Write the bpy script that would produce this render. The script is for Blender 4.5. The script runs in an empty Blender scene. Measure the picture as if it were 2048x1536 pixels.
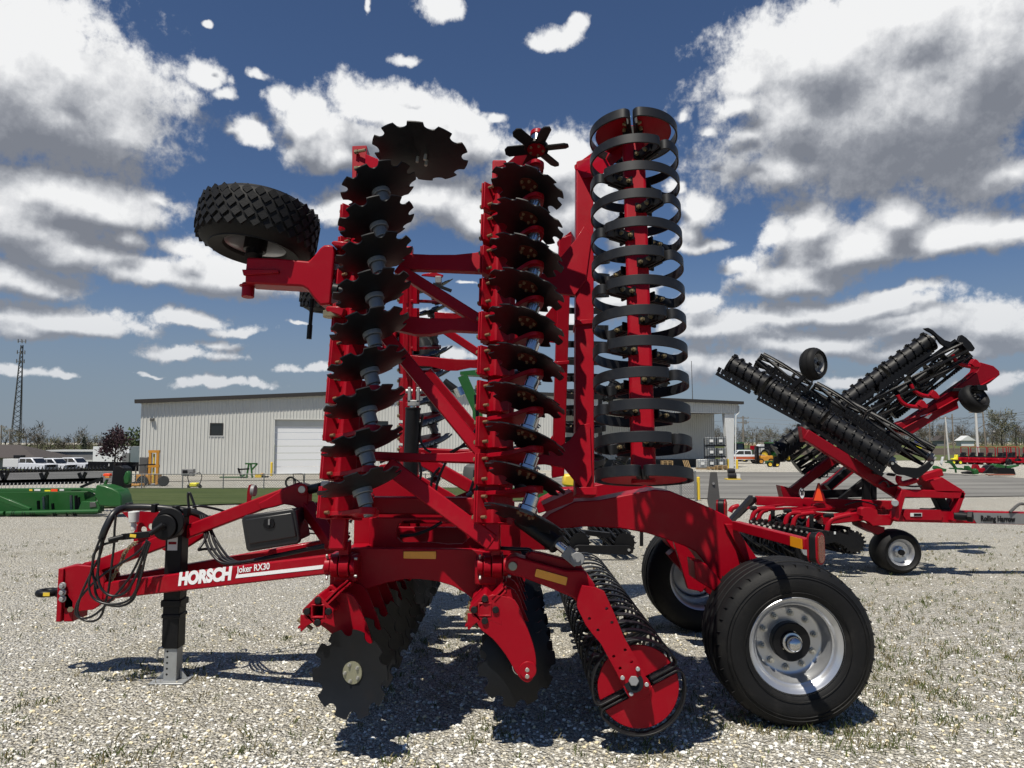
import bpy, bmesh, math, random
from math import radians as R, sin, cos, pi, atan, atan2, tan, sqrt
from mathutils import Vector as V, Matrix as M4
from mathutils.geometry import tessellate_polygon
random.seed(7)
S = bpy.context.scene
C = S.collection

# ------------------------------------------------------------------ camera
FPX, CX, CY, CH = 1450.0, 1024.0, 768.0, 1.8        # focal length and centre in photo pixels, eye height
PITCH = atan(116 / FPX)
cam = bpy.data.cameras.new('camera')
cam.sensor_width = 36.0
cam.lens = 36.0 * FPX / 2048
cam.clip_start, cam.clip_end = 0.1, 9000
camo = bpy.data.objects.new('camera', cam)
camo.location = (0, 0, CH)
camo.rotation_euler = (R(90) + PITCH, 0, 0)
C.objects.link(camo)
S.camera = camo

# ------------------------------------------------------------------ light
SUN_DIR = V((0.20, 0.42, -1.0)).normalized()         # direction the light travels
SUN_EL = math.asin(-SUN_DIR.z)
sun = bpy.data.lights.new('sun', 'SUN')
sun.energy = 5.0
sun.angle = R(0.53)
sun.color = (1.0, 0.945, 0.84)
suno = bpy.data.objects.new('sun', sun)
suno.rotation_euler = SUN_DIR.to_track_quat('-Z', 'Y').to_euler()
C.objects.link(suno)
world = bpy.data.worlds.new('World')
S.world = world
world.use_nodes = True
wn = world.node_tree.nodes
wbg = wn['Background']
sky = wn.new('ShaderNodeTexSky')
sky.sky_type = 'NISHITA'
sky.sun_disc = False
sky.sun_elevation = SUN_EL
sky.sun_rotation = atan2(-SUN_DIR.x, -SUN_DIR.y)
sky.altitude = 250
sky.air_density = 1.0
sky.dust_density = 0.3
sky.ozone_density = 3.0
tint = wn.new('ShaderNodeMix'); tint.data_type = 'RGBA'; tint.blend_type = 'MULTIPLY'
tint.inputs['Factor'].default_value = 1.0
tint.inputs['B'].default_value = (0.93, 1.05, 1.25, 1)
world.node_tree.links.new(sky.outputs[0], tint.inputs['A'])
world.node_tree.links.new(tint.outputs['Result'], wbg.inputs[0])
wbg.inputs[1].default_value = 0.05
S.view_settings.view_transform = 'Standard'
S.view_settings.look = 'None'
S.view_settings.gamma = 1.0
S.view_settings.exposure = 0.15
S.cycles.max_bounces = 6
S.cycles.diffuse_bounces = 1
S.cycles.glossy_bounces = 3
S.cycles.transparent_max_bounces = 12
S.cycles.use_adaptive_sampling = True
S.cycles.adaptive_threshold = 0.015
S.cycles.use_denoising = True
S.cycles.caustics_reflective = False
S.cycles.caustics_refractive = False

# ------------------------------------------------------------------ measuring
def ray(px, py):
    xc, yc = (px - CX) / FPX, -(py - CY) / FPX
    return V((xc, cos(PITCH) - yc * sin(PITCH), sin(PITCH) + yc * cos(PITCH)))
EYE = V((0, 0, CH))
def P(px, py, Y):
    d = ray(px, py)
    return EYE + d * (Y / d.y)
def G(px, py, z=0.0):
    d = ray(px, py)
    return EYE + d * ((z - CH) / d.z)
def PM(px, py, M, w=0.0):
    """Point of the plane z = w of the frame M under a photo pixel, in that frame."""
    Mi = M.inverted()
    o, d = Mi @ EYE, Mi.to_3x3() @ ray(px, py)
    return o + d * ((w - o.z) / d.z)

# ------------------------------------------------------------------ materials
def nodes(m):
    m.use_nodes = True
    nt = m.node_tree
    return nt, nt.nodes, nt.links, nt.nodes['Principled BSDF']
def mat(name, col, rough=0.5, metal=0.0, coat=0.0, var=0.12, scale=6.0, bump=0.0, bscale=60.0, spec=0.5, dirt=None, damt=0.0, dscale=2.5):
    m = bpy.data.materials.new(name)
    nt, N, L, b = nodes(m)
    b.inputs['Roughness'].default_value = rough
    b.inputs['Metallic'].default_value = metal
    b.inputs['Coat Weight'].default_value = coat
    b.inputs['Coat Roughness'].default_value = 0.12
    b.inputs['Specular IOR Level'].default_value = spec
    tc = N.new('ShaderNodeTexCoord')
    n = N.new('ShaderNodeTexNoise')
    n.inputs['Scale'].default_value = scale
    n.inputs['Detail'].default_value = 6
    n.inputs['Roughness'].default_value = 0.65
    L.new(tc.outputs['Object'], n.inputs['Vector'])
    mx = N.new('ShaderNodeMix'); mx.data_type = 'RGBA'
    mx.inputs['A'].default_value = tuple(c * (1 - var) for c in col) + (1,)
    mx.inputs['B'].default_value = tuple(min(1, c * (1 + var)) for c in col) + (1,)
    L.new(n.outputs[0], mx.inputs['Factor'])
    out = mx.outputs['Result']
    if dirt:
        n2 = N.new('ShaderNodeTexNoise')
        n2.inputs['Scale'].default_value = dscale
        n2.inputs['Detail'].default_value = 9
        n2.inputs['Roughness'].default_value = 0.75
        L.new(tc.outputs['Object'], n2.inputs['Vector'])
        mr = N.new('ShaderNodeMapRange')
        mr.inputs['From Min'].default_value = 0.52
        mr.inputs['From Max'].default_value = 0.78
        mr.inputs['To Max'].default_value = damt
        L.new(n2.outputs[0], mr.inputs['Value'])
        m2 = N.new('ShaderNodeMix'); m2.data_type = 'RGBA'
        L.new(mr.outputs[0], m2.inputs['Factor'])
        L.new(out, m2.inputs['A'])
        m2.inputs['B'].default_value = tuple(dirt) + (1,)
        out = m2.outputs['Result']
    L.new(out, b.inputs['Base Color'])
    mr2 = N.new('ShaderNodeMapRange')
    mr2.inputs['To Min'].default_value = max(0.02, rough - 0.07)
    mr2.inputs['To Max'].default_value = min(1, rough + 0.1)
    L.new(n.outputs[0], mr2.inputs['Value'])
    L.new(mr2.outputs[0], b.inputs['Roughness'])
    if bump:
        nb = N.new('ShaderNodeTexNoise')
        nb.inputs['Scale'].default_value = bscale
        nb.inputs['Detail'].default_value = 5
        L.new(tc.outputs['Object'], nb.inputs['Vector'])
        bp = N.new('ShaderNodeBump')
        bp.inputs['Strength'].default_value = bump
        bp.inputs['Distance'].default_value = 0.01
        L.new(nb.outputs[0], bp.inputs['Height'])
        L.new(bp.outputs[0], b.inputs['Normal'])
    return m
RED = mat('red_paint', (0.29, 0.0015, 0.010), 0.42, spec=0.16, coat=0.06, var=0.06, dirt=(0.30, 0.14, 0.11), damt=0.10, dscale=5, bump=0.02, bscale=14)
RED2 = mat('red_paint_dusty', (0.20, 0.002, 0.008), 0.42, spec=0.15, coat=0.05, var=0.08, dirt=(0.25, 0.13, 0.1), damt=0.2)
STEEL = mat('dark_disc_steel', (0.0065, 0.0075, 0.0095), 0.40, 0.0, var=0.35, scale=9, spec=0.26, dirt=(0.022, 0.014, 0.009), damt=0.5, dscale=4)
BLACK = mat('black_paint', (0.0055, 0.0055, 0.0065), 0.45, spec=0.24, dirt=(0.04, 0.037, 0.03), damt=0.15, dscale=7)
RING = mat('black_ring_steel', (0.009, 0.0095, 0.011), 0.44, spec=0.36, var=0.25, scale=14, dirt=(0.06, 0.055, 0.05), damt=0.3, dscale=9)
RUBBER = mat('rubber', (0.007, 0.007, 0.0075), 0.62, spec=0.24, var=0.25, dirt=(0.085, 0.078, 0.066), damt=0.22, dscale=5, bump=0.12, bscale=90)
HOSE = mat('hose_rubber', (0.008, 0.008, 0.009), 0.35, spec=0.5)
PLASTIC = mat('black_plastic', (0.013, 0.013, 0.014), 0.36, spec=0.5, bump=0.05, bscale=200, dirt=(0.08, 0.075, 0.07), damt=0.16)
SILVER = mat('silver_paint', (0.52, 0.53, 0.55), 0.3, 0.75, var=0.08)
ZINC = mat('zinc_plated', (0.45, 0.44, 0.40), 0.38, 0.7, var=0.25, scale=20)
BRASS = mat('yellow_zinc', (0.30, 0.25, 0.15), 0.4, 0.65, var=0.35, scale=25)
RUST = mat('rusty_thread', (0.19, 0.11, 0.06), 0.6, 0.3, var=0.4, scale=30)
PLATEOL = mat('olive_zinc_plate', (0.30, 0.29, 0.20), 0.42, 0.6, var=0.15)
CHROME = mat('chrome', (0.52, 0.53, 0.55), 0.16, 1.0, var=0.03)
HUBGREY = mat('hub_grey', (0.17, 0.19, 0.21), 0.4, 0.35, var=0.15)
GALV = mat('galvanised', (0.36, 0.37, 0.37), 0.45, 0.5, var=0.2, scale=12)
WHITE = mat('white_decal', (0.8, 0.8, 0.8), 0.4, var=0.02)
WHITEP = mat('white_paint', (0.62, 0.63, 0.62), 0.4, var=0.05, dirt=(0.35, 0.32, 0.27), damt=0.3)
AMBER = mat('amber_reflector', (0.75, 0.30, 0.01), 0.35, coat=0.5, var=0.12, scale=60)
LENS = mat('amber_lens', (0.16, 0.022, 0.005), 0.2, coat=0.6, var=0.7, scale=90)
GREEN = mat('green_paint', (0.015, 0.088, 0.02), 0.42, spec=0.3, coat=0.1, var=0.12, dirt=(0.1, 0.1, 0.07), damt=0.2)
YELLOW = mat('yellow_paint', (0.72, 0.50, 0.04), 0.45, var=0.1)
LEMON = mat('bright_yellow', (0.78, 0.70, 0.02), 0.45, var=0.05)
MUSTARD = mat('mustard_paint', (0.5, 0.22, 0.018), 0.5, var=0.15, dirt=(0.15, 0.1, 0.06), damt=0.4)
CREAM = mat('cream_paint', (0.72, 0.68, 0.46), 0.4, var=0.05)
ORANGE = mat('orange_reflector', (0.85, 0.07, 0.01), 0.45, var=0.05)
GREYP = mat('grey_sheet', (0.09, 0.088, 0.085), 0.5, 0.2, var=0.1)
GREYM = mat('grey_metal', (0.2, 0.2, 0.2), 0.5, 0.2, var=0.15)
DKBROWN = mat('brown_trim', (0.028, 0.024, 0.021), 0.5, var=0.1)
SIDING = mat('ribbed_siding', (0.56, 0.56, 0.525), 0.55, var=0.05, scale=0.6, dirt=(0.34, 0.32, 0.26), damt=0.22, dscale=0.5)
DOORW = mat('white_door', (0.74, 0.75, 0.76), 0.45, var=0.02)
GLASS = mat('dark_glass', (0.012, 0.014, 0.018), 0.06, spec=0.8, var=0.2)
CONCRETE = mat('concrete', (0.34, 0.32, 0.28), 0.8, var=0.2, scale=1.2)
WOODP = mat('pallet_wood', (0.40, 0.27, 0.13), 0.8, var=0.3, scale=5)
POLE = mat('weathered_pole', (0.20, 0.17, 0.14), 0.85, var=0.25)
POLEW = mat('pale_pole', (0.50, 0.49, 0.47), 0.7, var=0.15)
ROOFM = mat('brown_shingle', (0.055, 0.046, 0.043), 0.85, var=0.3, scale=3)
CARWHITE = mat('white_car', (0.66, 0.68, 0.72), 0.25, coat=0.5, var=0.03)
CARORANGE = mat('orange_car', (0.42, 0.08, 0.025), 0.3, coat=0.5, var=0.05)
BLUEC = mat('blue_cap', (0.05, 0.25, 0.7), 0.4)
IBC = mat('ibc_plastic', (0.30, 0.32, 0.33), 0.45, var=0.2)
BARK = mat('bark', (0.085, 0.072, 0.058), 0.9, var=0.3)
TWIG = mat('bare_twigs', (0.105, 0.09, 0.068), 0.9, var=0.35, scale=0.4)
BUD = mat('budding_twigs', (0.15, 0.145, 0.09), 0.9, var=0.3, scale=0.5)
SPRING = mat('spring_leaves', (0.06, 0.085, 0.028), 0.8, var=0.35, scale=0.4)
FIR = mat('dark_fir', (0.016, 0.026, 0.016), 0.9, var=0.3)
PLUM = mat('plum_leaves', (0.035, 0.012, 0.018), 0.7, var=0.4, scale=0.8)
FENCEM = mat('chain_link_wire', (0.23, 0.235, 0.23), 0.5, 0.4, var=0.1)

# ------------------------------------------------------------------ mesh building
def perp(d):
    d = d.normalized()
    u = d.cross(V((0, 0, 1)))
    if u.length < 1e-4:
        u = d.cross(V((1, 0, 0)))
    u.normalize()
    return u, d.cross(u).normalized()
class MB:
    """Collects shapes into ONE mesh object."""
    def __init__(s):
        s.v, s.f, s.mi, s.m = [], [], [], 0
    def add(s, vs, fs):
        o = len(s.v)
        s.v += [tuple(v) for v in vs]
        s.f += [tuple(i + o for i in f) for f in fs]
        s.mi += [s.m] * len(fs)
        return s
    def box(s, c, size, rot=None):
        c = V(c)
        vs = []
        for x in (-.5, .5):
            for y in (-.5, .5):
                for z in (-.5, .5):
                    p = V((x * size[0], y * size[1], z * size[2]))
                    vs.append(c + (rot @ p if rot else p))
        return s.add(vs, [(0, 1, 3, 2), (4, 6, 7, 5), (0, 4, 5, 1), (2, 3, 7, 6), (0, 2, 6, 4), (1, 5, 7, 3)])
    def beam(s, a, b, w, h, up=(0, 0, 1), w2=None, h2=None):
        """Rectangular bar a-b: w across, h along 'up'; w2, h2 the size at b."""
        a, b, up = V(a), V(b), V(up)
        d = (b - a).normalized()
        side = d.cross(up)
        if side.length < 1e-4:
            side = d.cross(V((1, 0, 0)))
        side.normalize()
        n = side.cross(d).normalized()
        w2 = w if w2 is None else w2
        h2 = h if h2 is None else h2
        vs = []
        for p, ww, hh in ((a, w, h), (b, w2, h2)):
            for i, j in ((-1, -1), (1, -1), (1, 1), (-1, 1)):
                vs.append(p + side * (ww / 2 * i) + n * (hh / 2 * j))
        return s.add(vs, [(3, 2, 1, 0), (4, 5, 6, 7), (0, 1, 5, 4), (1, 2, 6, 5), (2, 3, 7, 6), (3, 0, 4, 7)])
    def cyl(s, a, b, r, n=16, r2=None, caps=True):
        a, b = V(a), V(b)
        u, w = perp(b - a)
        r2 = r if r2 is None else r2
        vs = [p + (u * cos(2 * pi * i / n) + w * sin(2 * pi * i / n)) * rr for p, rr in ((a, r), (b, r2)) for i in range(n)]
        fs = [(i, (i + 1) % n, n + (i + 1) % n, n + i) for i in range(n)]
        if caps:
            fs += [tuple(range(n - 1, -1, -1)), tuple(range(n, 2 * n))]
        return s.add(vs, fs)
    def tube(s, pts, r, n=8, closed=False, rs=None):
        pts = [V(p) for p in pts]
        k = len(pts)
        vs = []
        pu = None
        for i, p in enumerate(pts):
            if closed:
                d = pts[(i + 1) % k] - pts[i - 1]
            else:
                d = pts[min(i + 1, k - 1)] - pts[max(i - 1, 0)]
            d.normalize()
            if pu is None:
                pu, _ = perp(d)
            u = (pu - d * pu.dot(d))
            u = u.normalized() if u.length > 1e-5 else perp(d)[0]
            pu = u
            w = d.cross(u)
            rr = rs[i] if rs else r
            vs += [p + (u * cos(2 * pi * j / n) + w * sin(2 * pi * j / n)) * rr for j in range(n)]
        fs = []
        for i in range(k if closed else k - 1):
            a, b = i * n, ((i + 1) % k) * n
            fs += [(a + j, a + (j + 1) % n, b + (j + 1) % n, b + j) for j in range(n)]
        if not closed:
            fs += [tuple(range(n - 1, -1, -1)), tuple(range((k - 1) * n, k * n))]
        return s.add(vs, fs)
    def prism(s, poly, vec, holes=()):
        """Polygon (points in space) swept along vec, with optional holes."""
        vec = V(vec)
        rings = [[V(p) for p in poly]] + [[V(p) for p in h] for h in holes]
        flat = [p for r_ in rings for p in r_]
        n = len(flat)
        if holes:
            tris = [tuple(t) for t in tessellate_polygon(rings)]
        else:
            tris = [tuple(range(n))]
        vs = flat + [p + vec for p in flat]
        fs = list(tris) + [tuple(i + n for i in reversed(t)) for t in tris]
        o = 0
        for r_ in rings:
            k = len(r_)
            fs += [(o + i, o + n + i, o + n + (i + 1) % k, o + (i + 1) % k) for i in range(k)]
            o += k
        return s.add(vs, fs)
    def lathe(s, prof, o, ax, n=32, closed=False):
        """prof: (radius, height along ax) pairs."""
        o, ax = V(o), V(ax).normalized()
        u, w = perp(ax)
        vs = [o + ax * h + (u * cos(2 * pi * i / n) + w * sin(2 * pi * i / n)) * r for r, h in prof for i in range(n)]
        k = len(prof)
        fs = []
        for j in range(k if closed else k - 1):
            a, b = j * n, ((j + 1) % k) * n
            fs += [(a + i, a + (i + 1) % n, b + (i + 1) % n, b + i) for i in range(n)]
        return s.add(vs, fs)
    def build(s, name, mats, parent=None, M=None, bevel=0.0, smooth=38, seg=2):
        me = bpy.data.meshes.new(name)
        me.from_pydata(s.v, [], s.f)
        if not isinstance(mats, (list, tuple)):
            mats = [mats]
        for m in mats:
            me.materials.append(m)
        me.polygons.foreach_set('material_index', s.mi)
        bm = bmesh.new()
        bm.from_mesh(me)
        bmesh.ops.recalc_face_normals(bm, faces=bm.faces)
        bm.to_mesh(me)
        bm.free()
        if smooth:
            me.polygons.foreach_set('use_smooth', [True] * len(me.polygons))
            me.set_sharp_from_angle(angle=R(smooth))
        me.update()
        o = bpy.data.objects.new(name, me)
        if bevel:
            bv = o.modifiers.new('bevel', 'BEVEL')
            bv.width = bevel
            bv.segments = seg
            bv.limit_method = 'ANGLE'
            bv.angle_limit = R(40)
        put(o, parent, M)
        return o
WM = {}
def put(o, parent=None, M=None):
    """Links o; M is its world matrix (default: at the world origin)."""
    M = M.copy() if M is not None else M4.Identity(4)
    WM[o.name] = M
    C.objects.link(o)
    if parent is not None:
        o.parent = parent
        o.matrix_parent_inverse = M4.Identity(4)
        o.matrix_basis = WM[parent.name].inverted() @ M
    else:
        o.matrix_basis = M
    return o
def clone(o, parent, M, name=None):
    c = o.copy()
    return put(c, parent, M)
def tag(o, label, cat, group=None):
    o['label'] = label
    o['category'] = cat
    if group:
        o['group'] = group
    return o
def thing(name, loc, label, cat, group=None):
    o = bpy.data.objects.new(name, None)
    o.empty_display_size = 0.2
    put(o, None, M4.Translation(V(loc)))
    return tag(o, label, cat, group)
def kind(o, k, label=None):
    o['kind'] = k
    if label:
        o['label'] = label
    return o
def copy_tree(src, parent=None, M=None, sub=True):
    """A thing with copies of its parts and their sub-parts; M is its world matrix."""
    c = src.copy()
    if M is None:
        M = WM[src.name]
    put(c, parent, M)
    for ch in list(src.children):
        copy_tree(ch, c, M @ ch.matrix_basis)
    return c
def circ(c, r, n=14, u=V((1, 0, 0)), w=V((0, 0, 1))):
    return [V(c) + u * (r * cos(2 * pi * i / n)) + w * (r * sin(2 * pi * i / n)) for i in range(n)]
def smoothpts(pts, k=6):
    """Catmull-Rom curve through points."""
    pts = [V(p) for p in pts]
    out = []
    n = len(pts)
    for i in range(n - 1):
        p0, p1, p2, p3 = pts[max(i - 1, 0)], pts[i], pts[i + 1], pts[min(i + 2, n - 1)]
        for j in range(k):
            t = j / k
            out.append(0.5 * ((2 * p1) + (p2 - p0) * t + (2 * p0 - 5 * p1 + 4 * p2 - p3) * t * t + (3 * p1 - p0 - 3 * p2 + p3) * t ** 3))
    out.append(pts[-1])
    return out
def PP(pts, Y):
    return [P(x, y, Y) for x, y in pts]
def text(name, body, M, size, material, parent, shear=0.0, bold=0.0, align='LEFT', sx=1.0):
    cu = bpy.data.curves.new(name, 'FONT')
    cu.body = body
    cu.size = size
    cu.shear = shear
    cu.offset = bold
    cu.extrude = 0.0008
    cu.align_x = align
    o = bpy.data.objects.new(name, cu)
    C.objects.link(o)
    bpy.context.view_layer.update()
    me = bpy.data.meshes.new_from_object(o.evaluated_get(bpy.context.evaluated_depsgraph_get()))
    C.objects.unlink(o)
    bpy.data.objects.remove(o)
    bpy.data.curves.remove(cu)
    me.materials.clear()
    me.materials.append(material)
    t = bpy.data.objects.new(name, me)
    return put(t, parent, M @ M4.Diagonal((sx, 1, 1, 1)))
def frame(o, x, z):
    """Matrix with origin o, local X along x, local Z along z (orthogonalised)."""
    o, x, z = V(o), V(x).normalized(), V(z)
    z = (z - x * z.dot(x)).normalized()
    y = z.cross(x)
    return M4(((x.x, y.x, z.x, o.x), (x.y, y.y, z.y, o.y), (x.z, y.z, z.z, o.z), (0, 0, 0, 1)))

# ------------------------------------------------------------------ sky: clouds on a far dome, blue sky behind them from the world
CLOUDS = [  # photo column, row, half width, half height of each cumulus
 (50,200,240,165),(10,120,130,120),(130,130,80,75),(250,262,85,48),(300,278,40,22),
 (130,395,170,48),(40,450,130,75),(200,430,110,45),(310,395,60,22),(120,500,120,40),(40,560,85,40),(95,560,30,25),
 (260,490,55,32),(380,500,75,40),(440,560,140,45),(300,555,120,30),(240,540,55,25),
 (420,150,50,35),(455,190,40,25),(520,140,30,18),(490,270,55,38),(560,190,35,38),(620,250,60,65),(650,310,80,45),
 (720,210,65,52),(830,225,110,62),(930,245,70,45),(760,290,130,50),(880,300,120,55),(990,230,30,20),
 (740,430,120,42),(860,400,120,60),(950,440,90,45),(680,455,50,22),(1090,330,110,62),(1150,420,90,90),(1090,500,60,60),
 (1110,82,72,26),(1150,60,40,28),(800,112,45,16),(885,18,70,38),(742,25,10,25),(410,45,14,10),
 (110,645,125,32),(180,660,130,24),(30,660,70,28),(370,640,90,24),(470,662,75,18),(370,705,120,24),(440,690,60,18),(605,735,65,15),(450,765,110,16),(60,745,70,16),(120,750,60,9),(590,650,35,8),(300,745,40,6),
 (1800,215,330,225),(1650,110,140,110),(1950,110,170,170),(1830,20,150,70),(1590,230,110,100),(1500,168,55,46),(1500,275,75,42),(1432,262,24,24),(1570,345,80,42),(2010,350,70,45),(1480,212,50,38),
 (1375,240,30,22),(1395,425,60,50),(1400,490,75,20),(1370,470,40,35),(1360,380,40,25),(1540,470,55,40),(1620,450,70,55),(1800,430,75,52),(1700,500,170,55),(1900,480,120,45),(2020,455,55,38),(1480,530,55,28),(1600,560,120,45),(1800,590,110,22),
 (1700,620,180,30),(1560,640,100,28),(1400,610,60,35),(1440,660,110,40),(1620,690,180,35),(1830,650,130,36),(1980,660,80,45),(1900,700,150,28),(1500,740,120,28),(1720,760,160,18),(1990,770,70,24),(1400,740,60,50),
 (930,562,36,8),(880,645,70,32),(900,715,70,22),(1080,640,90,40),(700,700,30,12),(1170,540,60,30),(1250,600,70,60),(1250,480,60,40),
]
PUFF, FBM = 1.5, 1.5
def sky_angles(px, py):
    d = ray(px, py).normalized()
    return atan2(d.x, d.y), math.asin(d.z)
def cloud_group():
    g = bpy.data.node_groups.new('cloud_density', 'ShaderNodeTree')
    g.interface.new_socket('Vector', in_out='INPUT', socket_type='NodeSocketVector')
    g.interface.new_socket('Density', in_out='OUTPUT', socket_type='NodeSocketFloat')
    g.interface.new_socket('Body', in_out='OUTPUT', socket_type='NodeSocketFloat')
    N, L = g.nodes, g.links
    gi, go = N.new('NodeGroupInput'), N.new('NodeGroupOutput')
    def vm(op, a, b):
        n = N.new('ShaderNodeVectorMath'); n.operation = op
        for i, x in enumerate((a, b)):
            if x is None: continue
            if isinstance(x, tuple): n.inputs[i].default_value = x
            else: L.new(x, n.inputs[i])
        return n
    def mt(op, a, b):
        n = N.new('ShaderNodeMath'); n.operation = op
        for i, x in enumerate((a, b)):
            if isinstance(x, (int, float)): n.inputs[i].default_value = x
            else: L.new(x, n.inputs[i])
        return n.outputs[0]
    def noise(vec, scale, detail, rough, dist=0.0):
        n = N.new('ShaderNodeTexNoise'); n.noise_dimensions = '2D'
        n.inputs['Scale'].default_value = scale
        n.inputs['Detail'].default_value = detail
        n.inputs['Roughness'].default_value = rough
        n.inputs['Distortion'].default_value = dist
        L.new(vec, n.inputs['Vector'])
        return n
    base = gi.outputs[0]
    sx_ = N.new('ShaderNodeSeparateXYZ'); L.new(base, sx_.inputs[0])
    lowf = N.new('ShaderNodeMapRange'); lowf.interpolation_type = 'SMOOTHSTEP'
    lowf.inputs['From Min'].default_value = 0.10; lowf.inputs['From Max'].default_value = 0.30
    L.new(sx_.outputs[1], lowf.inputs['Value'])
    hi = lowf.outputs[0]                       # 1 high in the sky, 0 near the horizon, where the clouds are farther and look finer
    def mixf(lo, up):
        return mt('ADD', mt('MULTIPLY', mt('SUBTRACT', 1.0, hi), lo), mt('MULTIPLY', hi, up))
    def vor(vec, scale, detail):
        n = N.new('ShaderNodeTexVoronoi'); n.voronoi_dimensions = '2D'; n.normalize = True
        n.feature = 'F1'
        n.inputs['Scale'].default_value = scale
        n.inputs['Detail'].default_value = detail
        n.inputs['Roughness'].default_value = 0.55
        n.inputs['Lacunarity'].default_value = 2.1
        L.new(vec, n.inputs['Vector'])
        return n.outputs['Distance']
    wn_ = noise(base, 9.0, 4, 0.55)
    w0 = vm('SUBTRACT', wn_.outputs[1], (0.5, 0.5, 0.5)).outputs[0]
    warp = vm('MULTIPLY', w0, (0.06, 0.04, 0)).outputs[0]
    w2 = vm('SUBTRACT', noise(base, 40.0, 4, 0.6).outputs[1], (0.5, 0.5, 0.5)).outputs[0]
    pv = vm('ADD', base, vm('MULTIPLY', w2, (0.03, 0.03, 0)).outputs[0]).outputs[0]
    p = vm('ADD', base, warp).outputs[0]
    acc = None
    for (x, y, rx, ry) in CLOUDS:
        az, el = sky_angles(x, y)
        q = vm('SUBTRACT', p, (az, el, 0)).outputs[0]
        q = vm('MULTIPLY', q, (FPX / rx, FPX / ry, 0)).outputs[0]
        m = vm('MULTIPLY', q, (-1.0, -1.35, 0)).outputs[0]
        q = vm('MAXIMUM', q, m).outputs[0]
        ln = N.new('ShaderNodeVectorMath'); ln.operation = 'LENGTH'
        L.new(q, ln.inputs[0])
        lo = ln.outputs['Value']
        thin = 0.42 if rx * ry < 1500 else 0.26 if rx * ry < 3200 else 0.0
        if thin:                                  # small clouds are thin and ragged
            lo = mt('ADD', lo, thin)
        if acc is None:
            acc = lo
        else:
            sm = N.new('ShaderNodeMath'); sm.operation = 'SMOOTH_MIN'
            L.new(acc, sm.inputs[0]); L.new(lo, sm.inputs[1]); sm.inputs[2].default_value = 0.35
            acc = sm.outputs[0]
    f1 = mixf(noise(base, 30.0, 8, 0.62).outputs[0], noise(base, 13.0, 9, 0.60).outputs[0])
    f2 = noise(base, 75.0, 6, 0.65, 0.2).outputs[0]
    pf = mixf(vor(pv, 34.0, 2.0), vor(pv, 15.0, 3.0))
    body = mt('SUBTRACT', 1.0, acc)
    body = mt('MAXIMUM', body, -1.5)
    soft = mt('MINIMUM', mt('MULTIPLY', body, 1.5), 1.15)
    d = mt('ADD', soft, mt('MULTIPLY', mt('SUBTRACT', 0.40, pf), PUFF))
    d = mt('ADD', d, mt('MULTIPLY', mt('SUBTRACT', f1, 0.5), FBM))
    d = mt('ADD', d, mt('MULTIPLY', mt('SUBTRACT', f2, 0.5), 0.75))
    L.new(d, go.inputs[0])
    L.new(body, go.inputs[1])
    return g
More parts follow.
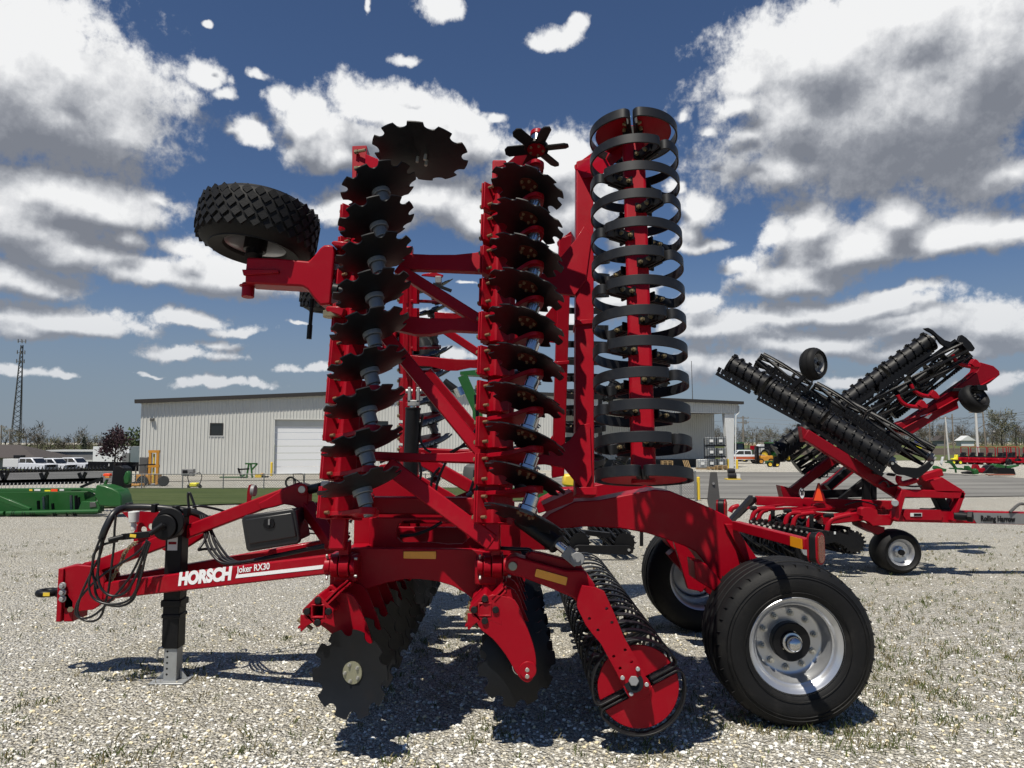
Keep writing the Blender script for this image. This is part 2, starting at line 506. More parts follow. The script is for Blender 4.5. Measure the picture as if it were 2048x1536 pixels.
def build_sky():
    rad, na, ne = 5000.0, 48, 20
    vs, fs, uv = [], [], []
    for j in range(ne + 1):
        el = R(-1.0) + R(52) * j / ne
        for i in range(na + 1):
            az = R(-62) + R(124) * i / na
            vs.append((rad * sin(az) * cos(el), rad * cos(az) * cos(el), CH + rad * sin(el)))
            uv.append((az, el))
    for j in range(ne):
        for i in range(na):
            a = j * (na + 1) + i
            fs.append((a, a + 1, a + na + 2, a + na + 1))
    me = bpy.data.meshes.new('sky')
    me.from_pydata(vs, [], fs)
    ul = me.uv_layers.new(name='angles')
    for lp in me.loops:
        ul.data[lp.index].uv = uv[lp.vertex_index]
    m = bpy.data.materials.new('clouds')
    m.use_nodes = True
    m.cycles.emission_sampling = 'NONE'
    nt = m.node_tree; N, L = nt.nodes, nt.links
    N.clear()
    out = N.new('ShaderNodeOutputMaterial')
    uvn = N.new('ShaderNodeUVMap'); uvn.uv_map = 'angles'
    grp = cloud_group()
    g1 = N.new('ShaderNodeGroup'); g1.node_tree = grp
    L.new(uvn.outputs[0], g1.inputs[0])
    s0 = N.new('ShaderNodeSeparateXYZ'); L.new(uvn.outputs[0], s0.inputs[0])
    e0 = N.new('ShaderNodeMath'); e0.operation = 'MULTIPLY_ADD'
    L.new(s0.outputs[1], e0.inputs[0]); e0.inputs[1].default_value = 2.3; e0.inputs[2].default_value = 0.25
    elv = e0.outputs[0]
    def sample(dx, dy):
        off = N.new('ShaderNodeVectorMath'); off.operation = 'ADD'
        L.new(uvn.outputs[0], off.inputs[0])
        sc = N.new('ShaderNodeVectorMath'); sc.operation = 'SCALE'
        sc.inputs[0].default_value = (dx, dy, 0)
        L.new(elv, sc.inputs['Scale'])
        L.new(sc.outputs[0], off.inputs[1])
        g2 = N.new('ShaderNodeGroup'); g2.node_tree = grp
        L.new(off.outputs[0], g2.inputs[0])
        return g2
    g2 = sample(-0.008, 0.042)
    al = N.new('ShaderNodeMapRange'); al.interpolation_type = 'SMOOTHSTEP'
    al.inputs['From Min'].default_value = -0.22
    al.inputs['From Max'].default_value = 0.52
    L.new(g1.outputs[0], al.inputs['Value'])
    def mth(op, a, b, c=None):
        n = N.new('ShaderNodeMath'); n.operation = op
        for i, x in enumerate((a, b, c)):
            if x is None: continue
            if isinstance(x, (int, float)): n.inputs[i].default_value = x
            else: L.new(x, n.inputs[i])
        return n.outputs[0]
    dbody = mth('SUBTRACT', g1.outputs[1], g2.outputs[1])      # falls off towards the sun: lit top; rises: shaded base
    dnoise = mth('SUBTRACT', mth('SUBTRACT', g1.outputs[0], g2.outputs[0]), dbody)
    g3 = sample(-0.004, 0.011)
    fine = mth('SUBTRACT', mth('SUBTRACT', g1.outputs[0], g3.outputs[0]), mth('SUBTRACT', g1.outputs[1], g3.outputs[1]))
    relief = mth('MULTIPLY_ADD', fine, 0.36, mth('MULTIPLY', dnoise, 0.10))
    sh = mth('MULTIPLY_ADD', dbody, 1.45, relief)
    sh = mth('MULTIPLY_ADD', mth('MAXIMUM', g1.outputs[1], 0.0), -0.20, sh)
    thick = type('o', (), {'outputs': [sh]})
    cr = N.new('ShaderNodeValToRGB')
    e = cr.color_ramp.elements
    e[0].position = 0.0; e[0].color = (0.185, 0.20, 0.235, 1)
    e[1].position = 1.0; e[1].color = (0.80, 0.805, 0.81, 1)
    for pos, c in ((0.28, (0.27, 0.285, 0.32, 1)), (0.5, (0.42, 0.435, 0.465, 1)), (0.75, (0.62, 0.63, 0.65, 1))):
        k = e.new(pos); k.color = c
    mr = N.new('ShaderNodeMapRange')
    mr.inputs['From Min'].default_value = -0.60
    mr.inputs['From Max'].default_value = 0.62
    L.new(thick.outputs[0], mr.inputs['Value'])
    L.new(mr.outputs[0], cr.inputs[0])
    # far clouds near the horizon are seen through more air
    sp = N.new('ShaderNodeSeparateXYZ'); L.new(uvn.outputs[0], sp.inputs[0])
    ha = N.new('ShaderNodeMapRange')
    ha.inputs['From Min'].default_value = 0.0
    ha.inputs['From Max'].default_value = 0.24
    ha.inputs['To Min'].default_value = 0.55
    ha.inputs['To Max'].default_value = 0.0
    L.new(sp.outputs[1], ha.inputs['Value'])
    mx = N.new('ShaderNodeMix'); mx.data_type = 'RGBA'
    L.new(ha.outputs[0], mx.inputs['Factor'])
    L.new(cr.outputs[0], mx.inputs['A'])
    mx.inputs['B'].default_value = (0.30, 0.345, 0.41, 1)
    em = N.new('ShaderNodeEmission'); em.inputs[1].default_value = CLOUD_GAIN
    L.new(mx.outputs['Result'], em.inputs[0])
    tr = N.new('ShaderNodeBsdfTransparent')
    ms = N.new('ShaderNodeMixShader')
    hz = N.new('ShaderNodeMapRange'); hz.interpolation_type = 'SMOOTHERSTEP'
    hz.inputs['From Min'].default_value = -0.02
    hz.inputs['From Max'].default_value = 0.30
    hz.inputs['To Min'].default_value = 0.85
    hz.inputs['To Max'].default_value = 0.0
    L.new(sp.outputs[1], hz.inputs['Value'])
    hem = N.new('ShaderNodeEmission'); hem.inputs[0].default_value = (0.205, 0.25, 0.305, 1)
    clear = N.new('ShaderNodeMixShader')
    L.new(hz.outputs[0], clear.inputs[0]); L.new(tr.outputs[0], clear.inputs[1]); L.new(hem.outputs[0], clear.inputs[2])
    L.new(al.outputs[0], ms.inputs[0]); L.new(clear.outputs[0], ms.inputs[1]); L.new(em.outputs[0], ms.inputs[2])
    L.new(ms.outputs[0], out.inputs[0])
    me.materials.append(m)
    o = bpy.data.objects.new('sky', me)
    put(o)
    kind(o, 'structure', 'blue sky with white and grey cumulus clouds')
CLOUD_GAIN = 1.0
build_sky()

# ------------------------------------------------------------------ ground
def sstep(a, b, x):
    t = min(1, max(0, (x - a) / (b - a)))
    return t
def gz(x, y):
    """The gravel yard is a raised pad: the land drops 1.2 m behind it, further on the left."""
    z = -1.2 * sstep(21, 46, y)
    z -= 1.8 * sstep(75, 112, y) * sstep(-12, -30, x)
    return z
def Gt(px, py):
    d = ray(px, py)
    lo, hi = 1.0, 1500.0
    for _ in range(60):
        m = (lo + hi) / 2
        p = EYE + d * (m / d.y)
        if p.z > gz(p.x, p.y): lo = m
        else: hi = m
    return EYE + d * (lo / d.y)
def gravel_mat():
    m = bpy.data.materials.new('gravel')
    nt, N, L, b = nodes(m)
    b.inputs['Roughness'].default_value = 0.85
    b.inputs['Specular IOR Level'].default_value = 0.25
    tc = N.new('ShaderNodeTexCoord')
    def noise(scale, detail=5, rough=0.6, vec=None):
        n = N.new('ShaderNodeTexNoise'); n.inputs['Scale'].default_value = scale
        n.inputs['Detail'].default_value = detail; n.inputs['Roughness'].default_value = rough
        L.new(vec or tc.outputs['Object'], n.inputs['Vector']); return n
    def vor(scale, feat='F1', rnd=1.0):
        n = N.new('ShaderNodeTexVoronoi'); n.feature = feat
        n.inputs['Scale'].default_value = scale; n.inputs['Randomness'].default_value = rnd
        L.new(tc.outputs['Object'], n.inputs['Vector']); return n
    def mrange(src, a, c, d=0.0, e=1.0):
        n = N.new('ShaderNodeMapRange'); n.inputs['From Min'].default_value = a; n.inputs['From Max'].default_value = c
        n.inputs['To Min'].default_value = d; n.inputs['To Max'].default_value = e
        L.new(src, n.inputs['Value']); return n.outputs[0]
    def mix(f, a, c, mode='MIX'):
        n = N.new('ShaderNodeMix'); n.data_type = 'RGBA'; n.blend_type = mode
        for k, x in (('Factor', f), ('A', a), ('B', c)):
            if isinstance(x, (int, float, tuple)): n.inputs[k].default_value = x
            else: L.new(x, n.inputs[k])
        return n.outputs['Result']
    v1, v2 = vor(50), vor(28)
    e1 = vor(50, 'DISTANCE_TO_EDGE')
    sepc = N.new('ShaderNodeSeparateColor'); L.new(v1.outputs['Color'], sepc.inputs[0])
    cr = N.new('ShaderNodeValToRGB'); el = cr.color_ramp.elements
    el[0].position = 0.0; el[0].color = (0.33, 0.31, 0.265, 1)
    el[1].position = 1.0; el[1].color = (0.92, 0.91, 0.87, 1)
    for pos, c in ((0.25, (0.60, 0.575, 0.51, 1)), (0.55, (0.80, 0.775, 0.70, 1)), (0.78, (0.78, 0.70, 0.52, 1)), (0.86, (0.88, 0.86, 0.80, 1))):
        k = el.new(pos); k.color = c
    L.new(sepc.outputs[0], cr.inputs[0])
    gap = mrange(e1.outputs[0], 0.01, 0.13)
    col = mix(gap, (0.06, 0.054, 0.043, 1), cr.outputs[0])
    sep2 = N.new('ShaderNodeSeparateColor'); L.new(v2.outputs['Color'], sep2.inputs[0])
    col = mix(mrange(sep2.outputs[1], 0.0, 1.0, 0.0, 0.22), col, (0.84, 0.80, 0.71, 1))
    # fines and dirt showing between stones
    dirt = mrange(noise(1.3, 8, 0.7).outputs[0], 0.50, 0.74, 0.0, 0.42)
    col = mix(dirt, col, (0.36, 0.315, 0.22, 1))
    big = mrange(noise(0.22, 4, 0.6).outputs[0], 0.35, 0.65, 0.0, 0.22)
    col = mix(big, col, (0.56, 0.52, 0.42, 1))
    # weeds: thin green patches, as they grow among the stones of the yard
    sx = N.new('ShaderNodeSeparateXYZ'); L.new(tc.outputs['Object'], sx.inputs[0])
    w1 = mrange(noise(0.55, 6, 0.68).outputs[0], 0.50, 0.66)
    w2 = mrange(noise(26.0, 4, 0.75).outputs[0], 0.47, 0.60)
    wm = N.new('ShaderNodeMath'); wm.operation = 'MULTIPLY'; L.new(w1, wm.inputs[0]); L.new(w2, wm.inputs[1])
    near = mrange(sx.outputs[1], 15.0, 11.0)
    wm2 = N.new('ShaderNodeMath'); wm2.operation = 'MULTIPLY'; L.new(wm.outputs[0], wm2.inputs[0]); L.new(near, wm2.inputs[1])
    wm3 = N.new('ShaderNodeMath'); wm3.operation = 'MULTIPLY'; L.new(wm2.outputs[0], wm3.inputs[0]); wm3.inputs[1].default_value = 0.62
    wc = mix(noise(3.0).outputs[0], (0.115, 0.125, 0.035, 1), (0.20, 0.165, 0.065, 1))
    col = mix(wm3.outputs[0], col, wc)
    L.new(col, b.inputs['Base Color'])
    hs = N.new('ShaderNodeMath'); hs.operation = 'ADD'
    h1 = mrange(v1.outputs['Distance'], 0.0, 0.75, 1.0, 0.0)
    h2 = mrange(v2.outputs['Distance'], 0.0, 0.75, 0.9, 0.0)
    L.new(h1, hs.inputs[0]); L.new(h2, hs.inputs[1])
    hs2 = N.new('ShaderNodeMath'); hs2.operation = 'MULTIPLY_ADD'
    L.new(noise(170, 3).outputs[0], hs2.inputs[0]); hs2.inputs[1].default_value = 0.35
    L.new(hs.outputs[0], hs2.inputs[2])
    bp = N.new('ShaderNodeBump'); bp.inputs['Strength'].default_value = 1.0; bp.inputs['Distance'].default_value = 0.03
    L.new(hs2.outputs[0], bp.inputs['Height'])
    L.new(bp.outputs[0], b.inputs['Normal'])
    return m
GRAVEL = gravel_mat()
def streaky(name, c1, c2, scale, stretch=(1, 1, 1), rough=0.9, c3=None):
    m = bpy.data.materials.new(name)
    nt, N, L, b = nodes(m)
    b.inputs['Roughness'].default_value = rough
    b.inputs['Specular IOR Level'].default_value = 0.2
    tc = N.new('ShaderNodeTexCoord')
    mp = N.new('ShaderNodeMapping'); mp.inputs['Scale'].default_value = stretch
    L.new(tc.outputs['Object'], mp.inputs['Vector'])
    n = N.new('ShaderNodeTexNoise'); n.inputs['Scale'].default_value = scale; n.inputs['Detail'].default_value = 10
    n.inputs['Roughness'].default_value = 0.7
    L.new(mp.outputs[0], n.inputs['Vector'])
    cr = N.new('ShaderNodeValToRGB'); e = cr.color_ramp.elements
    e[0].position = 0.33; e[0].color = tuple(c1) + (1,)
    e[1].position = 0.66; e[1].color = tuple(c2) + (1,)
    if c3:
        k = e.new(0.5); k.color = tuple(c3) + (1,)
    L.new(n.outputs[0], cr.inputs[0]); L.new(cr.outputs[0], b.inputs['Base Color'])
    nb = N.new('ShaderNodeTexNoise'); nb.inputs['Scale'].default_value = scale * 30; nb.inputs['Detail'].default_value = 6
    L.new(tc.outputs['Object'], nb.inputs['Vector'])
    bp = N.new('ShaderNodeBump'); bp.inputs['Strength'].default_value = 0.5; bp.inputs['Distance'].default_value = 0.05
    L.new(nb.outputs[0], bp.inputs['Height']); L.new(bp.outputs[0], b.inputs['Normal'])
    return m
ASPHALT = streaky('old_asphalt', (0.095, 0.092, 0.086), (0.235, 0.228, 0.21), 0.5, (0.12, 1, 1), c3=(0.17, 0.166, 0.155))
ASPHALT2 = streaky('dark_asphalt', (0.07, 0.07, 0.07), (0.12, 0.12, 0.118), 0.3, (0.3, 1, 1))
LAWN = streaky('lawn', (0.032, 0.05, 0.013), (0.085, 0.10, 0.035), 0.9, (0.35, 1, 1), c3=(0.05, 0.07, 0.02))
APRON = streaky('apron', (0.27, 0.245, 0.20), (0.40, 0.38, 0.335), 0.35, (0.25, 1, 1))
SOIL = streaky('ploughed_field', (0.055, 0.042, 0.032), (0.085, 0.068, 0.05), 0.05, (0.2, 1, 1))
MEADOW = streaky('green_field', (0.06, 0.085, 0.026), (0.12, 0.13, 0.05), 0.05, (0.2, 1, 1))
STUBBLE = streaky('tan_field', (0.26, 0.21, 0.13), (0.36, 0.30, 0.19), 0.02, (0.2, 1, 1))
PALEGRAVEL = streaky('pale_gravel', (0.5, 0.47, 0.39), (0.7, 0.68, 0.6), 0.8, (0.3, 1, 1), c3=(0.49, 0.465, 0.40))
def build_ground():
    xs = [-3000, -1200, -500, -250, -140, -100, -80, -60, -45, -36, -30, -24, -18, -12, -6, 0, 10, 20, 40, 70, 120, 250, 500, 1200, 3000]
    ys = [-60, -10, 0, 4, 8, 12, 16, 21, 24, 28, 32, 36, 40, 46, 52, 60, 68, 75, 80, 86, 92, 98, 105, 112, 130, 160, 220, 350, 600, 1000, 2000, 4600]
    vs = [(x, y, gz(x, y)) for y in ys for x in xs]
    n = len(xs)
    fs = [(j * n + i, j * n + i + 1, (j + 1) * n + i + 1, (j + 1) * n + i) for j in range(len(ys) - 1) for i in range(n - 1)]
    mb = MB().add(vs, fs)
    kind(mb.build('ground', GRAVEL, smooth=0), 'structure', 'pale gravel yard')
build_ground()
def sheet(name, far, near, material, dz, label, ny=24, nx=4, flat=False):
    """A strip of surface laid on the ground between two edges given as points of the ground."""
    def dens(poly):
        out = []
        for a, b in zip(poly[:-1], poly[1:]):
            out += [a + (b - a) * (k / nx) for k in range(nx)]
        return out + [poly[-1]]
    fa, ne = dens([V(p) for p in far]), dens([V(p) for p in near])
    n = len(fa)
    vs = []
    for j in range(ny + 1):
        for i in range(n):
            p = ne[i] + (fa[i] - ne[i]) * (j / ny)
            vs.append((p.x, p.y, gz(p.x, p.y) + dz))
    fs = [(j * n + i, j * n + i + 1, (j + 1) * n + i + 1, (j + 1) * n + i) for j in range(ny) for i in range(n - 1)]
    kind(MB().add(vs, fs).build(name, material, smooth=0), 'structure', label)
GP = lambda pts: [Gt(x, y) for x, y in pts]
sheet('road', GP([(1040, 945), (1400, 944.5), (1640, 945), (1880, 946), (2048, 957), (2360, 972)]),
      GP([(1000, 990), (1400, 998), (1560, 1000), (1700, 998), (2048, 993), (2400, 987)]), ASPHALT, 0.03, 'worn grey asphalt drive')
sheet('lot', GP([(-420, 921), (-100, 922), (100, 923), (246, 926)]), GP([(-420, 968), (-100, 968), (60, 967), (238, 966)]), ASPHALT2, 0.05, 'dark asphalt car park')
sheet('grass', GP([(232, 977), (420, 977), (700, 976), (1000, 976), (1330, 981)]), GP([(190, 1018), (400, 1012), (700, 1006), (1000, 1004), (1330, 1000)]), LAWN, 0.04, 'strip of mown grass')
sheet('pavement', GP([(246, 952), (420, 950), (700, 948), (1000, 944), (1180, 941)]), GP([(240, 966), (420, 962), (700, 960), (1000, 957), (1180, 956)]), APRON, 0.045, 'tan concrete apron before the workshop')
sheet('field', [V((28, 165, 0)), V((600, 165, 0))], [V((24, 118, 0)), V((600, 118, 0))], MEADOW, 0.06, 'strip of green verge', 4)
sheet('ploughed_field', [V((40, 335, 0)), V((900, 335, 0))], [V((28, 165, 0)), V((900, 165, 0))], SOIL, 0.09, 'brown ploughed field', 4)
sheet('meadow', [V((40, 640, 0)), V((1600, 640, 0))], [V((40, 335, 0)), V((1600, 335, 0))], MEADOW, 0.12, 'green field', 4)
sheet('stubble_field', [V((40, 1300, 0)), V((2600, 1300, 0))], [V((40, 640, 0)), V((2600, 640, 0))], STUBBLE, 0.16, 'tan stubble field', 4)
sheet('verge', [V((-2600, 1300, 0)), V((-40, 1300, 0))], [V((-900, 122, 0)), V((-45, 122, 0))], MEADOW, 0.12, 'grass land behind the car park', 8)

def weeds():
    """Low weeds growing through the gravel of the yard."""
    rng = random.Random(3)
    mb = MB()
    pts = []
    # clumps chosen where the yard is weedy: in front of and between the machines
    for _ in range(150):
        c = G(rng.uniform(-60, 2120), 1010 + 520 * rng.random() ** 1.15)
        if c.y > 13: continue
        for _ in range(rng.randint(5, 26)):
            a, r_ = rng.uniform(0, 2 * pi), rng.gauss(0, 0.22 + 0.02 * c.y)
            pts.append((c.x + r_ * cos(a), c.y + r_ * sin(a)))
    for _ in range(160):
        c = G(rng.uniform(1330, 2100), rng.uniform(1060, 1440))
        pts += [(c.x + rng.gauss(0, .3), c.y + rng.gauss(0, .2)) for _ in range(8)]
    for _ in range(60):     # round the big tyre and under the machine
        pts.append((1.8 + rng.gauss(0, 0.45), 4.66 + abs(rng.gauss(0, 0.12)) * rng.choice((-1, 1))))
    for x, y in pts:
        mb.m = 0 if rng.random() < 0.62 else 1
        for _ in range(rng.randint(3, 7)):
            a = rng.uniform(0, 2 * pi)
            h = rng.uniform(0.012, 0.05) * (1.5 if rng.random() < 0.06 else 1)
            w = rng.uniform(0.0015, 0.0035)
            lean = rng.uniform(0.2, 0.9) * h
            bx, by = x + rng.gauss(0, 0.02), y + rng.gauss(0, 0.02)
            dx, dy = cos(a), sin(a)
            mb.add([(bx - dy * w, by + dx * w, -0.003), (bx + dy * w, by - dx * w, -0.003),
                    (bx + dx * lean * .4 + dy * w * .8, by + dy * lean * .4 - dx * w * .8, h * .6), (bx + dx * lean, by + dy * lean, h),
                    (bx + dx * lean * .4 - dy * w * .8, by + dy * lean * .4 + dx * w * .8, h * .6)], [(0, 1, 2, 3, 4)])
    W1 = mat('weed_green', (0.10, 0.125, 0.03), 0.7, var=0.4, scale=3)
    W2 = mat('weed_dry', (0.23, 0.19, 0.085), 0.8, var=0.3, scale=3)
    kind(mb.build('weeds', [W1, W2], smooth=0), 'stuff', 'thin green and dry weeds growing in the gravel')
weeds()
def stones():
    """Loose stones lying on top of the yard near the camera."""
    rng = random.Random(11)
    mb = MB()
    ico = bmesh.new(); bmesh.ops.create_icosphere(ico, subdivisions=1, radius=1)
    iv = [v.co.copy() for v in ico.verts]; ifc = [tuple(v.index for v in f.verts) for f in ico.faces]; ico.free()
    for k in range(9000):
        p = G(rng.uniform(-40, 2090), 1060 + 560 * rng.random() ** 0.8)
        r_ = rng.uniform(0.006, 0.015) * (1.3 if rng.random() < 0.05 else 1)
        mb.m = rng.choice((0, 0, 1, 1, 2, 3))
        a = rng.uniform(0, pi); ca, sa = cos(a), sin(a)
        sx_, sy_, sz_ = rng.uniform(.8, 1.4), rng.uniform(.7, 1.1), rng.uniform(.5, .8)
        vs = []
        for v in iv:
            j = rng.uniform(.82, 1.15)
            x, y, z = v.x * sx_ * j * r_, v.y * sy_ * j * r_, v.z * sz_ * j * r_
            vs.append((p.x + x * ca - y * sa, p.y + x * sa + y * ca, r_ * 0.38 + z))
        mb.add(vs, ifc)
    cols = [('a', (0.80, 0.78, 0.72)), ('b', (0.62, 0.59, 0.52)), ('c', (0.88, 0.87, 0.82)), ('d', (0.72, 0.63, 0.43))]
    kind(mb.build('gravel', [mat('stone_' + n, c, 0.85, var=0.2, scale=40, spec=0.25) for n, c in cols], smooth=30), 'stuff', 'loose pale stones lying on the yard')
stones()

# ================================================================== the folded disc harrow in front
YC = 6.0                                                   # middle plane of the machine
MIR = M4.Translation((0, 2 * YC, 0)) @ M4.Diagonal((1, -1, 1, 1))
# frame of the near wing: local x to the rear, local y inward along the row (down when folded), local z away from the camera
NW = M4.Translation((0, 4.52, 1.41)) @ M4.Rotation(R(0.75), 4, 'Y') @ M4.Rotation(R(-99.4), 4, 'X')
FW = MIR @ NW
HARROW = thing('disc_harrow', (0, YC, 0), 'tall red folded disc harrow with stacked notched discs and black ring roller in front', 'disc harrow')
def W(px, py, z=0.0):
    return PM(px, py, NW, z)
def far_copy(o):
    """The far wing repeats the near one."""
    M = WM[o.name]
    c = clone(o, HARROW, MIR @ M)
    for ch in o.children:
        clone(ch, c, MIR @ M @ ch.matrix_basis)
    return c

RUSTRED = mat('rusty_red', (0.075, 0.012, 0.007), 0.6, spec=0.2, var=0.4, scale=18)
# ---- one disc with hub and plate, one arm, one clamp: row 1 throws outward, row 2 inward
def disc_profile(Rd, notch=10, depth=0.042, half=0.155):
    out = []
    for k in range(notch):
        c = 2 * pi * k / notch
        for i in range(9):
            t = -1 + 2 * i / 8
            out.append((c + t * half, Rd - depth * sqrt(max(0, 1 - t * t)) ** 0.8))
        span = 2 * pi / notch - 2 * half
        for i in range(1, 4):
            out.append((c + half + span * i / 4, Rd))
    return out
def disc_mesh(name, n, Cc, Rd=0.245, dish=0.042, parent=None, M=None):
    u, w = perp(n)
    n = n.normalized()
    prof = disc_profile(Rd)
    k = len(prof)
    fr = [0.0, 0.22, 0.45, 0.65, 0.83, 1.0]
    mb = MB()
    for s, th in ((1, 0.0), (-1, -0.007)):
        vs, fs = [Cc + n * th], []
        for f in fr[1:]:
            for a, r_ in prof:
                rr = r_ * f
                vs.append(Cc + u * (rr * cos(a)) + w * (rr * sin(a)) + n * (dish * (rr / Rd) ** 2 + th))
        for i in range(k):
            fs.append((0, 1 + i, 1 + (i + 1) % k))
            for j in range(len(fr) - 2):
                a, b = 1 + j * k, 1 + (j + 1) * k
                fs.append((a + i, b + i, b + (i + 1) % k, a + (i + 1) % k))
        mb.add(vs, fs)
    m = 1 + k * (len(fr) - 1)
    o = 1 + k * (len(fr) - 2)
    mb.add([], [])
    mb.f += [(o + i, o + (i + 1) % k, m + o + (i + 1) % k, m + o + i) for i in range(k)]
    mb.mi += [0] * k
    return mb.build(name, STEEL, parent, M, smooth=30)
ARM = [(-.05, -.02), (.02, .075), (.083, .078), (.172, .05), (.231, -.074), (.276, -.193), (.294, -.282), (.287, -.355), (.268, -.396),
       (.243, -.408), (.215, -.395), (.18, -.355), (.12, -.255), (.045, -.165), (-.035, -.10)]
def arm_curve(pts):
    return [p for p in smoothpts([V((x, 0, z)) for x, z in pts] + [V((pts[0][0], 0, pts[0][1]))], 3)][:-1]
def make_unit(sgn, n, Cc, ya, M):
    """Disc + hub, arm, clamp + bolts of one row; sgn: side on which the arm stands."""
    d = disc_mesh('disc', n, Cc, parent=HARROW, M=M)
    back = -n.normalized()
    L_ = abs((ya - Cc.y) / back.y)
    hb = MB().cyl(Cc + back * 0.004, Cc + back * 0.036, 0.058, 24).cyl(Cc + back * 0.036, Cc + back * (L_ - .035), 0.043, 24)
    hb.cyl(Cc + back * (L_ - .035), Cc + back * (L_ + (0.03 if sgn > 0 else -.01)), 0.03, 18)
    hub = hb.build('hub', HUBGREY if sgn > 0 else CHROME, d, M, bevel=0.004)
    pl = MB().cyl(Cc + n * 0.001, Cc + n * 0.011, 0.062, 28)
    pl.m = 1
    u, w = perp(n)
    for k in range(5):
        a = 2 * pi * k / 5 + .3
        c = Cc + (u * cos(a) + w * sin(a)) * 0.046
        pl.cyl(c + n * 0.010, c + n * 0.016, 0.011, 12).cyl(c + n * 0.016, c + n * 0.026, 0.0075, 6)
    plate = pl.build('hub_plate', [PLATEOL if sgn > 0 else RUSTRED, ZINC if sgn > 0 else RUST], d, M)
    ring = [V((p.x, ya - 0.013, p.z)) for p in arm_curve(ARM)]
    ab = MB().prism(ring, (0, 0.026, 0))
    e = Cc + back * L_
    ab.cyl(V((e.x, ya - .02, e.z)), V((e.x, ya + .02, e.z)), 0.05, 20)
    ab.m = 1
    for dz in (-.034, .002):
        q_ = -1 if sgn < 0 else 1
        ab.cyl(V((.243, ya, e.z + dz)), V((.243, ya + q_ * .021, e.z + dz)), 0.0135, 14)
    arm = ab.build('disc_arm', [RED, ZINC], HARROW, M, bevel=0.003)
    # clamp: diamond bracket round the square tube, with flanges and four rubber cords
    cl = MB()
    q, i = 0.088, 0.066
    dia = [(-q, -.008), (-q, .008), (-.008, q), (.008, q), (q, .008), (q, -.008), (.008, -q), (-.008, -q)]
    din = [(-i, 0), (0, i), (i, 0), (0, -i)]
    cl.prism([V((x, -.096, z)) for x, z in dia], (0, .192, 0), [[V((x, -.096, z)) for x, z in din]])
    for off in (-.011, .011):
        t = V((.707, 0, -.707)) * off
        cl.beam(V((.035, 0, .035)) + t, V((.112, 0, .112)) + t, .19, .012, (.707, 0, -.707))
        cl.beam(V((-.035, 0, -.035)) + t, V((-.104, 0, -.104)) + t, .19, .012, (.707, 0, -.707))
    for yy in (-.096, .09):      # stiffening webs
        cl.prism([V((-.10, yy, -.104)), V((-.10, yy, -.02)), V((-.05, yy, -.02)), V((-.02, yy, -.06))], (0, .006, 0))
        cl.prism([V((.03, yy, -.06)), V((.085, yy, -.006)), V((.10, yy, -.09))], (0, .006, 0))
    clamp = cl.build('clamp', RED, HARROW, M, bevel=0.003)
    for yy in (-.062, .062):
        c = V((-.078, yy, -.078))
        ax = V((.80, 0, -.6)).normalized()
        bt = MB().cyl(c - ax * .05, c - ax * .022, .0165, 6).cyl(c - ax * .022, c - ax * .016, .021, 14)
        bt.m = 1
        bt.cyl(c - ax * .018, c + ax * .05, .0105, 10)
        bt.build('bolt', [BRASS, RUST], clamp, M)
    return [d, arm, clamp]
def place(unit, M):
    out = []
    for o in unit:
        Mo = M
        if o.name.split('.')[0] == 'disc':            # every disc stands turned a little differently on its hub
            n, Cc = (N1, C1) if o is U1[0] else (N2, C2)
            Mo = M @ M4.Translation(Cc) @ M4.Rotation(SPIN.uniform(-.6, .6), 4, n) @ M4.Rotation(R(SPIN.uniform(-2.0, 2.0)), 4, 'X') @ M4.Translation(-Cc)
        c = clone(o, HARROW, Mo)
        for ch in o.children:
            clone(ch, c, Mo @ ch.matrix_basis)
        out.append(c)
    return out
SPIN = random.Random(21)
N1, N2 = V((-.33, -.94, .06)).normalized(), V((-.33, .94, -.08)).normalized()
C1, C2 = V((.20, -.06, -.35)), V((.20, .05, -.35))
X1, X2 = -1.062, -0.118
y_lo, y_hi = W(672, 1007).y, W(728, 448).y
pitch = (y_hi - y_lo) / 8
U1 = make_unit(1, N1, C1, .068, NW @ M4.Translation((X1, y_lo, 0)))
for i in range(1, 9):
    place(U1, NW @ M4.Translation((X1, y_lo + pitch * i, 0)))
y2_lo, y2_hi = W(978, 1016).y, W(1000, 345).y
pitch2 = (y2_hi - y2_lo) / 10
U2 = make_unit(-1, N2, C2, -.082, NW @ M4.Translation((X2, y2_lo, 0)))
for i in range(1, 10):
    place(U2, NW @ M4.Translation((X2, y2_lo + pitch2 * i, 0)))
near_units = [o for o in HARROW.children]
# far wing
for o in near_units:
    far_copy(o)
# centre section, rows running away from the camera
XC1, XC2, ZT = -1.107, -0.156, 0.838
for i in range(12):
    Mi = M4.Translation((XC1, 4.32 + i * .29, ZT))
    place(U1, Mi)
    place(U2, M4.Translation((XC2, 4.36 + i * .29, ZT)))
# ends of the centre tubes: square tube and rubber cords in the nearest clamps
for xc, yy in ((XC1, 4.22), (XC2, 4.26)):
    mb = MB()
    sq = lambda h: [V((xc - h, yy, ZT - h)), V((xc + h, yy, ZT - h)), V((xc + h, yy, ZT + h)), V((xc - h, yy, ZT + h))]
    mb.prism(sq(.041), (0, 3.5, 0), [sq(.029)])
    mb.build('row_tube', RED, HARROW, bevel=.006)
    cd = MB()
    for ang in (0, 90, 180, 270):
        c = V((xc + .062 * cos(R(ang)), yy - .008, ZT + .062 * sin(R(ang))))
        cd.cyl(c, c + V((0, .1, 0)), .0195, 18)
    cd.build('rubber_cord', RUBBER, HARROW, bevel=.003)

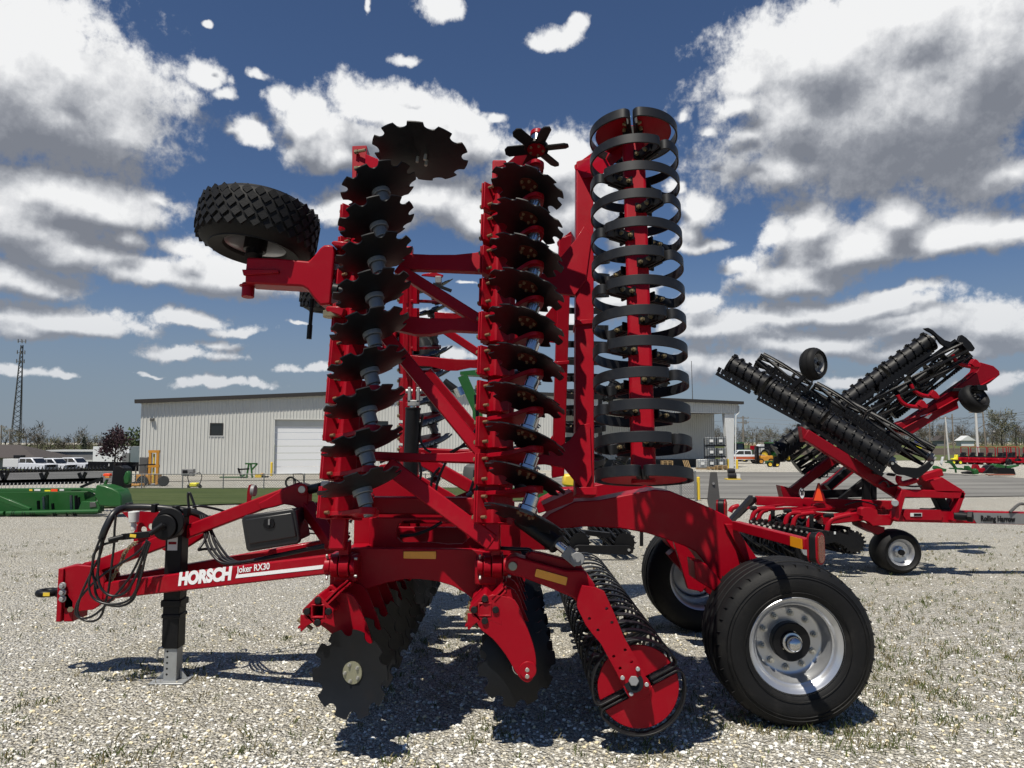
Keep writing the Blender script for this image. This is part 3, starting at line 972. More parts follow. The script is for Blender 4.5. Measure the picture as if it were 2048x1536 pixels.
# ---- top of the folded rows: edge disc and paddle star
dtop = disc_mesh('disc', V((.08, -.97, .06)).normalized(), W(840, 312, -.42), Rd=.305, dish=.03, parent=HARROW, M=NW)
dtop['label'] = 'larger notched disc turned flat at the top'
ca = W(728, 335, 0)
mb = MB()
mb.beam(W(722, 300, -.02), W(722, 366, -.02), .10, .11, (0, 0, 1))
mb.prism([W(735, 320, -.06), W(760, 330, -.1), W(770, 350, -.12), W(735, 372, -.06)], (0, 0, -.08))
topclamp = mb.build('clamp', RED, HARROW, NW, bevel=.004)
for q in (303, 336):
    c = W(716, q, -.1)
    bt = MB().cyl(c, c + V((.055, 0, -.02)), .011, 8).cyl(c - V((.022, 0, -.008)), c, .017, 6)
    bt.build('bolt', BRASS, topclamp, NW)
tu, tw_ = perp(V((.08, -.97, .06)))
tn = V((.08, -.97, .06)).normalized()
tc_ = W(846, 319, -.42)
for k in range(3):
    c = tc_ + (tu * cos(2.1 * k) + tw_ * sin(2.1 * k)) * .035
    MB().cyl(c + tn * .02, c - tn * .022, .010, 8).build('bolt', ZINC, dtop, NW)
cs = W(1073, 296, -.36)
mb = MB()
sn = V((-.06, .97, -.16)).normalized()
su, sw = perp(sn)
for k in range(6):
    a = 2 * pi * k / 6 + .25
    d1 = su * cos(a) + sw * sin(a)
    d2 = sn.cross(d1)
    tw = (d2 + sn * .35).normalized()
    pts = [cs + d1 * .06 - tw * .035, cs + d1 * .185 - tw * .036, cs + d1 * .208 - tw * .018, cs + d1 * .208 + tw * .018, cs + d1 * .185 + tw * .036, cs + d1 * .06 + tw * .035]
    mb.prism(pts, d1.cross(tw) * .012)
mb.cyl(cs - sn * .012, cs + sn * .012, .078, 24)
star = mb.build('paddle_star', BLACK, HARROW, NW, bevel=.002)
mb = MB().cyl(cs + sn * .012, cs + sn * .018, .058, 24)
mb.m = 1
for k in range(5):
    c = cs + (su * cos(1.2566 * k) + sw * sin(1.2566 * k)) * .043
    mb.cyl(c + sn * .016, c + sn * .028, .009, 6)
mb.build('hub_plate', [RED2, RUST], star, NW)
mb = MB().cyl(cs - sn * .012, cs - sn * .09, .043, 22)
mb.build('hub', CHROME, star, NW, bevel=.004)
mb = MB().cyl(cs - sn * .09, cs - sn * .125, .048, 22)
mb.prism([W(990, 335, -.02), W(1010, 328, -.06), W(1030, 312, -.14), W(1048, 292, -.24), W(1066, 272, -.33), W(1085, 275, -.36), W(1060, 318, -.22), W(1025, 345, -.08), W(992, 352, -.02)], (0, .025, .02))
mb.build('disc_arm', RED, HARROW, NW, bevel=.004)

# ---- ring roller (wing and centre): two half loops per ring, their legs meeting on a diameter
def ribbon(path, wy, th):
    """path: (x, z) points; a band wy wide along y and th thick."""
    mb_v, n = [], len(path)
    for i, p in enumerate(path):
        d = (path[min(i + 1, n - 1)] - path[max(i - 1, 0)]).normalized()
        nn = V((d.z, 0, -d.x))
        for a, b in ((-1, -1), (1, -1), (1, 1), (-1, 1)):
            mb_v.append(p + nn * (th / 2 * a) + V((0, wy / 2 * b, 0)))
    fs = [(3, 2, 1, 0), tuple(4 * (n - 1) + i for i in range(4))]
    for i in range(n - 1):
        fs += [(4 * i + j, 4 * i + (j + 1) % 4, 4 * i + 4 + (j + 1) % 4, 4 * i + 4 + j) for j in range(4)]
    return mb_v, fs
def half_loop(g, e, Rr, off=.0125, rin=.085, cr=.034):
    pts = [g * rin + e * off, g * (Rr - cr * 1.2) + e * off]
    a0 = math.asin((off + cr) / (Rr - cr))
    cc = g * ((Rr - cr) * cos(a0)) + e * (off + cr)
    for i in range(1, 6):
        t = -pi / 2 + (pi / 2 + a0) * i / 5
        pts.append(cc + g * (cr * cos(t)) + e * (cr * sin(t)))
    m = 40
    for i in range(1, m):
        t = a0 + (pi - 2 * a0) * i / m
        pts.append(g * (Rr * cos(t)) + e * (Rr * sin(t)))
    cc = -g * ((Rr - cr) * cos(a0)) + e * (off + cr)
    for i in range(0, 6):
        t = (pi - a0) + (pi / 2 + a0) * i / 5
        pts.append(cc + g * (cr * cos(t)) + e * (cr * sin(t)))
    pts += [-g * rin + e * off]
    return pts
def make_ring(ang, M, Rr=.268, wy=.060):
    """Ring in the x-z plane about the origin; ang: direction of its gap from local -z towards +x."""
    g = V((sin(R(ang)), 0, -cos(R(ang))))
    mb = MB()
    for s in (1, -1):
        e = V((-g.z, 0, g.x)) * s
        mb.add(*ribbon(half_loop(g, e, Rr), wy, .0105))
    ring = mb.build('spring_ring', RING, HARROW, M, bevel=.002, smooth=45)
    e = V((-g.z, 0, g.x))
    for s in (1, -1):
        gg = g * s
        br = MB()
        br.beam(gg * .055 + e * .027, gg * .185 + e * .027, .05, .014, e).beam(gg * .055 - e * .027, gg * .185 - e * .027, .05, .014, e)
        br.beam(gg * .074 - e * .062, gg * .074 + e * .062, .055, .012, gg)
        br.m = 1
        for t in (1, -1):
            q = gg * .15 + e * (.034 * t)
            br.cyl(q, q + e * (.014 * t), .014, 6).cyl(q + e * (.014 * t), q + e * (.024 * t), .008, 8)
            q = gg * .08 + e * (.05 * t)
            br.cyl(q, q + gg * .012, .0145, 6).cyl(q + gg * .012, q + gg * .022, .008, 8)
        br.build('ring_bracket', [BLACK, BRASS], ring, M)
    return ring
XR, ZR = .735, -.455
yr_lo, yr_hi = W(1275, 952, ZR).y, W(1266, 274, ZR).y
NR = 13
protoA = make_ring(31, NW @ M4.Translation((XR, yr_lo + (yr_hi - yr_lo) / (NR - 1), ZR)))
protoB = make_ring(-59, NW @ M4.Translation((XR, yr_lo + 2 * (yr_hi - yr_lo) / (NR - 1), ZR)))
protoC = make_ring(-12, NW @ M4.Translation((XR, yr_lo, ZR)))
rings = [protoA, protoB, protoC]
for i in range(3, NR):
    Mi = NW @ M4.Translation((XR, yr_lo + (yr_hi - yr_lo) * i / (NR - 1), ZR))
    src = protoC if i == NR - 1 else (protoA if i % 2 else protoB)
    rings += place([src], Mi)
def sq_tube(a, b, h, u, w):
    pass
mb = MB().box((XR, (yr_lo + yr_hi) / 2, ZR), (.135, abs(yr_hi - yr_lo) + .06, .135), M4.Rotation(R(8), 3, 'Y'))
rtube = mb.build('roller_tube', RED, HARROW, NW, bevel=.018, seg=3)
def end_plate(M, g_ang, thick=.012):
    g = V((sin(R(g_ang)), 0, -cos(R(g_ang)))); e = V((-g.z, 0, g.x))
    mb = MB()
    Rp, sl = .236, .032
    for s in (1, -1):
        a0 = math.asin(sl / Rp)
        pts = [g * (Rp * cos(t)) + e * (s * Rp * sin(t)) for t in [a0 + (pi - 2 * a0) * i / 30 for i in range(31)]]
        mb.prism(pts, (0, thick, 0))
    mb.cyl((0, -.02, 0), (0, thick + .02, 0), .07, 20)
    return mb.build('end_plate', RED, HARROW, M, bevel=.003)
ep1 = end_plate(NW @ M4.Translation((XR, yr_lo + .012, ZR)), -12)
ep2 = end_plate(NW @ M4.Translation((XR, yr_hi - .02, ZR)), -12)
for o in rings + [rtube, ep1, ep2]:
    far_copy(o)
# centre roller
CR = V((.732, 4.33, .388))
GA = 117                                                     # the nearest ring's gap points up to the right
for i in range(17):
    Mi = M4.Translation(CR + V((0, i * .205, 0))) @ M4.Rotation(R(31 - GA if i % 2 == 0 else 31 - GA + 60), 4, 'Y') 
    if i == 0:
        clone(protoA, HARROW, Mi)
    else:
        place([protoA], Mi)
mb = MB().box((CR.x, CR.y + 1.7, CR.z), (.13, 3.3, .13), M4.Rotation(R(-27), 3, 'Y'))
mb.build('roller_tube', RED, HARROW, bevel=.016)
end_plate(M4.Translation(CR + V((0, -.005, 0))), GA)

# ---- wing frame
def wprism(name, pts, z, th, m=RED, bevel=.004, far=True, holes=()):
    mb = MB().prism([W(x, y, z) for x, y in pts], (0, 0, th), [[W(x, y, z) for x, y in h] for h in holes])
    o = mb.build(name, m, HARROW, NW, bevel=bevel)
    if far: far_copy(o)
    return o
def wbeam(name, a, b, z, w, h, far=True, z2=None, m=RED):
    mb = MB().beam(W(*a, z), W(*b, z if z2 is None else z2), w, h, (0, 0, 1))
    o = mb.build(name, m, HARROW, NW, bevel=.008)
    if far: far_copy(o)
    return o
for xt, pa, pb in ((X1, (684, 1100), (738, 325)), (X2, (985, 1102), (1003, 322))):
    a, b = W(*pa), W(*pb)
    mb = MB().beam((xt, a.y, .03), (xt, b.y, .03), .098, .098, (0, 0, 1))
    far_copy(mb.build('wing_tube', RED, HARROW, NW, bevel=.012))
wprism('cross_plate', [(800, 506), (860, 509), (910, 509), (950, 505), (985, 498), (985, 544), (890, 540), (800, 537)], .07, .06)
wprism('cross_plate', [(700, 622), (790, 630), (860, 636), (910, 637), (945, 632), (980, 625), (980, 664), (900, 660), (860, 668), (830, 668), (780, 656), (700, 652)], .07, .06)
wprism('cross_plate', [(690, 900), (780, 904), (850, 907), (910, 906), (945, 902), (975, 897), (975, 926), (860, 922), (690, 918)], .05, .07)
wbeam('diagonal_brace', (795, 538), (975, 652), .10, .075, .07)
wbeam('diagonal_brace', (770, 670), (968, 912), .08, .085, .07)
wbeam('diagonal_brace', (775, 930), (985, 1086), .02, .105, .09, far=False, z2=.02)
# roller carrier of the wing: upright beam with gussets
wprism('roller_beam', [(1153, 322), (1187, 312), (1189, 985), (1150, 992)], .08, .13, bevel=.008)
wprism('gusset', [(985, 560), (1040, 552), (1095, 545), (1128, 507), (1150, 480), (1168, 452), (1184, 470), (1172, 560), (1150, 590), (1040, 578), (985, 585)], .065, .03)
wprism('gusset', [(985, 905), (1060, 902), (1110, 898), (1140, 880), (1160, 850), (1180, 846), (1184, 950), (1168, 985), (1150, 962), (1128, 935), (1090, 928), (985, 932)], .055, .03)
mb = MB()
pl = [W(1148, 330, .1), W(1186, 304, .1), W(1262, 268, -.40), W(1280, 280, -.46), W(1255, 295, -.46), W(1200, 345, -.05), W(1160, 350, .1)]
mb.prism(pl, (0, .03, 0))
mb.cyl(W(1266, 262, ZR), W(1266, 280, ZR), .06, 20)
far_copy(mb.build('roller_arm', RED, HARROW, NW, bevel=.004))
mb = MB().box(W(1170, 985, .12), (.13, .05, .2))
mb.build('foot_plate', RED, HARROW, NW, bevel=.004)
wprism('gusset', [(1150, 640), (1192, 637), (1192, 646), (1150, 650)], .06, .17)

# ---- hinges of the wing on the centre frame
for px_ in (681, 985):
    c = P(px_, 1132, 4.56)
    mb = MB()
    for dx, r_, l_ in ((-.075, .055, .035), (-.03, .066, .045), (.03, .07, .06), (.082, .06, .03)):
        mb.cyl(c + V((dx - l_ / 2, 0, 0)), c + V((dx + l_ / 2, 0, 0)), r_, 26)
    mb.box(c + V((.0, .07, -.03)), (.13, .14, .2))
    mb.box(c + V((.02, .03, .09)), (.06, .09, .12))
    bo = mb
    bo.m = 1
    for dz in (-.075, .075):
        bo.cyl(c + V((-.075, -.02, dz * .6)), c + V((-.075, -.045, dz)), .009, 6)
        bo.cyl(c + V((.095, -.05, dz * .7)), c + V((.115, -.05, dz * .7)), .010, 6)
    mb.build('hinge', [RED, ZINC], HARROW, bevel=.004)
    mb = MB().box(c + V((-.02, .05, -.19)), (.05, .08, .22))
    mb.build('hinge_plate', RED, HARROW, bevel=.004)
def prism(name, pts, Y, th, m=RED, bevel=.004, holes=(), parent=None):
    mb = MB().prism(PP(pts, Y), (0, th, 0), [PP(h, Y) for h in holes])
    return mb.build(name, m, HARROW if parent is None else parent, bevel=bevel)
# ---- centre frame
ARCH = [(702, 1097), (860, 1098), (945, 1099), (990, 1106), (1005, 1150), (1000, 1200), (952, 1204), (932, 1187), (905, 1172), (873, 1162), (840, 1158), (811, 1158), (775, 1165), (733, 1178), (705, 1176)]
for yy in (4.68, 5.85, 7.1):
    prism('arched_plate', ARCH, 4.68, .06).matrix_basis @= M4.Translation((0, yy - 4.68, 0))
r_ = prism('reflector', [(808, 1103), (871, 1103), (872, 1104), (872, 1117), (871, 1118), (808, 1117), (807, 1116), (807, 1104)], 4.672, .006, AMBER, .001)
oval = [(793, 1075), (793, 1062), (797, 1050), (806, 1042), (830, 1040), (870, 1040), (905, 1048), (930, 1062), (940, 1075), (925, 1088), (895, 1089), (860, 1085), (825, 1086), (805, 1086)]
prism('side_wall', [(738, 1036), (1005, 1036), (1040, 1046), (1042, 1110), (738, 1110)], 5.05, .05, holes=[oval])
prism('side_wall', [(745, 1020), (1005, 1020), (1100, 1046), (1102, 1100), (745, 1100)], 6.9, .05, RED2)
for x, w_, z in ((-1.03, .14, 1.02), (-.16, .14, 1.0)):
    MB().box((x, 6.0, z), (w_, 2.9, .16)).build('cross_tube', RED, HARROW, bevel=.012)
MB().beam(P(740, 1010, 5.2), P(1010, 1012, 5.2), .12, .12).build('frame_rail', RED, HARROW, bevel=.01)
MB().beam(P(760, 1030, 6.6), P(1060, 1030, 6.6), .12, .14).build('frame_rail', RED, HARROW, bevel=.01)
for c_, s_ in ((P(728, 1060, 5.15), .5), (P(1012, 1060, 5.15), .4), (V((-.95, 6.9, 1.35)), .9), (V((-.1, 6.9, 1.35)), .8)):
    MB().box(c_, (.12, .12, s_)).build('upright', RED, HARROW, bevel=.01)
prism('tower_plate', [(868, 1010), (930, 985), (985, 960), (1010, 942), (1010, 1012), (868, 1012)], 5.5, .05)
prism('tower_plate', [(700, 1000), (760, 930), (790, 925), (900, 985), (940, 1012), (700, 1015)], 6.3, .05)
mb = MB().beam(P(838, 915, 6.1), P(960, 985, 6.1), .10, .10)
mb.build('frame_rail', RED, HARROW, bevel=.008)
prism('tower_plate', [(1085, 1010), (1145, 983), (1150, 990), (1145, 1004), (1092, 1024)], 4.9, .3)
# big hydraulic cylinder of the far wing with clevis
def cylinder(name, a, b, rr, rod_to=None, m=BLACK, rod_r=None):
    mb = MB().cyl(a, b, rr, 28).cyl(a + (b - a) * .985, b + (b - a).normalized() * .012, rr * 1.06, 28)
    o = mb.build(name, m, HARROW, bevel=.004)
    if rod_to is not None:
        MB().cyl(b, rod_to, rod_r or rr * .45, 20).build('piston_rod', CHROME, o)
    return o
hc = cylinder('hydraulic_cylinder', P(820, 965, 5.7), P(826, 818, 5.7), .058, P(828, 800, 5.7))
mb = MB()
c = P(828, 790, 5.7)
for dx in (-.034, .034):
    mb.box(c + V((dx, 0, .0)), (.022, .06, .12))
mb.box(c + V((0, 0, -.065)), (.09, .06, .045))
mb.cyl(c + V((-.065, 0, .03)), c + V((.06, 0, .03)), .018, 14)
mb.build('clevis', GALV, hc, bevel=.003)
mb = MB().box(P(829, 776, 5.7), (.025, .05, .22))
mb.build('lift_link', RED, HARROW, bevel=.004)
# front and rear black cylinders that carry the centre roller
rc = cylinder('hydraulic_cylinder', P(1040, 1035, 4.5), P(1112, 1087, 4.36), .056, P(1134, 1104, 4.34), rod_r=.026)
mb = MB().beam(P(1130, 1101, 4.34), P(1158, 1124, 4.32), .075, .062, (0, -1, 0)).cyl(P(1155, 1118, 4.27), P(1155, 1118, 4.40), .04, 18)
mb.build('clevis', GREYM, rc, bevel=.004)
MB().cyl(P(1155, 1118, 4.255), P(1155, 1118, 4.275), .018, 12).build('pin', GREYM, rc)
# roller carrier: pivoted box arm and the bent plate with eight holes
c5 = lambda pts: [(920 + x / 4.267, 1000 + y / 4.267) for x, y in pts]
c6 = lambda pts: [(1040 + x / 5.12, 1150 + y / 5.12) for x, y in pts]
prism('roller_arm', c5([(385, 565), (395, 520), (430, 487), (480, 482), (540, 500), (740, 555), (900, 600), (1060, 600), (1160, 735), (1110, 800), (1010, 880), (960, 835), (760, 750), (560, 672), (430, 640), (395, 610)]), 4.36, .16, bevel=.01)
prism('roller_arm', c5([(610, 440), (700, 460), (860, 500), (960, 520), (1040, 560), (1062, 620), (1000, 640), (800, 590), (600, 540), (560, 480)]), 4.42, .09, RED, bevel=.006)
prism('reflector', c5([(652, 590), (660, 588), (915, 660), (917, 668), (906, 728), (898, 728), (642, 654), (638, 646)]), 4.352, .006, AMBER, .001)
MB().cyl(P(*c5([(450, 565)])[0], 4.345), P(*c5([(450, 565)])[0], 4.37), .026, 22).build('pivot_pin', PLATEOL, HARROW, bevel=.003)
PLT = c6([(640, 112), (770, 132), (865, 172), (955, 370), (1010, 500), (1062, 630), (1130, 750), (1200, 870), (1300, 1065), (1322, 1110), (1318, 1140), (1290, 1160), (1215, 1215), (1150, 1258), (1120, 1255), (1085, 1200), (990, 1000), (880, 800), (830, 705), (740, 600), (672, 510), (582, 325), (585, 270), (622, 160)])
hol = [[(x + 3.3 * cos(a * .524), y + 3.3 * sin(a * .524)) for a in range(12)] for x, y in c6([(888, 345), (710, 447), (942, 487), (798, 565), (1077, 768), (960, 833), (1142, 890), (1025, 955)])]
arm = prism('roller_arm', PLT, 4.235, .03, RED, .004, hol)
for x, y in c6([(1207, 963), (1050, 1053), (1297, 1122), (1138, 1217)]):
    MB().cyl(P(x, y, 4.222), P(x, y, 4.30), .0125, 14).build('bolt', ZINC, arm, bevel=.002)
MB().cyl(P(*c6([(1165, 1085)])[0], 4.21), P(*c6([(1165, 1085)])[0], 4.24), .03, 6).build('axle_bolt', GREYM, arm, bevel=.004)
MB().cyl(P(*c6([(1165, 1100)])[0], 4.23), P(*c6([(1165, 1100)])[0], 4.36), .055, 20).build('bearing', BLACK, HARROW)

# ---- rear chassis arms, axle, wheels
CH_A = [(1085, 1042), (1100, 1028), (1150, 1003), (1200, 1000), (1250, 990), (1310, 979), (1341, 982), (1392, 1003), (1430, 1020), (1456, 1033), (1468, 1045), (1490, 1085), (1515, 1117), (1494, 1128),
        (1468, 1148), (1443, 1162), (1430, 1155), (1418, 1140), (1404, 1118), (1392, 1104), (1369, 1092), (1339, 1081), (1293, 1066), (1240, 1057), (1180, 1053), (1118, 1057), (1090, 1065)]
prism('chassis_arm', CH_A, 5.2, .3, bevel=.008)
MB().prism(PP(CH_A, 5.2), (0, .3, 0)).build('chassis_arm', RED, HARROW, M4.Translation((0, 1.35, 0)), bevel=.008)
AX = V((1.80, 4.69, .515))
mb = MB()
for yy in (5.35, 6.70):
    MB().beam((1.50, yy, .86), (1.78, yy, .53), .16, .24, (0, 0, 1)).build('axle_arm', RED, HARROW, bevel=.008)
mb.beam((1.80, 5.0, .515), (1.80, 7.1, .515), .12, .12)
mb.build('axle', RED, HARROW, bevel=.008)
prism('axle_bracket', [(1388, 1122), (1412, 1128), (1432, 1150), (1444, 1166), (1428, 1182), (1392, 1160)], 5.0, .2, bevel=.006)
prism('axle_bracket', [(1346, 1078), (1385, 1098), (1412, 1150), (1406, 1184), (1376, 1178), (1362, 1130)], 6.35, .06, bevel=.004)
mb = MB().prism(PP([(1450, 1048), (1466, 1048), (1515, 1117), (1494, 1128)], 5.17), (0, .03, 0))
mb.build('gusset', RED, HARROW, bevel=.004)
# top flange with round holes
fl = [P(1152, 1001, 5.19), P(1312, 977, 5.19)]
def tyre_profile(Ro, Ri, w, sh=.06):
    """Cross-section (radius, along axis 0..w) of a tyre with bulged walls."""
    return [(Ri, .02), (Ri + .012, .0), (Ri + .05, -.012), ((Ro + Ri) / 2, -.028), (Ro - sh * 1.3, -.02), (Ro - sh * .55, .004), (Ro - sh * .18, .03), (Ro - .006, .07), (Ro, w * .35),
            (Ro, w * .65), (Ro - .006, w - .07), (Ro - sh * .18, w - .03), (Ro - sh * .55, w - .004), (Ro - sh * 1.3, w + .02), ((Ro + Ri) / 2, w + .028), (Ri + .05, w + .012), (Ri + .012, w), (Ri, w - .02)]
def make_road_wheel(M):
    """Axis along local +y, outer face at y = 0."""
    Ro, Ri, w = .512, .292, .42
    mb = MB().lathe(tyre_profile(Ro, Ri, w), (0, 0, 0), (0, 1, 0), 96)
    for k in range(40):                      # shoulder sipes: thin dark slits
        a = 2 * pi * k / 40
        for y0, s_ in ((.045, 1), (w - .045, -1)):
            rot = M4.Rotation(-a, 3, 'Y')
            mb.box(rot @ V((Ro - .020, y0, 0)), (.026, .07, .004), rot @ M4.Rotation(R(18 * s_), 3, 'X'))
    for yy, r_ in ((.13, .004), (.21, .004), (.29, .004)):
        mb.lathe([(Ro - .002, yy - .03), (Ro + r_, yy - .026), (Ro + r_, yy + .026), (Ro - .002, yy + .03)], (0, 0, 0), (0, 1, 0), 96)
    for r_ in (.335, .43, .452):
        mb.lathe([(r_ - .003, -.027 + abs(r_ - .40) * .12), (r_, -.031 + abs(r_ - .40) * .12), (r_ + .003, -.027 + abs(r_ - .40) * .12)], (0, 0, 0), (0, 1, 0), 96)
    tyre = mb.build('tyre', RUBBER, None, M, smooth=50)
    rim = MB().lathe([(.300, -.004), (.306, .002), (.300, .010), (.286, .014), (.272, .028), (.262, .034), (.258, .050), (.246, .056), (.243, .085), (.232, .095), (.226, .140), (.214, .156), (.20, .160), (.125, .162), (.118, .150)], (0, 0, 0), (0, 1, 0), 72)
    rim.lathe([(.226, .15), (.24, .25), (.262, .36), (.29, .41), (.306, .418)], (0, 0, 0), (0, 1, 0), 72)
    rim.m = 1
    for k in range(10):
        a = 2 * pi * k / 10 + .2
        c = V((.172 * cos(a), 0, .172 * sin(a)))
        rim.cyl(c + V((0, .160, 0)), c + V((0, .150, 0)), .021, 16).cyl(c + V((0, .150, 0)), c + V((0, .128, 0)), .0155, 6).cyl(c + V((0, .13, 0)), c + V((0, .116, 0)), .009, 8)
    rm = rim.build('rim', [SILVER, ZINC], tyre, M, smooth=50)
    hb = MB().lathe([(.123, .155), (.123, .10), (.116, .094), (.070, .10), (.068, .15)], (0, 0, 0), (0, 1, 0), 48)
    hb.build('hub_ring', BLACK, tyre, M)
    cp = MB().lathe([(.066, .14), (.066, .085), (.062, .078), (.052, .076), (.050, .05), (.046, .036), (.034, .024), (.018, .018), (0.0005, .016)], (0, 0, 0), (0, 1, 0), 40)
    cp.build('hub_cap', CHROME, tyre, M, smooth=40)
    MB().box((-.262, .09, .06), (.02, .05, .035)).build('valve_tag', GREYM, tyre, M)
    return tyre
w1 = make_road_wheel(M4.Translation(AX))
w1.name = 'wheel'
WM['wheel'] = WM.get('tyre')
def reparent(o, root):
    M = WM[o.name]
    o.parent = root
    o.matrix_parent_inverse = M4.Identity(4)
    o.matrix_basis = WM[root.name].inverted() @ M
reparent(w1, HARROW)
place([w1], M4.Translation((AX.x, 7.42, AX.z)) @ M4.Rotation(pi, 4, 'Z'))
# transverse rear bar with lamps
ba, bb = V((1.575, 5.16, 1.215)), V((1.70, 4.22, 1.215))
lb = MB().beam(ba, bb, .055, .062)
lbar = lb.build('lamp_bar', RED, HARROW, bevel=.004)
def stadium(c, u, w, hw, hh, n=10):
    out = []
    for s in (1, -1):
        for i in range(n + 1):
            t = pi * i / n if s == 1 else pi + pi * i / n
            out.append(c + u * (hw * cos(t)) + w * (s * (hh - hw) + hw * sin(t)))
    return out
def lamp(c, nrm, parent=None, hw=.042, hh=.088):
    nrm = V(nrm).normalized()
    w = V((0, 0, 1)); u = w.cross(nrm).normalized()
    o = MB().prism(stadium(V(c), u, w, hw, hh), nrm * .045).build('tail_lamp', BLACK, HARROW, bevel=.006)
    MB().prism(stadium(V(c) + nrm * .045, u, w, hw * .82, hh * .9), nrm * .012).build('lens', LENS, o, bevel=.004)
    MB().prism(stadium(V(c) + nrm * .0445, u, w, hw * 1.06, hh * 1.03), nrm * .007).build('lamp_rim', RED, o)
    MB().prism(stadium(V(c) - nrm * .012, u, w, hw * .9, hh * .95), nrm * .012).build('lamp_plate', RED2, o)
    return o
lamp(V((1.712, 4.195, 1.20)), (.62, -.78, 0))
lamp(V((1.50, 5.32, 1.31)), (.9, -.42, 0), hh=.075)
MB().box((1.50, 5.36, 1.235), (.12, .06, .03)).build('lamp_bracket', BLACK, HARROW, bevel=.003)
q = (bb - ba).normalized()
sd = q.cross(V((0, 0, 1))).normalized()
if sd.y > 0 or sd.x > 0: sd = -sd
rc0 = bb - q * .075 + sd * .03
MB().beam(rc0 - q * .07, rc0 + q * .06, .004, .058).build('reflector', AMBER, lbar)
mb = MB().beam(P(1444, 1062, 5.6), P(1502, 996, 6.4), .035, .05)
mb.build('lamp_bracket', BLACK, HARROW, bevel=.003)
# slow-moving-vehicle plate seen from behind, on its post
sm = P(1428, 985, 6.6)
pts = [(1421, 944), (1434, 944), (1440, 1000), (1436, 1012), (1432, 1021), (1419, 1020), (1415, 1000)]
prism('warning_plate', pts, 6.6, .012, GREYP, .001)
mb = MB().box(P(1429, 1020, 6.63), (.03, .03, .35)).cyl(P(1427, 967, 6.59), P(1427, 967, 6.62), .012, 10)
mb.build('plate_post', GREYM, HARROW)
prism('plate_bracket', [(1418, 1011), (1432, 1011), (1434, 1028), (1418, 1026)], 6.64, .02, RED)

# ---- drawbar
HB = V(P(172, 1186, 5.78))
NB = V(P(690, 1124, 5.02))
mb = MB().beam(HB, NB, .085, .128)
dbar = mb.build('drawbar_beam', RED, HARROW, bevel=.010)
MB().beam(P(172, 1180, 5.86), P(690, 1088, 5.95), .085, .128).build('drawbar_beam', RED, HARROW, bevel=.010)
mb = MB().beam(P(176, 1140, 5.8), P(605, 976, 5.62), .085, .10)
mb.build('upper_beam', RED, HARROW, bevel=.010)
c2 = lambda pts: [(380 + x / 5.12, 900 + y / 5.12) for x, y in pts]
c1 = lambda pts: [(60 + x / 5.12, 940 + y / 5.12) for x, y in pts]
gus = prism('tower_plate', c2([(700, 545), (790, 500), (870, 450), (940, 410), (1000, 380), (1060, 358), (1120, 348), (1185, 355), (1208, 390), (1212, 430), (1205, 560), (1235, 640), (1225, 690), (1190, 668), (1120, 612), (1050, 572), (960, 556), (850, 590), (720, 612)]), 5.56, .12, bevel=.008)
pc = P(*c2([(1143, 405)])[0], 5.54)
MB().cyl(pc, pc + V((0, .2, 0)), .028, 18).build('pin', ZINC, gus, bevel=.003)
MB().cyl(pc + V((0, .004, 0)), pc + V((0, .1, 0)), .045, 22).build('pin_boss', RED, gus, bevel=.004)
MB().beam(P(612, 1010, 5.62), P(668, 1092, 5.4), .10, .085).build('tower_strut', RED, HARROW, bevel=.008)
MB().beam(P(622, 1012, 5.9), P(690, 1080, 6.1), .10, .085).build('tower_strut', RED, HARROW, bevel=.008)
lk = MB().cyl(P(614, 980, 5.62), P(643, 974, 5.5), .036, 18).build('top_link', BLACK, HARROW)
MB().box(P(651, 972, 5.46), (.06, .05, .07)).build('link_joint', GALV, lk, bevel=.006)
# lettering on the near beam
bd = (NB - HB).normalized()
bs = bd.cross(V((0, 0, 1))).normalized()
if bs.y > 0: bs = -bs
bup = bs.cross(bd) if bs.cross(bd).z > 0 else bd.cross(bs)
f0 = HB + bs * (.0425 + .0015)
def on_beam(px, py):
    d = ray(px, py)
    t = (f0 - EYE).dot(bs) / d.dot(bs)
    return EYE + d * t
def fit_text(name, body, p0, p1, h, m, parent, shear=.0, bold=.0, xd=None, up=None):
    """Text whose lower left is p0 and whose baseline ends at p1, capital height h."""
    xd = (p1 - p0).normalized() if xd is None else xd
    zz = xd.cross(up)
    yy = zz.cross(xd).normalized()
    Mx = M4(((xd.x, yy.x, zz.x, p0.x), (xd.y, yy.y, zz.y, p0.y), (xd.z, yy.z, zz.z, p0.z), (0, 0, 0, 1)))
    size = h / .729
    t = text(name, body, M4.Identity(4), size, m, None, shear, bold)
    xs = [v.co.x for v in t.data.vertices]
    s = (p1 - p0).length / (max(xs) - min(xs))
    WM[t.name] = Mx @ M4.Diagonal((s, 1, 1, 1)) @ M4.Translation((-min(xs), 0, 0))
    if parent is None:
        t.matrix_basis = WM[t.name]
    else:
        reparent(t, parent)
    return t
fit_text('lettering', 'HORSCH', on_beam(356, 1170), on_beam(467, 1157.5), .088, WHITE, dbar, .26, .0075, up=bup)
fit_text('lettering', 'Joker RX30', on_beam(473, 1146), on_beam(540, 1138), .046, WHITE, dbar, .14, .0010, up=bup)
MB().prism([on_beam(x, y) for x, y in ((473, 1149.5), (647, 1129.5), (644.5, 1137.5), (471, 1156.5))], bs * .001).build('decal_stripe', WHITE, dbar)
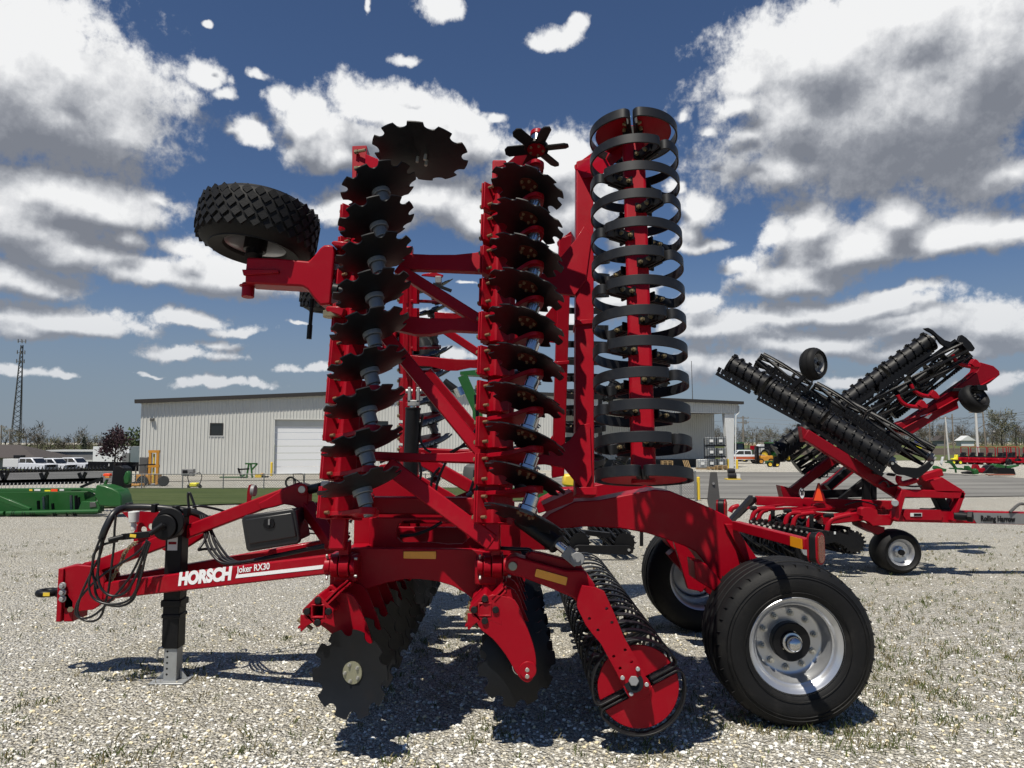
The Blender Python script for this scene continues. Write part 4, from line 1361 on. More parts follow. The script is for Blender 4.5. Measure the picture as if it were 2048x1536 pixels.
# hitch
c1h = [(305, 1110), (318, 1062), (345, 1025), (400, 992), (480, 976), (600, 985), (690, 1000), (760, 1120), (740, 1330), (700, 1395), (640, 1432), (460, 1452), (380, 1442), (325, 1412), (305, 1380)]
hp = prism('hitch_plate', c1(c1h), 5.66, .035)
MB().prism(PP(c1(c1h), 5.66), (0, .035, 0)).build('hitch_plate', RED, HARROW, M4.Translation((0, .2, 0)), bevel=.004)
mb = MB().box(P(*c1([(480, 1280)])[0], 5.76), (.07, .2, .36)).box(P(*c1([(400, 1250)])[0], 5.76), (.04, .24, .40))
mb.build('hitch_block', RED, HARROW, bevel=.006)
for y in (1187, 1256, 1320):
    c = P(*c1([(330, y)])[0], 5.635)
    MB().cyl(c, c + V((0, .014, 0)), .026, 20).cyl(c + V((0, -.02, 0)), c, .018, 6).build('bolt', GALV, hp, bevel=.002)
mb = MB().cyl(P(*c1([(412, 1428)])[0], 5.64), P(*c1([(412, 1428)])[0], 5.68), .022, 6)
mb.build('hitch_bolt', BRASS, hp)
ec = P(96, 1185, 5.76)
pts = [ec + V((.062 * cos(2 * pi * i / 28), .062 * sin(2 * pi * i / 28), 0)) for i in range(28)]
eye = MB().tube(pts, .026, 12, True).beam(ec + V((.07, 0, 0)), ec + V((.15, 0, 0)), .06, .05, w2=.16, h2=.085).build('drawbar_eye', BLACK, HARROW, bevel=.004)
MB().box(ec + V((.045, -.09, .004)), (.05, .004, .026)).build('tag', YELLOW, eye)
# jack
JX, JY = P(350, 1200, 5.65).x, 5.65
mb = MB().box((JX, JY, .74), (.125, .125, .98)).box((JX, JY, .585), (.15, .15, .05)).box((JX, JY, .49), (.14, .14, .03))
jack = mb.build('jack', BLACK, HARROW, bevel=.006)
ft = MB().box((JX + .003, JY, .14), (.098, .098, .28)).box((JX, JY, .008), (.26, .22, .012))
ft.prism([(JX - .12, JY, .015), (JX - .05, JY, .015), (JX - .05, JY, .09)], (0, .008, 0)).prism([(JX + .12, JY, .015), (JX + .055, JY, .015), (JX + .055, JY, .09)], (0, .008, 0))
ft.build('jack_foot', GALV, jack, bevel=.004)
for k in range(5):
    MB().cyl((JX - .02, JY - .0495, .06 + k * .042), (JX - .02, JY - .045, .06 + k * .042), .008, 10).build('pin_hole', BLACK, jack)
hk = [(JX - .05, JY - .06, .26), (JX - .075, JY - .07, .255), (JX - .085, JY - .07, .22), (JX - .085, JY - .07, .18)]
MB().tube(smoothpts(hk, 4), .008, 8).build('jack_pin', ZINC, jack)
gb = P(330, 1053, 5.44)
g = MB().cyl(gb, gb + V((0, .12, 0)), .102, 36).cyl(gb + V((0, -.02, 0)), gb, .09, 36).cyl(gb + V((0, -.045, 0)), gb + V((0, -.02, 0)), .022, 14)
g.cyl(gb + V((.03, 0, .03)), gb + V((.03, .02, .03)), .108, 30)
g.build('gearbox', BLACK, jack, bevel=.006)
MB().box((JX - .005, JY - .0645, 1.03), (.075, .003, .10)).build('warning_label', WHITEP, jack)
MB().box((JX - .005, JY - .0665, 1.035), (.06, .002, .02)).build('warning_label', RED2, jack)
cr = MB().cyl(gb + V((.01, -.05, .02)), P(300, 1068, 5.36), .02, 12).beam(P(300, 1068, 5.36), P(243, 1074, 5.34), .014, .045).cyl(P(248, 1073, 5.335), P(217, 1081, 5.30), .019, 14)
crk = cr.build('crank', BLACK, HARROW, bevel=.003)
MB().box(P(266, 1071.5, 5.33), (.045, .003, .022), M4.Rotation(R(6), 3, 'Y')).build('tag', YELLOW, crk)
# hose board with round holes, white filter
def ell(x, y, r_): return [(x + r_ * cos(a * .3927), y + r_ * sin(a * .3927)) for a in range(16)]
prism('hose_board', c1([(940, 432), (1100, 425), (1700, 440), (1760, 500), (1800, 560), (1770, 700), (1600, 805), (1400, 840), (1330, 800), (1200, 780), (1060, 745), (1060, 640), (1100, 560), (1030, 520)]), 5.86, .012, RED, .002,
      holes=[ell(*c1([(1165, 610)])[0], 6.2), ell(*c1([(1240, 580)])[0], 6.2), ell(*c1([(1330, 560)])[0], 6.0)])
fc = P(*c1([(1062, 490)])[0], 5.78)
MB().cyl(fc + V((0, 0, .05)), fc + V((.002, 0, -.035)), .042, 20, .036).cyl(fc + V((.002, 0, -.035)), fc + V((.004, 0, -.095)), .02, 16).build('filter', WHITEP, HARROW, bevel=.004)
# hoses
def hose(name, pts, r_, Y=None, m=HOSE, k=6):
    q = [P(p[0], p[1], p[2] if len(p) > 2 else Y) for p in pts]
    return MB().tube(smoothpts(q, k), r_, 10).build(name, m, HARROW)
hose('hose_sleeve', [(203, 1078, 5.45), (212, 1055, 5.45), (228, 1027, 5.5), (250, 1016, 5.6), (290, 1014, 5.66), (340, 1018, 5.7), (385, 1024, 5.75), (412, 1036, 5.8)], .027, m=PLASTIC)
H = [
 [(200, 1078), (190, 1105), (183, 1140), (178, 1170), (184, 1193), (205, 1206), (235, 1208), (262, 1196), (280, 1160), (290, 1118), (300, 1085)],
 [(204, 1080), (198, 1120), (196, 1155), (205, 1180), (225, 1192), (250, 1185), (268, 1160), (284, 1120), (297, 1082)],
 [(207, 1080), (200, 1110), (180, 1150), (162, 1190), (155, 1220), (162, 1236), (185, 1232), (212, 1210), (240, 1180), (262, 1150), (282, 1110), (294, 1080)],
 [(235, 1082), (205, 1090), (190, 1105), (186, 1118), (186, 1150), (196, 1178)],
 [(232, 1030), (229, 1060), (228, 1090), (222, 1140), (217, 1180), (212, 1200), (203, 1230), (188, 1242), (168, 1240), (152, 1228), (155, 1205), (175, 1178), (205, 1150), (240, 1128), (275, 1105), (290, 1088)],
 [(196, 1140), (190, 1180), (205, 1205), (240, 1212), (265, 1200), (274, 1175), (283, 1130)],
]
for i, h_ in enumerate(H):
    hose('hose', [(x, y, 5.38 + .02 * i) for x, y in h_], .0085 + .001 * (i % 2))
H2 = [
 [(400, 1030, 5.75), (408, 1060, 5.7), (412, 1085, 5.6), (425, 1110, 5.5), (450, 1127, 5.45), (500, 1122, 5.4), (580, 1108, 5.4), (665, 1088, 5.4)],
 [(404, 1030, 5.75), (414, 1060, 5.7), (422, 1090, 5.6), (440, 1115, 5.5), (470, 1126, 5.45), (540, 1113, 5.4), (665, 1092, 5.4)],
 [(408, 1030, 5.75), (422, 1065, 5.7), (432, 1092, 5.6), (450, 1116, 5.5), (480, 1124, 5.45), (560, 1108, 5.4), (665, 1086, 5.4)],
 [(412, 1034, 5.75), (428, 1072, 5.7), (445, 1100, 5.6), (462, 1118, 5.5), (490, 1123, 5.45), (600, 1102, 5.4), (668, 1084, 5.4)],
 [(415, 1062, 5.7), (410, 1080, 5.6), (400, 1095, 5.55), (398, 1100, 5.55), (410, 1098, 5.6), (430, 1099, 5.7)],
 [(412, 1033, 5.8), (470, 1034, 5.9), (540, 1036, 6.0), (640, 1062, 6.2), (700, 1066, 6.2)],
 [(386, 1014, 5.8), (400, 1012, 5.8), (440, 1020, 5.9), (480, 1034, 6.0), (560, 1060, 6.2), (690, 1070, 6.2)],
 [(378, 1020, 5.9), (376, 990, 5.9), (380, 987, 5.9), (386, 1002, 5.9), (392, 1020, 5.9)],
 [(700, 1045, 5.3), (710, 1030, 5.3), (730, 1022, 5.3), (770, 1004, 5.3), (800, 998, 5.3)],
 [(742, 1018, 5.3), (790, 1016, 5.3), (850, 1014, 5.3), (880, 1010, 5.3)],
 [(760, 925, 5.6), (785, 918, 5.6), (805, 935, 5.6), (815, 960, 5.6)],
 [(838, 922, 5.4), (842, 945, 5.4), (838, 965, 5.4), (830, 985, 5.4)],
 [(880, 935, 5.3), (865, 955, 5.3), (863, 990, 5.3), (880, 1005, 5.3), (930, 1004, 5.3)],
 [(893, 922, 5.3), (880, 950, 5.3), (872, 985, 5.3), (886, 1003, 5.3), (934, 1002, 5.3)],
 [(846, 830, 5.7), (842, 850, 5.7), (840, 875, 5.7), (848, 895, 5.7), (862, 905, 5.7)],
 [(900, 905, 5.3), (920, 895, 5.3), (935, 893, 5.3), (948, 905, 5.3)],
 [(905, 905, 5.35), (928, 888, 5.35), (950, 862, 5.35), (954, 840, 5.35), (950, 790, 5.35)],
 [(957, 760, 5.35), (956, 830, 5.35), (955, 900, 5.35), (953, 1000, 5.35), (952, 1030, 5.35)],
 [(950, 940, 5.3), (948, 960, 5.3), (940, 985, 5.3), (936, 1008, 5.3)],
 [(800, 1072, 5.2), (830, 1069, 5.2), (860, 1058, 5.2), (884, 1044, 5.2)],
 [(985, 1095, 4.6), (1030, 1098, 4.5), (1060, 1100, 4.45), (1058, 1112, 4.45), (1045, 1118, 4.5)],
]
for i, h_ in enumerate(H2):
    hose('hose', h_, .010 if i < 18 else .012)
for q in ((940, 998), (936, 1006), (920, 998), (944, 1010), (938, 988)):
    c = P(q[0], q[1], 5.28)
    MB().cyl(c - V((.015, 0, .012)), c + V((.02, 0, .012)), .014, 8).build('hose_fitting', GREYM, HARROW)
for n_, q in (('hose_strap', (258, 1014)), ('hose_strap', (310, 1016)), ('hose_strap', (352, 1020)), ('hose_strap', (374, 1024))):
    c = P(q[0], q[1], 5.66)
    MB().box(c, (.035, .062, .066)).build(n_, BLACK, HARROW, bevel=.004)
mb = MB()
ch = [P(x, y, 5.5) for x, y in ((272, 1085), (262, 1092), (250, 1105), (246, 1115), (240, 1130), (228, 1150), (222, 1160))]
cp = smoothpts(ch, 3)
for i in range(len(cp) - 1):
    a, b = cp[i], cp[i + 1]
    d = (b - a).normalized(); m_ = (a + b) / 2
    s_ = d.cross(V((0, 1, 0))) if i % 2 else V((0, 1, 0))
    ring_ = [m_ + d * (.022 * cos(t * .7854)) + s_ * (.013 * sin(t * .7854)) for t in range(8)]
    mb.tube(ring_, .004, 6, True)
mb.build('chain', BRASS, HARROW)
# toolbox
tb = c2([(540, 690), (560, 672), (1040, 600), (1065, 610), (1080, 640), (1128, 915), (1118, 950), (1090, 965), (610, 1042), (585, 1035), (572, 1010), (525, 720)])
box = MB().prism(PP(tb, 5.28), (0, .05, 0)).build('toolbox', PLASTIC, HARROW, bevel=.012, seg=3)
ins = c2([(560, 712), (1040, 640), (1092, 890), (605, 968)])
MB().prism(PP(ins, 5.265), (0, .03, 0)).build('lid_panel', PLASTIC, box, bevel=.008)
tb2 = c2([(560, 690), (1065, 612), (1118, 930), (600, 1010)])
MB().prism(PP(tb2, 5.33), (0, .30, 0)).build('box_body', PLASTIC, box, bevel=.01)
lt = c2([(745, 770), (757, 715), (790, 694), (825, 694), (850, 712), (868, 760), (850, 795), (810, 808), (765, 795)])
MB().prism(PP(lt, 5.255), (0, .02, 0)).build('latch', BLACK, box, bevel=.003)
MB().box(P(*c2([(810, 738)])[0], 5.25), (.012, .01, .04)).build('latch', GREYM, box)
# marker lamp plate by the toolbox
pv = prism('lamp_bracket', c2([(600, 360), (640, 350), (645, 400), (620, 520), (608, 655), (575, 660), (580, 520), (585, 430)]), 5.66, .012, RED2, .001)
lc = P(*c2([(632, 415)])[0], 5.67)
MB().cyl(lc - V((.0, .0, 0)), lc + V((.03, .0, 0)), .045, 24).build('marker_lamp', GREYM, pv, bevel=.004)

# ---- gauge wheels on the wing fronts
def make_gauge_wheel(M):
    Ro, Ri, w = .385, .2, .30
    mb = MB().lathe(tyre_profile(Ro, Ri, w, .07), (0, 0, 0), (0, 1, 0), 80)
    rng = random.Random(5)
    for row, (yy, wd) in enumerate(((.045, .06), (.092, .055), (.150, .05), (.208, .055), (.255, .06))):
        for k in range(30):
            a = 2 * pi * (k + (.5 if row % 2 else 0)) / 30
            rot = M4.Rotation(-a, 3, 'Y') @ M4.Rotation(R(45), 3, 'X')
            rr = Ro + (.002 if 0 < row < 4 else -.010)
            mb.box(M4.Rotation(-a, 3, 'Y') @ V((rr, yy, 0)), (.020, .047, .047), rot)
    t = mb.build('gauge_wheel', RUBBER, None, M, smooth=40)
    rim = MB().lathe([(.215, .0), (.22, .006), (.205, .02), (.19, .05), (.185, .13), (.18, .16), (.09, .165), (.09, .155), (.17, .15)], (0, 0, 0), (0, 1, 0), 48)
    rim.m = 1
    for k in range(6):
        c = V((.12 * cos(k * 1.047), .158, .12 * sin(k * 1.047)))
        rim.cyl(c, c - V((0, .03, 0)), .012, 6)
    rim.build('rim', [SILVER, ZINC], t, M)
    hb = MB().cyl((0, -.02, 0), (0, .17, 0), .075, 20).cyl((0, -.07, 0), (0, -.02, 0), .055, 20)
    hb.build('hub', BLACK, t, M, bevel=.004)
    return t
ay = V((.10, .125, .98)).normalized()            # axle nearly upright when folded
gc = P(510, 497, 4.80)
xx = V((1, 0, 0)); xx = (xx - ay * xx.dot(ay)).normalized(); zz = xx.cross(ay)
MG = M4(((xx.x, ay.x, zz.x, gc.x), (xx.y, ay.y, zz.y, gc.y), (xx.z, ay.z, zz.z, gc.z), (0, 0, 0, 1)))
gw = make_gauge_wheel(MG)
reparent(gw, HARROW)
far_copy(gw)
c3 = lambda pts: [(380 + x / 5.12, 360 + y / 5.12) for x, y in pts]
ga = [
 prism('wheel_arm', c3([(580, 790), (900, 800), (1210, 830), (1270, 770), (1330, 695), (1370, 665), (1420, 660), (1480, 680), (1462, 980), (1440, 1270), (1330, 1282), (1265, 1210), (1200, 1120), (1150, 1090), (1100, 1085), (800, 1070), (560, 1055), (565, 920)]), 4.62, .2, bevel=.012),
 prism('arm_rib', c3([(530, 915), (900, 918), (910, 950), (545, 975)]), 4.60, .03, bevel=.004),
 prism('wing_bracket', c3([(1440, 640), (1470, 620), (1570, 625), (1660, 640), (1660, 700), (1580, 690), (1470, 672)]), 4.60, .16, bevel=.008),
 prism('wing_bracket', c3([(1385, 1320), (1400, 1290), (1530, 1290), (1580, 1310), (1560, 1400), (1480, 1370), (1400, 1350)]), 4.56, .16, bevel=.008),
]
pa = P(*c3([(600, 1060)])[0], 4.70); pb = P(*c3([(592, 1200)])[0], 4.69)
ga.append(MB().cyl(pa, pb, .04, 20).cyl(P(*c3([(595, 1075)])[0], 4.7), P(*c3([(595, 1090)])[0], 4.7), .055, 20).build('king_pin', RED, HARROW, bevel=.003))
ga.append(MB().cyl(P(*c3([(650, 800)])[0], 4.74), gc + ay * .02, .055, 20).build('axle_stub', BLACK, HARROW))
pc_ = P(*c3([(1460, 1340)])[0], 4.62)
ga.append(MB().cyl(pc_, pc_ + V((0, .0, -.045)), .06, 20).build('pivot_cap', BRASS, HARROW, bevel=.005))
ga.append(MB().cyl(P(*c3([(1440, 1120)])[0], 4.66), P(*c3([(1600, 1145)])[0], 4.66), .03, 14).cyl(P(*c3([(1470, 1122)])[0], 4.66), P(*c3([(1520, 1130)])[0], 4.66), .045, 14).build('turnbuckle', BLACK, HARROW))
ga.append(MB().cyl(P(625, 598, 4.9), P(618, 678, 4.9), .013, 12).cyl(P(620, 650, 4.9), P(618, 678, 4.9), .018, 12).cyl(P(625, 598, 4.9), P(623, 616, 4.9), .02, 12).build('spindle', BLACK, HARROW))
for o in ga:
    far_copy(o)
# knives of the far wing's upper end: bracket with lamp seen against the sky
prism('lamp_bracket', [(845, 548), (868, 544), (887, 550), (884, 555), (862, 553), (842, 551)], 7.0, .03)
MB().box(P(877, 560, 7.02), (.06, .06, .07)).build('tail_lamp', GREYM, HARROW, bevel=.006)
MB().beam(P(866, 568, 7.0), P(903, 582, 7.0), .02, .03).build('lamp_bracket', BLACK, HARROW)

# ================================================================== the rolling harrow parked behind on the right
RH = thing('rolling_harrow', P(1760, 1143, 10.5) * 1, 'red and black rolling harrow with rollers folded into a cross behind the big tyre', 'rolling harrow')
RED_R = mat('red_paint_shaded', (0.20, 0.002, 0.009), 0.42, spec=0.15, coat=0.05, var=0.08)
def q1(X, Y): return (1400 + X / 2.742, 620 + Y / 2.742)
def q5(X, Y): return (1680 + X / 7.314, 860 + Y / 7.314)
def q7(X, Y): return (1720 + X / 5.12, 640 + Y / 5.12)
def q8(X, Y): return (1460 + X / 8.533, 960 + Y / 8.533)
def rb(mb, name, m, parent=None, bevel=.006): return mb.build(name, m, RH if parent is None else parent, bevel=bevel)
def drum(name, a, b, r_, rings, gaps, teeth=14, m=BLACK, open_=False):
    """Roller a-b: smooth drum with toothed ring flights, or an open cage of bars."""
    a, b = V(a), V(b)
    d = b - a; L_ = d.length; d.normalize()
    u, w = perp(d)
    mb = MB()
    cuts = [0] + sorted(gaps) + [1]
    for s0, s1 in zip(cuts[:-1], cuts[1:]):
        p0, p1 = a + d * (L_ * s0 + .03), a + d * (L_ * s1 - .03)
        if not open_:
            mb.cyl(p0, p1, r_ * .86, 28)
            mb.cyl(p0, p0 + d * .03, r_ * .98, 28)
            mb.cyl(p1 - d * .03, p1, r_ * .98, 28)
        else:
            mb.cyl(p0, p1, r_ * .28, 14)
            n = max(2, int((p1 - p0).length / .24))
            for k in range(n + 1):
                c = p0 + (p1 - p0) * (k / n)
                mb.cyl(c - d * .006, c + d * .006, r_ * .9, 20)
            for k in range(7):          # helical bars with toothed edges
                t0 = 2 * pi * k / 7
                pts = []
                for j in range(17):
                    t = t0 + 1.1 * j / 16
                    pts.append(p0 + (p1 - p0) * (j / 16) + (u * cos(t) + w * sin(t)) * r_)
                mb.tube(pts, .020, 5)
                for j in range(34):
                    f = (j + .5) / 34
                    t = t0 + 1.1 * f
                    rad = u * cos(t) + w * sin(t)
                    c = p0 + (p1 - p0) * f + rad * (r_ + .012)
                    mb.beam(c - d * .016, c + d * .016, .02, .034, rad)
    if not open_:
        for k in range(rings):
            c = a + d * (L_ * (k + .5) / rings)
            if any(abs((k + .5) / rings - g) < .4 / rings for g in gaps): continue
            n = 3 * 28
            pts = []
            for j in range(28):
                t = 2 * pi * j / 28
                pts.append(c + (u * cos(t) + w * sin(t)) * (r_ * .9) + d * (.035 * sin(t)))
            mb.tube(pts, .016, 5, True)
            for j in range(teeth):
                t = 2 * pi * (j + .37 * k) / teeth
                rad = u * cos(t) + w * sin(t)
                cc = c + rad * (r_ * .96) + d * (.035 * sin(t))
                mb.beam(cc - d * .016, cc + d * .016, .03, r_ * .16, rad)
    return rb(mb, name, m, bevel=0)
def hubcap(o, c, d, r_, m=GREYM):
    MB().cyl(c - d * .06, c + d * .02, r_, 18).cyl(c + d * .02, c + d * .06, r_ * .6, 14).build('bearing', m, o)
# near wing: drum, cage and scraper bars, falling to the right
A0, A1 = P(1457, 728, 11.0), P(1783, 924, 9.8)
near_drum = drum('crumbler_drum', A0, A1, .178, 21, (.26, .62))
dd = (A1 - A0).normalized()
hubcap(near_drum, A1, dd, .075)
B0, B1 = P(1513, 722, 11.3), P(1862, 915, 10.1)
near_cage = drum('cage_roller', B0, B1, .145, 0, (.33, .64), open_=True)
hubcap(near_cage, B1, (B1 - B0).normalized(), .065)
for (x0, y0), (x1, y1), Y0, Y1 in (((1433, 747), (1500, 785), 10.9, 10.6), ((1515, 797), (1606, 846), 10.6, 10.3), ((1612, 846), (1766, 950), 10.3, 9.7), ((1532, 742), (1690, 842), 11.0, 10.4), ((1690, 830), (1800, 905), 10.4, 9.9)):
    mb = MB().beam(P(x0, y0, Y0), P(x1, y1, Y1), .045, .045)
    n = int(abs(x1 - x0) / 7)
    for k in range(n):
        f = (k + .5) / n
        c = P(x0 + (x1 - x0) * f, y0 + (y1 - y0) * f - 6, Y0 + (Y1 - Y0) * f)
        mb.beam(c, c + V((.03, 0, .06)), .02, .05, up=(1, 0, 0))
        mb.beam(c, c - V((.01, 0, .05)), .02, .03, up=(1, 0, 0))
    rb(mb, 'scraper_bar', BLACK, bevel=0)
mb = MB().prism([P(*q5(x, y), 9.66) for x, y in [(735, 490), (750, 455), (790, 455), (830, 490), (900, 540), (1000, 545), (1080, 552), (1150, 555), (1250, 500), (1330, 440), (1362, 440), (1380, 470), (1370, 505), (1300, 585), (1200, 670), (1130, 708), (1080, 705), (950, 662), (870, 655), (820, 640), (760, 570)]], (0, .03, 0))
ep = rb(mb, 'end_arm', BLACK, bevel=.004)
for x, y in ((770, 490), (1347, 482)):
    MB().cyl(P(*q5(x, y), 9.65), P(*q5(x, y), 9.69), .018, 12).build('bolt', ZINC, ep)
mb = MB().prism([P(*q5(x, y), 9.8) for x, y in [(725, 650), (760, 630), (830, 650), (800, 680), (740, 670)]], (0, .1, 0))
rb(mb, 'end_arm', BLACK)
mb = MB().prism([P(*q5(x, y), 9.85) for x, y in [(480, 600), (530, 620), (610, 668), (560, 655), (500, 640)]], (0, .06, 0))
rb(mb, 'scraper_bar', BLACK)
# wheel of the near wing, standing in the air
def spoke_wheel(name, c, ax, r_, w_, m_rim=GREYM, parent=None, ri=.58):
    ax = V(ax).normalized(); c = V(c)
    t = MB().lathe(tyre_profile(r_, r_ * ri, w_, r_ * .18), c, ax, 56)
    o = rb(t, name, RUBBER, parent, bevel=0)
    rr = r_ * ri
    MB().lathe([(rr * 1.04, .0), (rr * .98, .012), (rr * .86, .035), (rr * .78, .06), (rr * .45, .065), (rr * .42, .03), (rr * .2, .02), (.001, .015)], c, ax, 40).build('rim', m_rim, o)
    bb = MB()
    u, w = perp(ax)
    MB().cyl(c - ax * .02, c + ax * .07, rr * .22, 16).build('hub', BLACK, o)
    for k in range(6):
        q_ = c + (u * cos(k * 1.047) + w * sin(k * 1.047)) * rr * .38
        MB().cyl(q_ + ax * .01, q_ + ax * .06, rr * .05, 6).build('wheel_nut', ZINC, o)
    return o
spoke_wheel('wheel', P(1638, 727, 10.2), (-.62, .78, 0), .235, .17)
mb = MB().beam(P(1622, 740, 10.5), P(1575, 785, 10.7), .07, .06)
rb(mb, 'wheel_strut', BLACK)
# far wing: rising to the right
E0, E1 = P(1862, 680, 11.6), P(1552, 908, 11.9)
fd = drum('crumbler_drum', E0, E1, .172, 20, (.30, .68))
hubcap(fd, E0, (E0 - E1).normalized(), .08)
F0, F1 = P(1926, 694, 11.3), P(1590, 935, 11.7)
drum('cage_roller', F0, F1, .15, 0, (.3, .62), open_=True)
drum('cage_roller', P(1938, 706, 11.8), P(1625, 950, 12.2), .10, 0, (.5,), open_=True)
for (x0, y0), (x1, y1) in (((1862, 706), (1760, 775)), ((1750, 782), (1640, 858)), ((1610, 880), (1548, 925)), ((1890, 720), (1700, 850))):
    mb = MB().beam(P(x0, y0, 11.4), P(x1, y1, 11.6), .05, .05)
    n = int(abs(x1 - x0) / 7)
    for k in range(n):
        f = (k + .5) / n
        c = P(x0 + (x1 - x0) * f, y0 + (y1 - y0) * f, 11.45)
        mb.beam(c + V((0, 0, .07)), c - V((.03, 0, .09)), .05, .02, up=(0, 1, 0))
    rb(mb, 'scraper_bar', BLACK, bevel=0)
mb = MB().prism([P(*q7(x, y), 11.3) for x, y in [(655, 85), (700, 78), (745, 100), (800, 150), (870, 205), (940, 225), (1000, 215), (1020, 160), (1045, 150), (1090, 180), (1140, 230), (1180, 290), (1160, 320), (1060, 295), (1000, 300), (900, 290), (830, 240), (780, 170), (730, 130), (690, 110)]], (0, .05, 0))
rb(mb, 'end_arm', BLACK, bevel=.006)
mb = MB().prism([P(*q7(x, y), 11.4) for x, y in [(1428, 522), (1436, 562), (1340, 640), (1180, 735), (1000, 838), (1016, 905), (830, 985), (700, 1065), (520, 1182), (430, 1150), (330, 1078), (520, 1010), (640, 930), (780, 840), (1000, 680), (1130, 590), (1210, 515), (1228, 430), (1300, 450), (1370, 470)]], (0, .22, 0))
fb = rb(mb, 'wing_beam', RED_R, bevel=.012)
mb = MB().beam(P(*q7(420, 1120), 11.38), P(*q7(1380, 590), 11.38), .05, .012, up=(0, 0, 1))
rb(mb, 'beam_rib', RED, bevel=.004)
MB().prism([P(*q7(x, y), 11.395) for x, y in [(612, 985), (720, 952), (740, 962), (700, 1010)]], (0, .004, 0)).build('decal', WHITE, fb)
MB().prism([P(*q7(x, y), 11.392) for x, y in [(630, 988), (715, 962), (718, 968), (640, 994)]], (0, .002, 0)).build('decal', RED, fb)
for pts in ([(945, 355), (965, 395), (1010, 440), (1090, 470), (1210, 488)], [(520, 660), (545, 710), (600, 755), (680, 780), (790, 792)], [(385, 770), (410, 820), (460, 865), (530, 885), (640, 895)]):
    rb(MB().tube(smoothpts([P(*q7(x, y), 11.3) for x, y in pts], 5), .031, 10), 'curved_tine', RED, bevel=0)
for x, y in ((1185, 440), (760, 760), (640, 860)):
    rb(MB().prism([P(*q7(x + a, y + b), 11.25) for a, b in [(-45, 10), (-10, -45), (20, -30), (60, 20), (50, 45), (-10, 40)]], (0, .1, 0)), 'tine_clamp', RED)
fw = spoke_wheel('wheel', P(1957, 792, 11.0), (-.35, .80, -.5), .225, .17, BLACK)
rb(MB().beam(P(1945, 778, 11.2), P(1965, 775, 11.0), .16, .08).beam(P(1900, 780, 11.4), P(1975, 778, 11.1), .05, .05), 'wheel_strut', BLACK)
# lifting arms and frame
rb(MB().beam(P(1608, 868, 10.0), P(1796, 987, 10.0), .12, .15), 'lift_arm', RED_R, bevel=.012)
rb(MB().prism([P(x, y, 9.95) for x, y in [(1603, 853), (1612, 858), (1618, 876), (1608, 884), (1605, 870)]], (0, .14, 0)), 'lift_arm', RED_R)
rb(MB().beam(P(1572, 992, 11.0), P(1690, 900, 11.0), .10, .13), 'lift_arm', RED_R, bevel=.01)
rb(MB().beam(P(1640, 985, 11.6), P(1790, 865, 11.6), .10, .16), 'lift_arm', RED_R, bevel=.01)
rb(MB().beam(P(1655, 975, 11.3), P(1710, 925, 11.3), .12, .10), 'lift_cylinder', BLACK)
rb(MB().prism([P(x, y, 10.9) for x, y in [(1561, 971), (1570, 973), (1600, 982), (1603, 990), (1580, 998), (1567, 997)]], (0, .2, 0)), 'pivot_bracket', RED_R)
rb(MB().beam(P(1732, 930, 10.8), P(1732, 1005, 10.8), .08, .10).beam(P(1746, 935, 11.0), P(1746, 1005, 11.0), .08, .08), 'post', BLACK)
rb(MB().beam(P(1680, 1000, 10.8), P(1730, 960, 10.8), .06, .08), 'post', BLACK)
rb(MB().beam(P(1590, 990, 11.1), P(1745, 985, 11.1), .10, .12), 'frame_tube', BLACK)
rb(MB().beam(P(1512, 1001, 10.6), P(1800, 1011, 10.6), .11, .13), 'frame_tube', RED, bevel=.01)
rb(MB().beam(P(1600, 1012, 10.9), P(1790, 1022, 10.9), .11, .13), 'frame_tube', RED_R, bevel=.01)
rb(MB().beam(P(1510, 998, 10.6), P(1474, 1032, 10.3), .05, .07), 'frame_tube', BLACK)
rb(MB().beam(P(1798, 986, 9.8), P(1924, 989, 9.8), .12, .105), 'tongue_frame', RED, bevel=.01)
rb(MB().beam(P(1803, 983, 9.8), P(1788, 1040, 9.8), .12, .075, up=(1, 0, 0)), 'tongue_frame', RED, bevel=.008)
rb(MB().beam(P(1922, 984, 9.8), P(1902, 1042, 9.8), .12, .06, up=(1, 0, 0)), 'tongue_frame', RED, bevel=.008)
rb(MB().beam(P(1908, 990, 10.1), P(1888, 1042, 10.1), .12, .09, up=(1, 0, 0)), 'tongue_frame', RED_R, bevel=.008)
rb(MB().beam(P(1870, 985, 10.1), P(1892, 1030, 10.1), .14, .12, up=(1, 0, 0)), 'hitch_bracket', BLACK, bevel=.01)
rb(MB().prism([P(x, y, 9.74) for x, y in [(1858, 962), (1884, 954), (1926, 980), (1924, 986), (1896, 986), (1872, 984)]], (0, .35, 0)), 'top_plate', RED, bevel=.008)
rb(MB().beam(P(1840, 956, 9.9), P(1882, 944, 9.9), .11, .10), 'lift_cylinder', RED, bevel=.015)
rb(MB().tube(smoothpts([P(x, y, 9.75) for x, y in [(1798, 952), (1797, 960), (1803, 967), (1816, 965), (1832, 960)]], 5), .038, 10), 'curved_tine', RED, bevel=0)
rb(MB().beam(P(1786, 1030, 9.9), P(2090, 1037, 9.9), .16, .165), 'tongue', RED, bevel=.012)
tg = rb(MB().prism([P(x, y, 9.80) for x, y in [(1808, 1019), (1882, 1020), (1886, 1030), (1884, 1041), (1812, 1040), (1806, 1030)]], (0, .02, 0)), 'side_plate', RED, bevel=.004)
MB().prism([P(x, y, 9.79) for x, y in [(1821, 1026), (1844, 1026), (1844, 1033), (1821, 1033)]], (0, .008, 0)).build('warning_label', WHITEP, tg)
MB().prism([P(x, y, 9.785) for x, y in [(1828, 1027), (1843, 1027), (1843, 1032), (1828, 1032)]], (0, .003, 0)).build('warning_label', BLACK, tg)
